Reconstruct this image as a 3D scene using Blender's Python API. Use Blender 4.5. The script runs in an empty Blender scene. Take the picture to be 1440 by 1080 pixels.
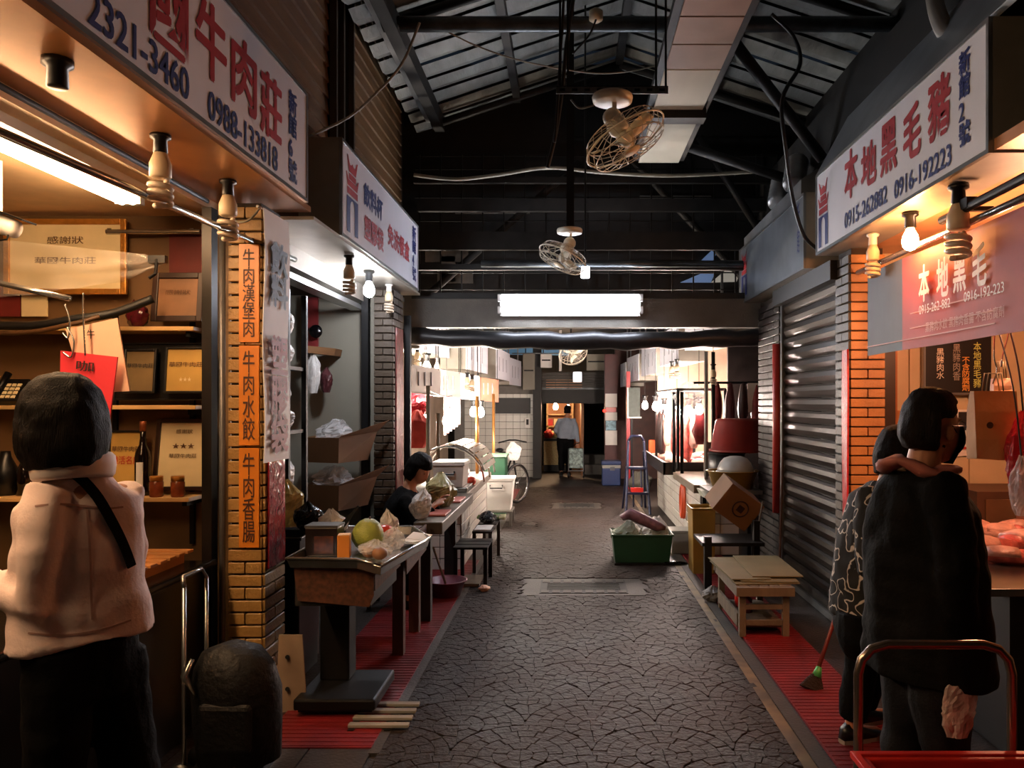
import bpy, bmesh, math, random
from mathutils import Vector, Matrix, noise
V = Vector
random.seed(7)
SC = bpy.context.scene
COL = SC.collection

# ------------------------------------------------------------------ camera, world, exposure
F, VX, VY, H = 1100.0, 802.0, 566.0, 1.62          # focal length and vanishing point in photo pixels, eye height
cam_d = bpy.data.cameras.new('camera'); cam = bpy.data.objects.new('camera', cam_d); COL.objects.link(cam)
cam.location = (0, 0, H); cam.rotation_euler = (math.pi/2, 0, 0)
cam_d.sensor_width = 36; cam_d.lens = F/1440*36
cam_d.shift_x = -(VX-720)/1440; cam_d.shift_y = (VY-540)/1440
cam_d.clip_start = .05; cam_d.clip_end = 200
SC.camera = cam
world = bpy.data.worlds.new('world'); SC.world = world; world.use_nodes = True
world.node_tree.nodes['Background'].inputs[0].default_value = (.35, .5, .75, 1)
world.node_tree.nodes['Background'].inputs[1].default_value = .02
SC.view_settings.view_transform = 'Standard'; SC.view_settings.look = 'None'
SC.view_settings.gamma = 1; SC.view_settings.use_curve_mapping = False
SC.view_settings.exposure = -0.3

def at(px, py, Y): return V(((px-VX)*Y/F, Y, H-(py-VY)*Y/F))

# ------------------------------------------------------------------ materials
def srgb(h):
    h = h.lstrip('#'); c = [int(h[i:i+2], 16)/255 for i in (0, 2, 4)]
    return tuple((x/12.92 if x <= .04045 else ((x+.055)/1.055)**2.4) for x in c)+(1,)
MATS = {}
def mat(name, col, rough=.6, metal=0, var=.18, scale=6, bump=0, bscale=60, emit=0, alpha=1, stretch=None, spec=.5, rvar=0, dirt=0, fac=1):
    if name in MATS: return MATS[name]
    m = bpy.data.materials.new(name); m.use_nodes = True; nt = m.node_tree; N = nt.nodes; L = nt.links
    p = N['Principled BSDF']; c = srgb(col)
    p.inputs['Roughness'].default_value = rough; p.inputs['Metallic'].default_value = metal
    p.inputs['Specular IOR Level'].default_value = spec
    tc = N.new('ShaderNodeTexCoord'); mp = N.new('ShaderNodeMapping'); L.new(tc.outputs['Object'], mp.inputs[0])
    if stretch: mp.inputs['Scale'].default_value = stretch
    nz = N.new('ShaderNodeTexNoise'); nz.inputs['Scale'].default_value = scale; nz.inputs['Detail'].default_value = 5
    L.new(mp.outputs[0], nz.inputs['Vector'])
    rp = N.new('ShaderNodeValToRGB'); L.new(nz.outputs['Fac'], rp.inputs[0])
    rp.color_ramp.elements[0].position = .3; rp.color_ramp.elements[1].position = .7
    rp.color_ramp.elements[0].color = tuple(max(0, x*(1-var)) for x in c[:3])+(1,)
    rp.color_ramp.elements[1].color = tuple(min(1, x*(1+var)) for x in c[:3])+(1,)
    out = rp.outputs[0]
    if dirt:
        n2 = N.new('ShaderNodeTexNoise'); n2.inputs['Scale'].default_value = scale*.35; n2.inputs['Detail'].default_value = 8
        L.new(tc.outputs['Object'], n2.inputs['Vector'])
        r2 = N.new('ShaderNodeValToRGB'); r2.color_ramp.elements[0].position = .42; r2.color_ramp.elements[1].position = .66
        r2.color_ramp.elements[1].color = (dirt, dirt, dirt, 1); L.new(n2.outputs['Fac'], r2.inputs[0])
        mx = N.new('ShaderNodeMixRGB'); mx.blend_type = 'MIX'; L.new(r2.outputs[0], mx.inputs[0]); L.new(out, mx.inputs[1])
        mx.inputs[2].default_value = (.018, .014, .011, 1); out = mx.outputs[0]
    L.new(out, p.inputs['Base Color'])
    if rvar:
        mr = N.new('ShaderNodeMapRange'); mr.inputs[3].default_value = max(.05, rough-rvar); mr.inputs[4].default_value = rough+rvar
        L.new(nz.outputs['Fac'], mr.inputs[0]); L.new(mr.outputs[0], p.inputs['Roughness'])
    if bump:
        nb = N.new('ShaderNodeTexNoise'); nb.inputs['Scale'].default_value = bscale; nb.inputs['Detail'].default_value = 4
        L.new(mp.outputs[0], nb.inputs['Vector']); bp = N.new('ShaderNodeBump'); bp.inputs['Strength'].default_value = bump
        bp.inputs['Distance'].default_value = .02
        L.new(nb.outputs['Fac'], bp.inputs['Height']); L.new(bp.outputs[0], p.inputs['Normal'])
    if emit:
        p.inputs['Emission Color'].default_value = c; p.inputs['Emission Strength'].default_value = emit
    if alpha < 1: p.inputs['Alpha'].default_value = alpha
    MATS[name] = m; return m

# setting
stone_m = mat('paving_stone', '#2a1f1a', .6, var=.45, scale=2.5, bump=.5, bscale=40, rvar=.14, dirt=.5, spec=.22)
grout_m = mat('paving_grout', '#2a211d', .55, var=.3, scale=5, bump=.4, dirt=.5)
apron_m = mat('dark_floor_tile', '#39312c', .4, var=.3, scale=3, bump=.2)
mat_red = mat('red_rubber', '#7a1b20', .42, var=.25, scale=4, bump=.15, dirt=.35)
yellow_line = mat('worn_yellow_paint', '#6b5636', .6, var=.4, scale=9, dirt=.7)
siding_m = mat('brown_clapboard', '#644726', .55, var=.25, scale=3, stretch=(1, .4, 4), bump=.15)
siding_gap = mat('siding_gap', '#241a12', .8)
dark_m = mat('dark_paint', '#15130f', .6, var=.3)
black_m = mat('black_metal', '#0a0a0b', .5, metal=.1, var=.3, spec=.3)
blackplastic = mat('black_plastic', '#0b0b0c', .35)
roof_m = mat('roof_board', '#85867f', .55, var=.3, scale=2, stretch=(3, 1, 1), bump=.35, bscale=12, dirt=.55)
purlin_m = mat('dark_steel', '#22211f', .6, metal=.3, var=.4, dirt=.3)
pipe_m = mat('galvanised_pipe', '#4c5254', .38, metal=.6, var=.35, scale=9, dirt=.5)
gutter_m = mat('zinc_gutter', '#9a9d9e', .3, metal=.5, var=.25, scale=5)
ply_m = mat('plywood_soffit', '#b3aa93', .6, var=.12, scale=3, stretch=(1, .3, 1))
plyb_m = mat('brown_soffit', '#8c7462', .6, var=.2, scale=3)
sign_w = mat('sign_white', '#eceef8', .35, var=.05, scale=2, dirt=.12)
sign_grey = mat('sign_galvanised', '#8f969c', .3, metal=.5, var=.2, scale=4, dirt=.25)
sign_side = mat('sign_cabinet', '#8d877c', .5, var=.12, dirt=.2)
soffit_m = mat('soffit_stainless', '#b77a45', .28, metal=.45, var=.15, scale=4, dirt=.25)
soffit_w = mat('soffit_white_metal', '#b5aea2', .3, metal=.3, var=.12)
frame_al = mat('aluminium', '#9a9c9d', .28, metal=.8, var=.1)
steel = mat('stainless', '#a9aaa8', .22, metal=.9, var=.12, scale=5, rvar=.08)
red_t = mat('red_lettering', '#a3202a', .5, var=.08)
blue_t = mat('blue_lettering', '#1e2a6e', .5, var=.08)
ink_t = mat('black_ink', '#17110e', .6, var=.1)
white_t = mat('white_lettering', '#efe8e4', .5, var=.05)
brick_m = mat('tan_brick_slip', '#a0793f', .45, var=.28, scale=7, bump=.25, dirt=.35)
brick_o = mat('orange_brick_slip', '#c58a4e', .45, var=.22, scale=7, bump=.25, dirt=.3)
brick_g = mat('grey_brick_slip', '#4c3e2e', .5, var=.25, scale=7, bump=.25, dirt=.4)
mortar_m = mat('dark_mortar', '#2e2218', .8, bump=.3)
plate_o = mat('orange_plaque', '#cf7a1e', .4, var=.1, scale=3)
cream_m = mat('cream_wall', '#c8b48f', .6, var=.12, scale=3, dirt=.15)
tanwall_m = mat('tan_board_wall', '#6e5130', .55, var=.15, scale=2)
ceil_cream = mat('cream_ceiling', '#e2c096', .55, var=.1)
greywall_m = mat('grey_partition', '#8a8577', .6, var=.08, scale=2, dirt=.15)
white_tile = mat('white_wall_tile', '#cfcbc2', .25, var=.06, dirt=.12)
concrete_m = mat('lintel_concrete', '#6b665e', .6, var=.2, scale=4, bump=.2, dirt=.4)
wood_sh = mat('pale_shelf_wood', '#c09a63', .5, var=.15, scale=4, stretch=(.3, 3, 3))
wood_dk = mat('dark_table_wood', '#4a2c20', .55, var=.3, scale=4, stretch=(3, 3, .5), bump=.2)
wood_st = mat('stool_wood', '#6b5d4c', .6, var=.2, scale=5, stretch=(3, 3, .6), bump=.15)
wood_pal = mat('pallet_wood', '#b0763f', .55, var=.2, scale=4)
card_m = mat('cardboard', '#6e4a28', .75, var=.12, scale=4)
card_l = mat('pale_cardboard', '#6c6242', .75, var=.12, scale=4)
card_r = mat('speckled_cardboard', '#4a2814', .75, var=.5, scale=45)
gold_m = mat('gilt_frame', '#c98a3c', .3, metal=.6, var=.2, scale=20, bump=.3)
paper_c = mat('cream_paper', '#e3cfa0', .6, var=.08)
paper_y = mat('gold_plaque', '#c9a257', .35, metal=.3, var=.12)
paper_w = mat('white_paper', '#dcd8d2', .6, var=.05)
paper_p = mat('pale_pink_board', '#e8b99c', .6, var=.05)
paper_r = mat('red_board', '#d2303c', .55, var=.06)
film_m = mat('clear_plastic_film', '#f2f2f4', .08, var=.05, alpha=.34, bump=.5, bscale=25)
film_w = mat('white_plastic_film', '#dddad6', .25, var=.1, alpha=.85, bump=.3, bscale=30)
film_b = mat('black_plastic_film', '#08080a', .18, var=.2, bump=.4, bscale=30)
film_r = mat('red_plastic_film', '#b8202e', .25, var=.15, alpha=.9, bump=.3)
film_p = mat('pink_plastic_film', '#d98a8a', .25, var=.1, alpha=.75, bump=.3)
white_pl = mat('white_plastic', '#d2cdc6', .4, var=.06)
totec_m = mat('frosted_tote_plastic', '#cbbfb2', .35, var=.08, alpha=.9)
cfl_glass = mat('bulb_glass_unlit', '#cbb9a3', .3, var=.05)
cfl_base = mat('bulb_base_plastic', '#d4bf9f', .4, var=.05)
red_strip = mat('red_paper_strip', '#a81d24', .4, var=.2, scale=10)
red_wrap = mat('film_wrapped_red_paper', '#8e1f28', .15, var=.45, scale=14, bump=.5, bscale=18)
shutter_m = mat('brown_shutter', '#2e2721', .34, metal=.35, var=.2, scale=3, dirt=.35)
banner_r = mat('red_banner_cloth', '#a8473f', .6, var=.08)
banner_g = mat('grey_banner_cloth', '#55585c', .6, var=.08)
board_k = mat('blackboard', '#100c0a', .5, var=.2)
chalk_g = mat('green_chalk', '#b9c76a', .8); chalk_w = mat('white_chalk', '#d8d0c0', .8); chalk_o = mat('orange_chalk', '#e0a24c', .8)
meat_m = mat('raw_pork', '#c4625a', .3, var=.5, scale=14, bump=.35, bscale=40)
fat_m = mat('pork_fat', '#dba596', .32, var=.25, scale=12, bump=.3)
meat_d = mat('dark_meat', '#6e2023', .35, var=.5, scale=14, bump=.3)
saus_m = mat('dark_sausage', '#2c1512', .35, var=.4, scale=20)
skin_m = mat('skin', '#b98264', .5, var=.06)
hair_m = mat('black_hair', '#080504', .6, spec=.12, var=.4, scale=30, stretch=(4, 4, .5), bump=.5, bscale=80)
hairb_m = mat('dark_brown_hair', '#120a06', .6, spec=.15, var=.4, scale=30, stretch=(4, 4, .6), bump=.5, bscale=80)
pinkshirt = mat('pink_cotton', '#ead2cb', .75, var=.06, bump=.15, bscale=90)
blackcloth = mat('black_cloth', '#050506', .85, var=.3, bump=.2, spec=.15)
jeans_m = mat('dark_denim', '#12141a', .8, var=.4, spec=.2, bump=.2, bscale=120)
rose_m = mat('rose_cloth', '#a8665a', .75, var=.2)
greyjacket = mat('pale_blue_jacket', '#8f9aa8', .7, var=.1)
sole_m = mat('pale_sole', '#9b9184', .6)
lens_m = mat('spectacle_wire', '#3a2c22', .3, metal=.8)
green_pl = mat('dark_green_plastic', '#1f4630', .4, var=.12)
red_pl = mat('red_plastic', '#b8261f', .32, var=.1)
yel_pl = mat('yellow_plastic', '#927030', .4, var=.12)
gry_pl = mat('grey_enamel', '#9a9a94', .3, var=.1)
pur_pl = mat('purple_plastic', '#6e3648', .35, var=.12)
blu_pl = mat('blue_plastic', '#24345e', .4, var=.12)
navy_m = mat('navy_metal', '#1b2038', .4, metal=.3, var=.15)
foam_m = mat('polystyrene', '#b9b6ae', .7, var=.08)
pomelo_m = mat('pomelo_skin', '#8f9a42', .45, var=.2, scale=9, bump=.3, bscale=150)
tomato_m = mat('tomato_red', '#c9402a', .3, var=.12)
leek_g = mat('leek_green', '#4f6b2c', .5, var=.3); leek_w = mat('leek_white', '#c9c79a', .5, var=.1)
orange_bx = mat('orange_carton', '#cc7d26', .5, var=.1)
fan_cream = mat('fan_cream_enamel', '#e2dcc8', .35, var=.08)
fan_rust = mat('fan_rusty_blade', '#cdbf9f', .5, var=.3, scale=10)
fan_wire = mat('fan_cage_wire', '#bdb4a2', .4, metal=.2, var=.3)
cable_m = mat('pale_cable', '#8c8676', .5, var=.3); cable_k = mat('black_cable', '#121212', .5)
blue_roof = mat('blue_roof_sheet', '#5f87a3', .5, var=.12)
flask = mat('wine_glass_dark', '#120a08', .1, var=.1)
LAMP = {}
def lamp_mat(name, col, s):
    return mat(name, col, .5, var=0, emit=s)

# ------------------------------------------------------------------ mesh helpers
def rz(a): return Matrix.Rotation(a, 3, 'Z')
ORIG = {}
class B:
    def __init__(s): s.v = []; s.f = []
    def add(s, vs, fs):
        n = len(s.v); s.v += [V(p) for p in vs]; s.f += [tuple(i+n for i in f) for f in fs]; return s
    def box(s, c, d, rot=None):
        c = V(c); q = []
        for z in (-.5, .5):
            for y in (-.5, .5):
                for x in (-.5, .5):
                    p = V((x*d[0], y*d[1], z*d[2])); q.append(c+(rot @ p if rot else p))
        return s.add(q, [(0, 2, 3, 1), (4, 5, 7, 6), (0, 1, 5, 4), (2, 6, 7, 3), (0, 4, 6, 2), (1, 3, 7, 5)])
    def box2(s, a, b):
        a = V(a); b = V(b); return s.box((a+b)/2, tuple(abs(x) for x in (b-a)))
    def loft(s, rings, cap=True, closed=False):
        n = len(rings[0]); vs = [p for r in rings for p in r]; fs = []; m = len(rings)
        for i in range(m if closed else m-1):
            j = (i+1) % m
            for k in range(n): fs.append((i*n+k, i*n+(k+1) % n, j*n+(k+1) % n, j*n+k))
        if cap and not closed: fs.append(tuple(range(n-1, -1, -1))); fs.append(tuple(range((m-1)*n, m*n)))
        return s.add(vs, fs)
    def tube(s, pts, r, n=8, closed=False, side=None, cap=True):
        pts = [V(p) for p in pts]; m = len(pts); rings = []; ref = V(side) if side else None
        for i, p in enumerate(pts):
            if closed: t = pts[(i+1) % m]-pts[i-1]
            else: t = pts[min(i+1, m-1)]-pts[max(i-1, 0)]
            if t.length < 1e-9: t = V((0, 0, 1))
            t.normalize()
            if ref is None: ref = V((0, 0, 1)) if abs(t.z) < .9 else V((1, 0, 0))
            a = ref-t*ref.dot(t)
            if a.length < 1e-6: a = t.orthogonal()
            a.normalize(); b = t.cross(a)
            if side is None: ref = a
            rr = r[i] if isinstance(r, (list, tuple)) else r
            ra, rb = rr if isinstance(rr, (list, tuple)) else (rr, rr)
            rings.append([p+a*(ra*math.cos(2*math.pi*k/n))+b*(rb*math.sin(2*math.pi*k/n)) for k in range(n)])
        return s.loft(rings, cap, closed)
    def cyl(s, a, b, r, r2=None, n=14): return s.tube([a, b], [r, r if r2 is None else r2], n)
    def lathe(s, prof, c, n=24, rot=None, cap=True):
        c = V(c); rings = []
        for r, z in prof:
            ring = []
            for k in range(n):
                p = V((r*math.cos(2*math.pi*k/n), r*math.sin(2*math.pi*k/n), z)); ring.append(c+(rot @ p if rot else p))
            rings.append(ring)
        return s.loft(rings, cap)
    def ball(s, c, r, n=14, m=9, rot=None):
        r = r if isinstance(r, (tuple, list)) else (r, r, r); rings = []
        for i in range(m+1):
            t = math.pi*(.02+.96*i/m); ring = []
            for k in range(n):
                a = 2*math.pi*k/n; p = V((r[0]*math.sin(t)*math.cos(a), r[1]*math.sin(t)*math.sin(a), -r[2]*math.cos(t)))
                ring.append(V(c)+(rot @ p if rot else p))
            rings.append(ring)
        return s.loft(rings)
    def prism(s, poly, d):
        d = V(d); n = len(poly); p = [V(q) for q in poly]
        fs = [tuple(range(n-1, -1, -1)), tuple(range(n, 2*n))]+[(k, (k+1) % n, n+(k+1) % n, n+k) for k in range(n)]
        return s.add(p+[q+d for q in p], fs)
    def warp(s, amp, sc, seed=0):
        o = V((seed*7.3, seed*3.1, seed*1.7))
        for p in s.v: p += noise.noise_vector(p*sc+o)*amp
        return s
    def mesh(s, name, m, off=V((0, 0, 0)), smooth=False):
        me = bpy.data.meshes.new(name); me.from_pydata([tuple(p-off) for p in s.v], [], s.f)
        bm = bmesh.new(); bm.from_mesh(me); bmesh.ops.recalc_face_normals(bm, faces=bm.faces); bm.to_mesh(me); bm.free()
        if smooth: me.polygons.foreach_set('use_smooth', [True]*len(me.polygons))
        if m: me.materials.append(m)
        return me
    def build(s, name, m, root=None, smooth=False, bevel=0, label=None, subsurf=0):
        if root is not None: off = ORIG.get(root.name, V((0, 0, 0)))
        else:
            xs = [p.x for p in s.v]; ys = [p.y for p in s.v]; zs = [p.z for p in s.v]
            off = V(((min(xs)+max(xs))/2, (min(ys)+max(ys))/2, min(zs)))
        o = bpy.data.objects.new(name, s.mesh(name, m, off, smooth)); COL.objects.link(o)
        if root is not None: o.parent = root; ORIG[o.name] = off
        else: o.location = off; ORIG[o.name] = off
        if bevel:
            b = o.modifiers.new('bevel', 'BEVEL'); b.width = bevel; b.segments = 2; b.limit_method = 'ANGLE'
        if subsurf:
            b = o.modifiers.new('subsurf', 'SUBSURF'); b.levels = b.render_levels = subsurf
        if label: o['label'] = label
        return o
def tag(o, label, cat, group=None):
    o['label'] = label; o['category'] = cat
    if group: o['group'] = group
    return o
def thing(name, label, cat, loc, group=None):
    o = bpy.data.objects.new(name, None); COL.objects.link(o); o.location = loc; o.empty_display_size = .05
    ORIG[o.name] = V(loc); return tag(o, label, cat, group)
def struct(o): o['kind'] = 'structure'; return o
def holder(name, loc=(0, 0, 0)):
    o = bpy.data.objects.new(name, None); COL.objects.link(o); o.location = loc; ORIG[o.name] = V(loc); return o
def inst(name, me, root, loc, rot=None, scale=None):
    o = bpy.data.objects.new(name, me); COL.objects.link(o); o.parent = root
    o.location = V(loc)-ORIG.get(root.name, V((0, 0, 0)))
    if rot: o.rotation_euler = rot
    if scale: o.scale = scale
    return o
def dup(root, loc, rotz=0, label=None, scale=None):
    r = root.copy(); COL.objects.link(r); r.location = loc; r.rotation_euler = (0, 0, rotz)
    if label: r['label'] = label
    if scale: r.scale = scale
    def rec(src, dst):
        for ch in list(src.children):
            c = ch.copy(); COL.objects.link(c); c.parent = dst
            if c.type == 'LIGHT': pass
            rec(ch, c)
    rec(root, r); return r
def evalmesh(o):
    dg = bpy.context.evaluated_depsgraph_get(); return bpy.data.meshes.new_from_object(o.evaluated_get(dg))

# ------------------------------------------------------------------ lettering (built-in font), made once for all strings
TXT = {}
def load_text(items):
    obs = []
    for t, w in items:
        if (t, w) in TXT: continue
        cu = bpy.data.curves.new('t', 'FONT'); cu.body = t; cu.size = 1; cu.offset = w; cu.resolution_u = 3; cu.extrude = 0
        cu.space_line = .95
        o = bpy.data.objects.new('t', cu); COL.objects.link(o); obs.append((t, w, o)); TXT[(t, w)] = None
    bpy.context.view_layer.update()
    for t, w, o in obs:
        me = evalmesh(o); TXT[(t, w)] = ([v.co.copy() for v in me.vertices], [tuple(p.vertices) for p in me.polygons])
        bpy.data.meshes.remove(me); cu = o.data; bpy.data.objects.remove(o); bpy.data.curves.remove(cu)
def col(t): return '\n'.join(t)
BOLD = .006
def letters(root, t, c, u, v, w, h, m, bold=BOLD, depth=.003, name='lettering', fat=0):
    vs, fs = TXT[(t, bold)]
    x0 = min(p.x for p in vs); x1 = max(p.x for p in vs); y0 = min(p.y for p in vs); y1 = max(p.y for p in vs)
    u = V(u).normalized(); v = V(v).normalized(); n = u.cross(v)
    b = B()
    for k, (du, dv) in enumerate(((0, 0), (-fat, 0), (fat, .5*fat), (0, fat), (0, -fat)) if fat else ((0, 0),)):
        b.add([V(c)+u*(((p.x-x0)/(x1-x0)-.5)*w+du)+v*(((p.y-y0)/(y1-y0)-.5)*h+dv)+n*(depth+.0003*k) for p in vs], fs)
    o = b.build(name, m, root)
    return o
load_text([(t, BOLD) for t in ['國', '牛', '肉', '莊', '2321-3460', '0988-133818', col('新館6號'), '本地黑毛豬', '0915-262882', '0916-192223',
    col('新館2號'), '飲料杯', '塑膠袋', '免洗餐盒', col('新館4號'), col('新館'), col('牛肉漢堡肉'), col('牛肉水餃'), col('牛肉香腸'), col('飲料'), col('塑膠袋'),
    '0915-262-882', '0916-192-223', '黑豬肉水餃 黑豬肉香腸 不含防腐劑', col('黑豬肉水'), col('黑豬肉香'), col('不含防腐劑'), col('本地黑毛豬'), '本', '地', '黑', '毛', '豬',
    '咖', '哩', '華國牛肉莊', '樂活名店', '★★★', '感謝狀']])
# ================================================================== THE SETTING
kerb_m = mat('kerb_concrete', '#3c352e', .6, var=.25, scale=5, bump=.2, dirt=.4)
FX0, FX1 = -.9, 1.17                                  # aisle edges
floor = struct(B().box2((-6, -1.5, -.12), (6, 22, -.008)).build('floor', grout_m))
ORIG[floor.name] = V(floor.location)
def clip(poly, n, d):                                  # keep n.p >= d
    out = []
    for i in range(len(poly)):
        a, b = poly[i], poly[(i+1) % len(poly)]; da = n.dot(a)-d; db = n.dot(b)-d
        if da >= 0: out.append(a)
        if da*db < 0: out.append(a+(b-a)*(da/(da-db)))
    return out
def paving():
    R = .33; stones = []; step = R/5; V2 = lambda x, y: V((x, y))
    for j in range(0, 42):
        cy = 2.6+j*R
        for i in range(-4, 6):
            cx = i*2*R+(R if j % 2 else 0)+.1; c = V2(cx, cy)
            for k in range(5):
                r0, r1 = k*step, (k+1)*step; cnt = max(4, int(round(2*math.pi*(r0+r1)/2/.088))); a0 = .3*k
                for q in range(cnt):
                    t0, t1 = a0+2*math.pi*q/cnt, a0+2*math.pi*(q+1)/cnt; tm = (t0+t1)/2
                    P = lambda r, t: c+V2(r*math.cos(t), r*math.sin(t))
                    poly = [P(r0, t0), P(r1, t0), P(r1, tm), P(r1, t1), P(r0, t1)] if k else [c, P(r1, t0), P(r1, tm), P(r1, t1)]
                    cen = sum(poly, V2(0, 0))/len(poly); ok = True
                    for dx, dy in ((-R, -R), (R, -R), (0, -2*R)):
                        e = c+V2(dx, dy); w = cen-e
                        if w.length < 1e-6: ok = False; break
                        nn = w.normalized(); poly = clip(poly, nn, nn.dot(e)+R)
                        if len(poly) < 3: ok = False; break
                    if not ok: continue
                    poly = clip(poly, V2(1, 0), FX0+.005)
                    if len(poly) < 3: continue
                    poly = clip(poly, V2(-1, 0), -(FX1-.02))
                    if len(poly) < 3: continue
                    cen = sum(poly, V2(0, 0))/len(poly)
                    area = abs(sum(poly[a].x*poly[(a+1) % len(poly)].y-poly[(a+1) % len(poly)].x*poly[a].y for a in range(len(poly)))/2)
                    if area < .0008: continue
                    if any(x0 < cen.x < x1 and y0 < cen.y < y1 for x0, x1, y0, y1 in ((-.42, .66, 6.55, 7.22), (-.3, .5, 11.9, 12.7), (-.65, -.45, 10.2, 10.6))): continue
                    stones.append((cen, poly))
    stones.sort(key=lambda s: s[0].y if s[0].y > 3.3 else 99)
    rest = B(); n = 0
    for cen, poly in stones:
        if cen.y < 3.0 or cen.y > 15: continue
        top = .001+random.random()*.003; tilt = random.uniform(-.012, .012)
        m = len(poly); vs = []
        for sh, z in ((.985, -.009), (.97, top-.002), (.91, top)):
            vs += [V((cen.x+(p.x-cen.x)*sh, cen.y+(p.y-cen.y)*sh, z+(p.x-cen.x)*tilt)) for p in poly]
        fs = [tuple(range(2*m, 3*m))]+[(r*m+k, r*m+(k+1) % m, (r+1)*m+(k+1) % m, (r+1)*m+k) for r in (0, 1) for k in range(m)]
        if n < 300 and cen.y > 3.3: B().add(vs, fs).build('paving_stone', stone_m, floor); n += 1
        else: rest.add(vs, fs)
    o = rest.build('paving_stones_beyond', stone_m, floor); o['kind'] = 'stuff'
paving()
b = B()                                                # dark square tiles of the left forecourt, in front of the red mat
tiles = []
for i in range(5):
    for j in range(4):
        x = -.92-.3*(i+1); y = 3.66-.3*(j+1)
        t = B().box((x+.15, y+.15, -.004), (.292, .292, .012)).build('floor_tile', apron_m, floor)
# painted kerb lines
struct(B().box2((1.035, 2.2, -.006), (1.095, 15, .004)).build('trim_1', yellow_line))
struct(B().box2((1.10, 2.2, -.006), (1.17, 15, .006)).build('trim_2', kerb_m))
struct(B().box2((-.93, 3.6, -.006), (-.88, 15, .006)).build('trim_3', kerb_m))

def floor_mat(x0, x1, y0, y1, label):
    t = thing('red_floor_mat', label, 'floor mat', ((x0+x1)/2, y0, 0), 'red rubber floor mats')
    B().box2((x0, y0, -.008), (x1, y1, .006)).build('mat_sheet', mat_red, t)
    b = B(); y = y0+.02
    while y < min(y1, y0+6): b.box(((x0+x1)/2, y, .007), (x1-x0-.01, .012, .004)); y += .045
    o = b.build('ribs', mat_red, t); o['kind'] = 'stuff'
floor_mat(-1.48, -.93, 3.66, 8.0, 'red ribbed rubber mat along the left edge under the tray table')
floor_mat(-1.2, -.93, 10.9, 14.6, 'short red mat by the bicycle wheel on the left')
floor_mat(1.19, 1.60, 2.3, 9.6, 'red ribbed rubber mat along the right edge below the brown shutter')

def grate(x0, x1, y0, y1, nx, label):
    t = thing('drain_cover', label, 'drain cover', ((x0+x1)/2, y0, 0), 'drain covers in the paving')
    b = B(); b.box2((x0, y0, -.009), (x1, y1, -.002)); b.build('surround', kerb_m, t)
    w = (x1-x0); gx0, gx1 = x0+w*.14, x1-w*.14
    B().box2((gx0, y0+.06, -.004), (gx1, y1-.06, .001)).build('grate_frame', purlin_m, t)
    for k in range(nx):
        xx = gx0+(gx1-gx0)*(k+.5)/nx
        for yy in ((y0+.12), (y1-.12)):
            B().box((xx, yy, .002), ((gx1-gx0)/nx*.7, .10, .006)).build('setting_block', kerb_m, t)
    for k in range(5):
        yy = y0+.2+(y1-y0-.4)*k/4
        B().box(((gx0+gx1)/2, yy, .002), (gx1-gx0-.12, .03, .005)).build('bar', purlin_m, t)
grate(-.41, .64, 6.58, 7.2, 8, 'wide rectangular drain cover in the middle of the near aisle')
grate(-.28, .48, 11.95, 12.65, 6, 'farther rectangular drain cover beyond the white bin')
grate(-.64, -.46, 10.22, 10.58, 3, 'small drain cover near the left edge of the aisle')

# ---------------------------------------------------------------- upper left wall: clapboards with a dark window bay
wl = struct(holder('wall_left', (-1.9, 4, 2.7)))
B().box2((-2.0, .6, 2.72), (-1.72, 8.0, 5.2)).build('wall_backing', siding_gap, wl)
def boards(root, y0, y1, z0, z1, x, st, m):
    z = z0; cache = None
    while z < z1-.02:
        b = B(); a = .018
        b.loft([[V((x-.01, y, z)), V((x+a, y, z+.004)), V((x+.004, y, z+st)), V((x-.01, y, z+st))] for y in (y0, y1)])
        b.build('clapboard', m, root); z += st
boards(wl, .8, 5.52, 3.2, 5.0, -1.72, .112, siding_m)
boards(wl, 6.05, 7.9, 3.2, 5.0, -1.72, .112, siding_m)
w1 = struct(holder('window_1', (-1.7, 5.8, 3.2)))
B().box2((-1.72, 5.54, 3.2), (-1.69, 6.03, 5.0)).build('pane', mat('dark_window_pane', '#171512', .12, var=.2), w1)
for y in (5.54, 5.72, 5.98): B().box((-1.675, y, 4.1), (.05, .03, 1.8)).build('mullion', mat('bay_frame', '#3b3126', .5), w1)
# soffit / lintels over the left stalls
struct(B().box2((-1.92, .8, 2.69), (-1.46, 4.4, 2.72)).build('trim_4', soffit_m))
struct(B().box2((-1.92, 4.45, 2.66), (-1.46, 7.6, 2.68)).build('trim_5', soffit_w))
# left stall shell (beef stall)
struct(B().box2((-4.4, 4.28, 0), (-1.86, 4.36, 2.75)).build('wall_left_stall_end', tanwall_m))
struct(B().box2((-4.5, .4, 0), (-4.4, 4.36, 2.75)).build('wall_left_stall_back', tanwall_m))
struct(B().box2((-4.5, .4, 2.64), (-1.9, 4.36, 2.70)).build('ceiling_left_stall', ceil_cream))
# packaging stall shell
struct(B().box2((-3.6, 7.16, 0), (-1.77, 7.24, 2.68)).build('wall_packaging_end', greywall_m))
struct(B().box2((-3.7, 4.36, 0), (-3.6, 7.24, 2.68)).build('wall_packaging_back', greywall_m))
struct(B().box2((-3.7, 4.36, 2.6), (-1.9, 7.24, 2.66)).build('ceiling_packaging', mat('dark_stall_ceiling', '#3a2b24', .6)))
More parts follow.
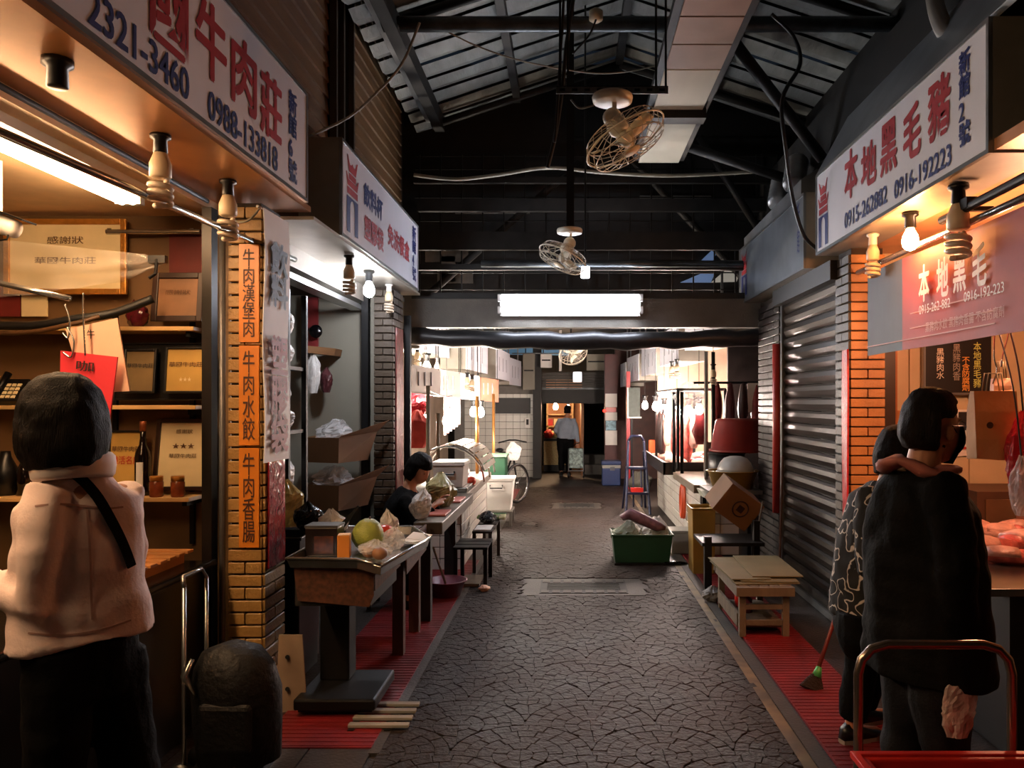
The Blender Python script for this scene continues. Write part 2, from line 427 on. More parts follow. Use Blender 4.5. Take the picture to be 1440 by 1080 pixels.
# right stall shell (pork stall)
struct(B().box2((1.98, 5.62, 0), (4.6, 5.7, 2.75)).build('wall_right_stall_end', cream_m))
struct(B().box2((4.6, 1.2, 0), (4.7, 5.7, 2.75)).build('wall_right_stall_back', cream_m))
struct(B().box2((1.8, 1.2, 2.69), (4.7, 5.7, 2.74)).build('ceiling_right_stall', mat('warm_stall_ceiling', '#c98e63', .4, metal=.2, var=.12)))
wr = struct(holder('wall_right', (2.2, 5, 2.7)))
B().box2((2.05, 1.0, 2.74), (2.3, 8.7, 4.0)).build('wall_backing', dark_m, wr)
b = B(); b.loft([[V((1.80, y, 3.28)), V((2.04, y, 3.72)), V((2.05, y, 3.70)), V((1.82, y, 3.26))] for y in (1.5, 5.75)])
b.build('flashing_sheet', sign_grey, wr)
# cream wall sheets inside the pork stall
for i, (x0, x1) in enumerate(((2.0, 2.42), (2.43, 2.85), (2.86, 3.3))):
    for z0, z1 in ((.9, 1.55), (1.56, 2.3)):
        B().box2((x0, 5.60, z0), (x1-.008, 5.62, z1-.008)).build('wall_panel', cream_m, bpy.data.objects['wall_right_stall_end'])
ORIG['wall_right_stall_end'] = V(bpy.data.objects['wall_right_stall_end'].location)

# ---------------------------------------------------------------- brick pillars
BR = {}
def brickmesh(w, d, h, m):
    k = (round(w, 3), round(d, 3), round(h, 3), m.name)
    if k not in BR:
        b = B(); e = .004; a = [V((-w/2, -d/2, -h/2)), V((w/2, d/2, h/2))]
        rings = []
        for z, s in ((-h/2, e), (-h/2+e, 0), (h/2-e, 0), (h/2, e)):
            rings.append([V((-w/2+s, -d/2+s, z)), V((w/2-s, -d/2+s, z)), V((w/2-s, d/2-s, z)), V((-w/2+s, d/2-s, z))])
        BR[k] = b.loft(rings).mesh('brick', m)
    return BR[k]
def pillar(label, x0, x1, y0, y1, z1, facex, mfront, mside, rh=.066):
    """brick-faced pillar; facex = the x of the side that looks on the aisle"""
    t = thing('brick_pillar', label, 'pillar', ((x0+x1)/2, (y0+y1)/2, 0), 'brick faced pillars between the stalls')
    B().box2((x0+.012, y0+.012, 0), (x1-.012, y1-.012, z1)).build('pillar_core', mortar_m, t)
    n = int(z1/rh)
    for r in range(n):
        z = (r+.5)*rh
        for face in ('front', 'side'):
            L = (x1-x0) if face == 'front' else (y1-y0)
            cuts = [0, L] if r % 2 == 0 else [0, L*.5, L]
            if L > .3: cuts = [0, L*.5, L] if r % 2 == 0 else [0, L*.25, L*.75, L]
            for a, c in zip(cuts, cuts[1:]):
                w = c-a-.008
                if face == 'front': inst('brick', brickmesh(w, .024, rh-.009, mfront), t, (x0+(a+c)/2, y0+.002+random.uniform(0, .002), z))
                else: inst('brick', brickmesh(.024, w, rh-.009, mside), t, (facex+(-.002 if facex > (x0+x1)/2 else .002), y0+(a+c)/2, z))
    return t
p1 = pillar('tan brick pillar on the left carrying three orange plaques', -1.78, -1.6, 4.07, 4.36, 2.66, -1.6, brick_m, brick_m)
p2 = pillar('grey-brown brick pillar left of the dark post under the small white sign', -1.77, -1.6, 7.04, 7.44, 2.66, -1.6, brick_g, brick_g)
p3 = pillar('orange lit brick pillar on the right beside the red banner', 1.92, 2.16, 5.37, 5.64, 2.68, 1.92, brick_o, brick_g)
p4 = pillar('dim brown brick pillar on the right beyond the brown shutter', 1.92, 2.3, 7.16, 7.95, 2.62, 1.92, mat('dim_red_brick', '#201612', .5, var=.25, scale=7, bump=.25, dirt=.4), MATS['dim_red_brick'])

# steel posts
for x, y, lab in ((-1.56, 7.5, 'slim black steel post beside the far left brick pillar'),):
    tag(B().box2((x-.03, y-.03, 0), (x+.03, y+.03, 2.45)).build('steel_post', black_m), lab, 'post')

# ---------------------------------------------------------------- roof
ceiling = struct(holder('ceiling', (.4, 5, 4.3)))
RIDGE = (.5, 5.2); EL = (-1.62, 4.5); ER = (2.75, 4.45)
def slope(e, y0, y1, st):
    y = y0
    while y < y1:
        b = B(); rings = []
        for i in range(7):
            t = i/6; x = e[0]+(RIDGE[0]-e[0])*t; z = e[1]+(RIDGE[1]-e[1])*t
            ww = noise.noise(V((x*1.3, y*2.1, 0)))*.03; w2 = noise.noise(V((x*1.3, (y+st)*2.1, 0)))*.03
            rings.append([V((x, y+ww, z-.012)), V((x, y+st*.5, z-.035)), V((x, y+st+w2-.006, z+.012)), V((x, y+st*.5, z+.02))])
        b.loft(rings).build('roof_board', roof_m, ceiling); y += st
slope(EL, .9, 8.1, .3); slope(ER, .9, 8.1, .3)
def purlin(x, z, y0=.9, y1=8.1, w=.07, h=.1): B().box2((x-w/2, y0, z-h), (x+w/2, y1, z)).build('purlin', purlin_m, ceiling)
purlin(.5, 5.16); purlin(-.55, 4.82); purlin(-1.35, 4.56, w=.1, h=.14); purlin(1.45, 4.86); purlin(2.45, 4.53, w=.1, h=.14)
def bar(a, c, r, root, name, m=purlin_m, n=8): return B().cyl(a, c, r, n=n).build(name, m, root, smooth=True)
for y in (5.9, 8.0):
    bar((EL[0]+.2, y, 4.45), (RIDGE[0], y, 5.08), .04, ceiling, 'rafter'); bar((ER[0], y, 4.38), (RIDGE[0], y, 5.08), .04, ceiling, 'rafter')
# braces on the right slope
bar((1.15, 5.9, 4.45), (2.0, 6.2, 3.55), .045, ceiling, 'brace'); bar((1.0, 7.2, 4.0), (2.0, 7.0, 3.6), .045, ceiling, 'brace')
bar((1.3, 7.9, 4.3), (1.95, 7.9, 3.3), .04, ceiling, 'brace')
# beyond the doorway: dark sheet standing in for the unlit roof space, inner ceiling
struct(B().box2((-4, 8.75, 2.8), (5, 8.85, 5.4)).build('wall_gable_shade', mat('roof_shade_dark', '#1c1a18', .7, var=.5, scale=2, dirt=.4)))
struct(B().box2((-4, 8.85, 3.1), (5, 20, 3.2)).build('ceiling_inner', mat('slate_blue_ceiling', '#33404a', .6, var=.2)))
struct(B().box2((-5.2, -1.5, 5.6), (5.4, 8.85, 5.7)).build('ceiling_over', dark_m))
struct(B().box2((-4.7, -1.5, 0), (-4.5, 20, 5.6)).build('wall_far_left', dark_m))
struct(B().box2((4.9, -1.5, 0), (5.1, 20, 5.6)).build('wall_far_right', dark_m))
struct(B().box2((-4.7, -1.7, 0), (5.1, -1.5, 5.6)).build('wall_behind', mat('rear_wall', '#3a342e', .7)))
# doorway lintel with rolled dark tarpaulin
struct(B().box2((-1.7, 8.0, 2.39), (2.2, 8.16, 2.735)).build('trim_6', concrete_m))
b = B()
pts = [V((-1.7+3.9*i/24, 8.02, 2.30-.05*math.sin(math.pi*i/24)+.008*math.sin(i*1.7))) for i in range(25)]
b.tube(pts, [(.09+.01*math.sin(i*2.3), .10) for i in range(25)], 10)
tag(b.build('rolled_tarpaulin', mat('dark_tarp', '#2a2a2c', .4, var=.3, scale=9), smooth=True), 'long dark rolled tarpaulin sagging below the concrete lintel', 'tarpaulin')
struct(B().box2((-1.62, 7.98, 2.68), (2.2, 8.0, 2.74)).build('trim_7', dark_m))

# wire lattice above the lintel, with beams
lt = thing('wire_lattice', 'dark wire lattice screen above the concrete lintel', 'lattice', (.2, 8.3, 2.74))
wm = mat('lattice_wire', '#1a1917', .5, metal=.4)
for i in range(18):
    x = -1.6+3.8*i/17; B().box2((x-.007, 8.29, 2.74), (x+.007, 8.31, 4.25)).build('upright_wire', wm, lt)
for z in (2.82, 3.0, 3.25, 3.55, 3.8, 4.1, 4.24): B().box2((-1.65, 8.31, z-.006), (2.2, 8.32, z+.006)).build('cross_wire', wm, lt)
for z, h, y in ((3.22, .19, 8.22), (3.62, .13, 8.2), (2.98, .06, 8.05), (3.86, .06, 8.0)):
    tag(B().box2((-1.6, y-.03, z), (2.15, y+.03, z+h)).build('cross_beam', purlin_m), {3.22: 'broad dark horizontal beam across the lattice behind the second fan', 3.62: 'dark upper beam of the lattice just below the pale cable', 2.98: 'thin dark rail across the lattice just above the lintel', 3.86: 'narrow dark beam high on the lattice above the pale cable'}[z], 'beam')
for (a, c, lab) in (((-1.5, 8.4, 2.8), (.1, 8.4, 4.2), 'slanting dark strut behind the left half of the lattice'), ((2.0, 8.4, 2.8), (.6, 8.4, 4.3), 'slanting dark strut behind the right half of the lattice')):
    tag(B().cyl(a, c, .04).build('strut', purlin_m), lab, 'strut')
# pale patches of torn panels and sky seen through the lattice
pat = mat('pale_torn_panel', '#6e6a64', .7, var=.3); blu = mat('sky_glimpse', '#7f9ed0', .5, var=0, emit=.35)
wg = bpy.data.objects['wall_gable_shade']
for (x0, y0, x1, y1) in ((598, 346, 658, 368), (615, 380, 665, 398), (640, 284, 745, 300), (900, 275, 1000, 292), (620, 420-60, 640, 396)):
    a, c = at(x0, y1, 8.72), at(x1, y0, 8.72)
    B().box2((a.x, 8.72, a.z), (c.x, 8.75, c.z)).build('torn_panel', pat, wg)
b = B().prism([at(980, 372, 8.7), at(1008, 345, 8.7), at(1012, 348, 8.7), at(1000, 372, 8.7)], (0, .02, 0)); struct(b.build('window_2', blu))
b = B().prism([at(957, 397, 8.7), at(985, 385, 8.7), at(1005, 385, 8.7), at(1000, 397, 8.7)], (0, .02, 0)); struct(b.build('window_3', blu))
b = B().prism([at(1000, 397, 8.7), at(1020, 380, 8.7), at(1040, 383, 8.7), at(1036, 396, 8.7)], (0, .02, 0)); struct(b.build('window_4', mat('pale_glimpse', '#d8d2c4', .5, var=0, emit=.35)))

# big tie pipe, gutter, light pipe on lattice, soffit planks
tag(B().tube([V((-1.25+3.85*i/12, 5.75, 4.40)) for i in range(13)], .055, 14).build('tie_pipe', pipe_m, smooth=True), 'thick grey steel tie pipe spanning the roof near the top edge', 'pipe')
tag(B().cyl((-.9, 7.9, 3.02), (1.74, 7.9, 3.02), .035).build('lamp_rail_pipe', pipe_m, smooth=True), 'grey horizontal pipe just above the fluorescent tubes', 'pipe')
b = B(); b.loft([[V((-1.50, y, 4.60)), V((-1.47, y, 4.48)), V((-1.36, y, 4.48)), V((-1.33, y, 4.60)), V((-1.35, y, 4.60)), V((-1.37, y, 4.50)), V((-1.46, y, 4.50)), V((-1.48, y, 4.60))] for y in (1, 8.0)])
tag(b.build('roof_gutter', gutter_m), 'shiny zinc gutter running along the left eaves', 'gutter')
t = thing('plank_soffit', 'pale plank soffit strip hanging under the roof right of the fan', 'soffit', (.84, 6, 3.9))
for y0, y1, m in ((3.6, 4.62, plyb_m), (4.63, 4.98, plyb_m), (4.99, 5.36, plyb_m), (5.37, 6.1, ply_m), (6.25, 7.45, ply_m)):
    B().box2((.65, y0, 3.9), (1.03, y1-.008, 3.92)).build('plank', m, t)
B().box2((.62, 6.1, 3.84), (1.06, 6.24, 3.92)).build('cross_batten', purlin_m, t)
B().box2((.60, 3.6, 3.92), (.66, 7.45, 3.97)).build('side_batten', purlin_m, t); B().box2((1.02, 3.6, 3.92), (1.08, 7.45, 3.97)).build('side_batten', purlin_m, t)

# ---------------------------------------------------------------- brown roller shutter on the right
d1 = struct(holder('door_1', (1.95, 6.3, 0)))
n = 23; hs = 2.5/n
def slatprofile(z): return [(0, z+.002), (-.012, z+hs*.18), (-.026, z+hs*.5), (-.020, z+hs*.82), (-.004, z+hs*.97), (.012, z+hs*.97), (.012, z+.002)]
me = None
for i in range(n):
    if me is None: me = B().loft([[V((x, y, z)) for x, z in slatprofile(0)] for y in (-.74, .74)]).mesh('slat', shutter_m)
    inst('slat', me, d1, (1.96, 6.4, .03+i*hs))
B().box2((1.92, 7.1, 0), (1.99, 7.16, 2.6)).build('guide_rail', frame_al, d1)
B().box2((1.93, 5.63, 0), (1.99, 5.68, 2.6)).build('guide_rail', purlin_m, d1)
B().box2((1.93, 5.65, -.0), (1.99, 7.12, .05)).build('bottom_bar', frame_al, d1)
B().box2((1.86, 5.6, 2.5), (2.2, 7.2, 2.64)).build('shutter_box', dark_m, d1)
# ================================================================== SIGNS
def emblem(root, c, u, v, w, h):
    u = V(u); v = V(v); n = u.cross(v)*.003; P = lambda x, y: V(c)+u*(x*w)+v*(y*h)+n
    tiers = [[(-.46, .0), (.46, .0), (.46, .09), (-.46, .09)], [(-.42, .11), (.42, .11), (.56, .27), (.50, .27), (.34, .19), (-.34, .19), (-.50, .27), (-.56, .27)], [(-.3, .20), (.3, .20), (.3, .28), (-.3, .28)],
        [(-.30, .30), (.30, .30), (.46, .50), (.40, .50), (.22, .39), (.06, .41), (0, .44), (-.06, .41), (-.22, .39), (-.40, .50), (-.46, .50)]]
    for r in tiers: B().add([P(x, y) for x, y in r], [tuple(range(len(r)))]).build('emblem_roof', red_t, root)
    q = [(-.5, -.5), (-.2, -.5)]+[(-.2*math.cos(math.pi*k/8), -.16+.1*math.sin(math.pi*k/8)) for k in range(9)]+[(.2, -.5), (.5, -.5), (.5, -.03), (-.5, -.03)]
    B().add([P(x, y) for x, y in q], [tuple(range(len(q)))]).build('emblem_gate', blue_t, root)
def sign(label, X, y0, y1, z0, z1, side, back, face_m=None, cab=sign_side):
    """side=+1: looks toward +x (left row), -1: looks toward -x (right row)"""
    t = thing('shop_sign', label, 'sign', (X, (y0+y1)/2, z0))
    a, c = sorted((X-side*.012, back)); B().box2((a, y0, z0), (c, y1, z1)).build('cabinet', cab, t)
    a, c = sorted((X-side*.012, X)); B().box2((a, y0+.015, z0+.015), (c, y1-.015, z1-.015)).build('face_panel', face_m or sign_w, t)
    for (ya, yb, za, zb) in ((y0, y1, z0, z0+.02), (y0, y1, z1-.02, z1), (y0, y0+.02, z0+.02, z1-.02), (y1-.02, y1, z0+.02, z1-.02)):
        a, c = sorted((X-side*.014, X+side*.006)); B().box2((a, ya, za), (c, yb, zb)).build('edge_trim', frame_al, t)
    return t
up = V((0, 0, 1))
def put(t, X, side, y, z): return V((X, y, z))
# left big sign
X = -1.45; U = V((0, 1, 0))
def atX(px, py, X):                                       # point on a plane of constant x seen at a pixel
    Y = X*F/(px-VX); return V((X, Y, H-(py-VY)*Y/F))
s1 = sign('large white sign above the beef stall with red characters and phone numbers', X, .9, 4.31, 2.72, 3.32, 1, -1.72)
for ch, px, py, s in (('國', 238, 12, .27), ('牛', 297, 60, .27), ('肉', 343, 107, .27), ('莊', 381, 152, .27)):
    p = atX(px, py, X); letters(s1, ch, p, U, up, .26, .30, red_t, fat=.007)
p = atX(202, 70, X); letters(s1, '2321-3460', p, U, up, .62, .115, blue_t, fat=.002)
p = atX(346, 190, X); letters(s1, '0988-133818', p, U, up, .74, .115, blue_t, fat=.002)
p = atX(411, 193, X); letters(s1, col('新館6號'), p, U, up, .12, .47, blue_t, fat=.003)
s2 = sign('smaller white sign with a gate emblem lit by a white bulb on the left', X, 4.95, 7.45, 2.68, 3.3, 1, -1.75)
emblem(s2, V((X, 5.2, 2.985)), U, up, .27, .50)
for tx, px, py, w, h, m in (('飲料杯', 525, 285, .55, .16, blue_t), ('塑膠袋', 526, 330, .55, .17, red_t), ('免洗餐盒', 561, 343, .82, .17, red_t)):
    letters(s2, tx, atX(px, py, X), U, up, w, h, m, fat=.005)
letters(s2, col('新館4號'), V((X, 7.25, 3.0)), U, up, .17, .5, blue_t, fat=.004)
X = 1.78; U = V((0, -1, 0))
s3 = sign('large white sign above the pork stall with red brushed characters', X, 3.32, 5.66, 2.68, 3.26, -1, 2.06)
emblem(s3, V((X, 5.5, 2.95)), U, up, .2, .46)
for ch, px, py, w, h in (('本', 1197, 244, .22, .30), ('地', 1222, 231, .23, .25), ('黑', 1250, 207, .22, .28), ('毛', 1283, 185, .2, .27), ('豬', 1321, 150, .22, .29)):
    letters(s3, ch, atX(px, py, X), U, up, w, h, red_t, fat=.007)
letters(s3, '0915-262882', atX(1216, 293, X), U, up, .68, .10, blue_t, fat=.002)
letters(s3, '0916-192223', atX(1295, 244, X), U, up, .64, .10, blue_t, fat=.002)
letters(s3, col('新館2號'), atX(1357, 137, X), U, up, .10, .43, blue_t, fat=.003)
s4 = sign('faded grey metal sign with a gate emblem on the right above the shutter', X, 5.95, 8.23, 2.64, 3.22, -1, 2.1, face_m=sign_grey, cab=soffit_w)
emblem(s4, V((X, 8.0, 2.93)), U, up, .24, .44)
letters(s4, col('新館'), V((X, 6.1, 2.98)), U, up, .07, .4, blue_t)
# galvanised duct lying on the far right sign with spiral collars
t = thing('vent_duct', 'shiny galvanised duct with two ribbed collars on top of the grey sign', 'duct', (1.9, 6.9, 3.22))
b = B(); b.loft([[V((1.80, y, 3.222)), V((1.80, y, 3.32+.02*k)), V((1.92, y, 3.40+.02*k)), V((2.04, y, 3.40+.02*k)), V((2.04, y, 3.222))] for k, y in enumerate((8.1, 7.2, 6.1))]); b.build('duct_body', gutter_m, t)
for px, py, Y in ((1073, 272, 7.1), (1094, 245, 6.6)):
    c = at(px, py, Y); c.x = 1.9
    prof = []
    for k in range(13): prof.append((.085+(.012 if k % 2 else 0), -.14+k*.025))
    B().lathe(prof, c, 18, rot=Matrix.Rotation(-.5, 3, 'X') @ Matrix.Rotation(.25, 3, 'Y')).build('ribbed_collar', gutter_m, t, smooth=True)

# orange plaques on pillar 1 (front face y=4.07)
for tx, y0, y1, lab in ((col('牛肉漢堡肉'), 343, 481, 'uppermost orange plaque on the tan pillar reading five characters'), (col('牛肉水餃'), 486, 626, 'middle orange plaque on the tan pillar reading four characters'), (col('牛肉香腸'), 630, 770, 'lowest orange plaque on the tan pillar beside the red wrap')):
    a, c = at(336, y1, 4.05), at(364, y0, 4.05)
    t = thing('orange_plaque', lab, 'plaque', ((a.x+c.x)/2, 4.05, a.z), 'orange menu plaques')
    B().box2((a.x, 4.05, a.z), (c.x, 4.066, c.z)).build('plaque_board', plate_o, t)
    letters(t, tx, V(((a.x+c.x)/2, 4.05, (a.z+c.z)/2)), (1, 0, 0), up, (c.x-a.x)*.62, (c.z-a.z)*.90, mat('brown_ink', '#40200c', .6), bold=BOLD)
# white cloth banner hanging from a rail in front of pillar side
za, zb = at(0, 648, 4.2).z, at(0, 303, 4.2).z
t = thing('cloth_banner', 'narrow white hanging banner with blue and red brushed characters', 'banner', (-1.575, 4.2, za))
b = B(); rows = []
for i in range(15):
    z = za+(zb-za)*i/14; sh = .006*math.sin(i*.7)
    rows.append([V((-1.582+sh, 4.03, z)), V((-1.576+sh, 4.37, z)), V((-1.572+sh, 4.37, z)), V((-1.578+sh, 4.03, z))])
b.loft(rows).build('cloth', mat('white_banner_cloth', '#e2e0de', .6, var=.04), t)
B().cyl((-1.60, 4.0, zb), (-1.60, 4.4, zb), .008).build('top_rod', steel, t)
letters(t, col('飲料'), V((-1.566, 4.2, at(0, 388, 4.2).z)), (0, 1, 0), up, .24, .34, mat('brush_blue_grey', '#3d4a63', .6), depth=.006, fat=.006)
letters(t, col('塑膠袋'), V((-1.566, 4.2, at(0, 555, 4.2).z)), (0, 1, 0), up, .24, .62, mat('brush_red', '#8e2a32', .6), depth=.006, fat=.006)
# red film-wrapped paper on pillar sides
def strip(label, pts, th, m): tag(B().prism(pts, th).warp(.004, 9).build('red_couplet', m), label, 'paper strip', 'red paper strips on the pillars')
strip('red film-wrapped paper strip on the tan pillar below the white banner', [V((-1.588, 4.1, .75)), V((-1.588, 4.33, .75)), V((-1.588, 4.33, 1.42)), V((-1.588, 4.1, 1.42))], (.01, 0, 0), red_wrap)
b = B(); b.loft([[V((-1.588, 7.10, z)), V((-1.588, 7.38, z)), V((-1.576, 7.38, z)), V((-1.576, 7.10, z))] for z in (.2, .8, 1.4, 1.7, 2.3)]).warp(.012, 5)
tag(b.build('red_couplet', mat('faded_red_paper', '#7a403c', .3, var=.5, scale=9, bump=.4, bscale=20)), 'long tattered red paper strip on the far left pillar', 'paper strip', 'red paper strips on the pillars')
b = B(); b.loft([[V((1.898, 5.36, z)), V((1.898, 5.46, z)), V((1.91, 5.46, z)), V((1.91, 5.36, z))] for z in (.5, .9, 1.3, 1.7, 1.98)]).warp(.012, 5)
tag(b.build('red_couplet', mat('bright_red_paper', '#c8262a', .3, var=.25, scale=12, bump=.3)), 'bright red paper strip curling off the orange brick pillar', 'paper strip', 'red paper strips on the pillars')
tag(B().cyl((1.87, 7.1, .62), (1.87, 7.1, 2.15), .035).build('red_pole', mat('red_wrapped_pole', '#a3332b', .35, var=.2), smooth=True), 'red wrapped pole leaning by the big red tub', 'pole')

# red banner of the pork stall, hung along the opening
t = thing('stall_banner', 'translucent red and grey banner hung from a rail at the pork stall', 'banner', (1.97, 4.2, 1.93))
def bz(y, z): return V((1.97+.01*math.sin(y*5), y, z))
for y0, y1, m in ((4.62, 5.2, banner_g), (2.6, 4.62, banner_r)):
    b = B(); b.loft([[bz(y0+(y1-y0)*i/8, 1.93), bz(y0+(y1-y0)*i/8, 2.47), bz(y0+(y1-y0)*i/8, 2.47)+V((.004, 0, 0)), bz(y0+(y1-y0)*i/8, 1.93)+V((.004, 0, 0))] for i in range(9)]).build('banner_cloth', m, t)
for ch, px, py in (('本', 1300, 398), ('地', 1326, 390), ('黑', 1350, 382), ('毛', 1378, 372)):
    p = atX(px, py, 1.955); letters(t, ch, p, U, up, .125, .2, white_t, fat=.004)
letters(t, '0915-262-882', atX(1314, 431, 1.955), U, up, .36, .05, white_t)
letters(t, '0916-192-223', atX(1383, 411, 1.955), U, up, .36, .05, white_t)
letters(t, '黑豬肉水餃 黑豬肉香腸 不含防腐劑', atX(1352, 450, 1.955), U, up, .78, .055, mat('pale_pink_print', '#d9a8a0', .6))
for z in (2.045, 2.13, 1.985):
    B().box2((1.953, 3.6, z-.003), (1.956, 4.5 if z > 2 else 5.15, z+.003)).build('printed_rule', mat('pale_pink_print', '#d9a8a0', .6), t)
B().cyl((1.95, 2.5, 2.50), (1.95, 5.3, 2.50), .018).build('rail', steel, t, smooth=True)
# left stall rail and cable
tag(B().cyl((-1.80, 2.0, 2.46), (-1.62, 4.6, 2.46), .016).build('awning_rail', steel, smooth=True), 'bright steel rail under the left soffit passing the white banner', 'rail')

# ================================================================== LAMPS
def bulb_socket(t, c, m=blackplastic, s=1):
    B().lathe([(.034*s, 0), (.034*s, -.012*s), (.022*s, -.018*s), (.024*s, -.06*s), (.02*s, -.065*s)], c, 14).build('socket', m, t, smooth=True)
def cfl(label, c, s=1.0, sock=blackplastic, flex=0):
    """spiral compact fluorescent hanging from c"""
    c = V(c); t = thing('spiral_bulb', label, 'light bulb', c, 'unlit spiral bulbs')
    bulb_socket(t, c, sock, s)
    if flex: B().cyl(c-V((0, 0, .01)), V((c.x, c.y, flex)), .004, n=6).build('flex', cable_k, t)
    B().lathe([(.02*s, -.06*s), (.03*s, -.085*s), (.036*s, -.10*s), (.036*s, -.145*s), (.03*s, -.15*s)], c, 16).build('bulb_base', cfl_base, t, smooth=True)
    b = B(); pts = []
    for i in range(57):
        a = i/56; ang = a*2*math.pi*3.5; r = .034*s*(1 if .06 < a < .94 else .6); pts.append(c+V((r*math.cos(ang), r*math.sin(ang), (-.16-.085*a)*s)))
    b.tube(pts, .0095*s, 8).build('spiral_tube', cfl_glass, t, smooth=True)
    return t
def lit_bulb(label, c, colr, s, watts, r=.032, sock=blackplastic, name='lit_bulb', flex=0):
    c = V(c); t = thing(name, label, 'light bulb', c, 'lit bulbs')
    bulb_socket(t, c, sock, r/.034)
    prof = [(.014, -.06), (.018, -.072), (.03, -.095), (.034, -.118), (.03, -.14), (.018, -.153), (.004, -.158)]
    k = r/.034
    B().lathe([(a*k, z*k) for a, z in prof], c, 16).build('glass', lamp_mat('lit_glass_'+colr+str(s), colr, s), t, smooth=True)
    if flex: B().cyl(c-V((0, 0, .01)), V((c.x, c.y, flex)), .004, n=6).build('flex', cable_k, t)
    ld = bpy.data.lights.new('bulb_light', 'POINT'); ld.energy = watts; ld.color = srgb(colr)[:3]; ld.shadow_soft_size = r*1.25
    lo = bpy.data.objects.new('bulb_light', ld); COL.objects.link(lo); lo.parent = t; lo.location = (0, 0, -.115*k)
    return t
WARM, WHITE, PINK = '#ffb070', '#f4f6ff', '#ffd2b0'
tag(B().lathe([(.045, 0), (.045, -.02), (.03, -.03), (.032, -.085), (.026, -.09)], (-1.60, 2.44, 2.69), 14).build('lamp_socket', blackplastic, smooth=True), 'empty black lamp socket under the left soffit', 'lamp socket')
cfl('unlit spiral bulb under the left soffit, nearer the camera', (-1.64, 3.13, 2.69), 1.15)
cfl('unlit spiral bulb under the left soffit beside the tan pillar', (-1.65, 3.77, 2.69), 1.15)
cfl('unlit spiral bulb under the small white sign left of the lit bulb', V((at(491, 0, 5.5).x, 5.5, 2.655)), 1.1)
lit_bulb('glowing white bulb under the small white sign', V((at(519, 0, 6.15).x, 6.15, 2.655)), WHITE, 400, 70, .045)
cfl('unlit spiral bulb at the far end of the small white sign', V((at(547, 0, 6.85).x, 6.85, 2.655)), 1.0, sock=white_pl)
lit_bulb('glowing orange bulb under the pork stall sign', V((1.895, 4.36, 2.675)), '#ffa860', 300, 75, .045)
cfl('unlit spiral bulb by the orange brick pillar', V((1.895, 4.9, 2.675)), 1.1, sock=white_pl)
# dark spiral lamp at the pork stall with a bracket
t = cfl('dark spiral bulb with a side bracket above the red banner', V((1.885, 3.8, 2.675)), 1.45)
B().box(V((1.98, 3.8, 2.56)), (.14, .03, .02)).build('side_bracket', blackplastic, t)

# fluorescent batten on the lintel: two twin tubes
t = thing('fluorescent_batten', 'bright double white fluorescent tubes on the concrete lintel', 'light fixture', (0, 7.93, 2.4))
tubem = lamp_mat('tube_white', '#eaf0ff', 66)
a, c = at(703, 415, 7.92), at(901, 415, 7.92)
B().box2((a.x, 7.94, 2.50), (c.x, 8.0, 2.72)).build('batten', white_pl, t)
for py in (419, 436): 
    z = at(703, py, 7.9).z; B().cyl((a.x+.02, 7.9, z), (c.x-.02, 7.9, z), .03, n=12).build('tube', tubem, t, smooth=True)
    for x in (a.x, c.x): B().box((x, 7.91, z), (.04, .06, .07)).build('end_cap', white_pl, t)
# fluorescent tube in the beef stall
t = thing('stall_tube_light', 'warm glowing fluorescent tube on the beef stall ceiling', 'light fixture', (-2.05, 2.2, 2.6))
B().box2((-2.15, .6, 2.60), (-1.99, 3.72, 2.64)).build('fixture_body', white_pl, t)
B().cyl((-2.07, .63, 2.575), (-2.07, 3.7, 2.575), .02).build('tube', lamp_mat('tube_warm', '#ffd2a0', 95), t, smooth=True)
B().cyl((-2.12, .63, 2.575), (-2.12, 3.7, 2.575), .02).build('tube', lamp_mat('tube_warm', '#ffd2a0', 95), t, smooth=True)
for y in (.61, 3.72): B().box((-2.095, y, 2.585), (.12, .04, .05)).build('end_cap', white_pl, t)

# small lamp hanging under the second fan
t = thing('hanging_lamp', 'small square white lamp hanging under the second fan', 'lamp', at(823, 395, 6.75))
c = at(823, 383, 6.75); B().box(c, (.075, .06, .1)).build('lamp_glass', lamp_mat('lamp_cool', '#f2f7ff', 14), t, bevel=.012)
B().cyl(c+V((0, 0, .05)), c+V((0, 0, 2.32)), .008).build('stem', blackplastic, t)

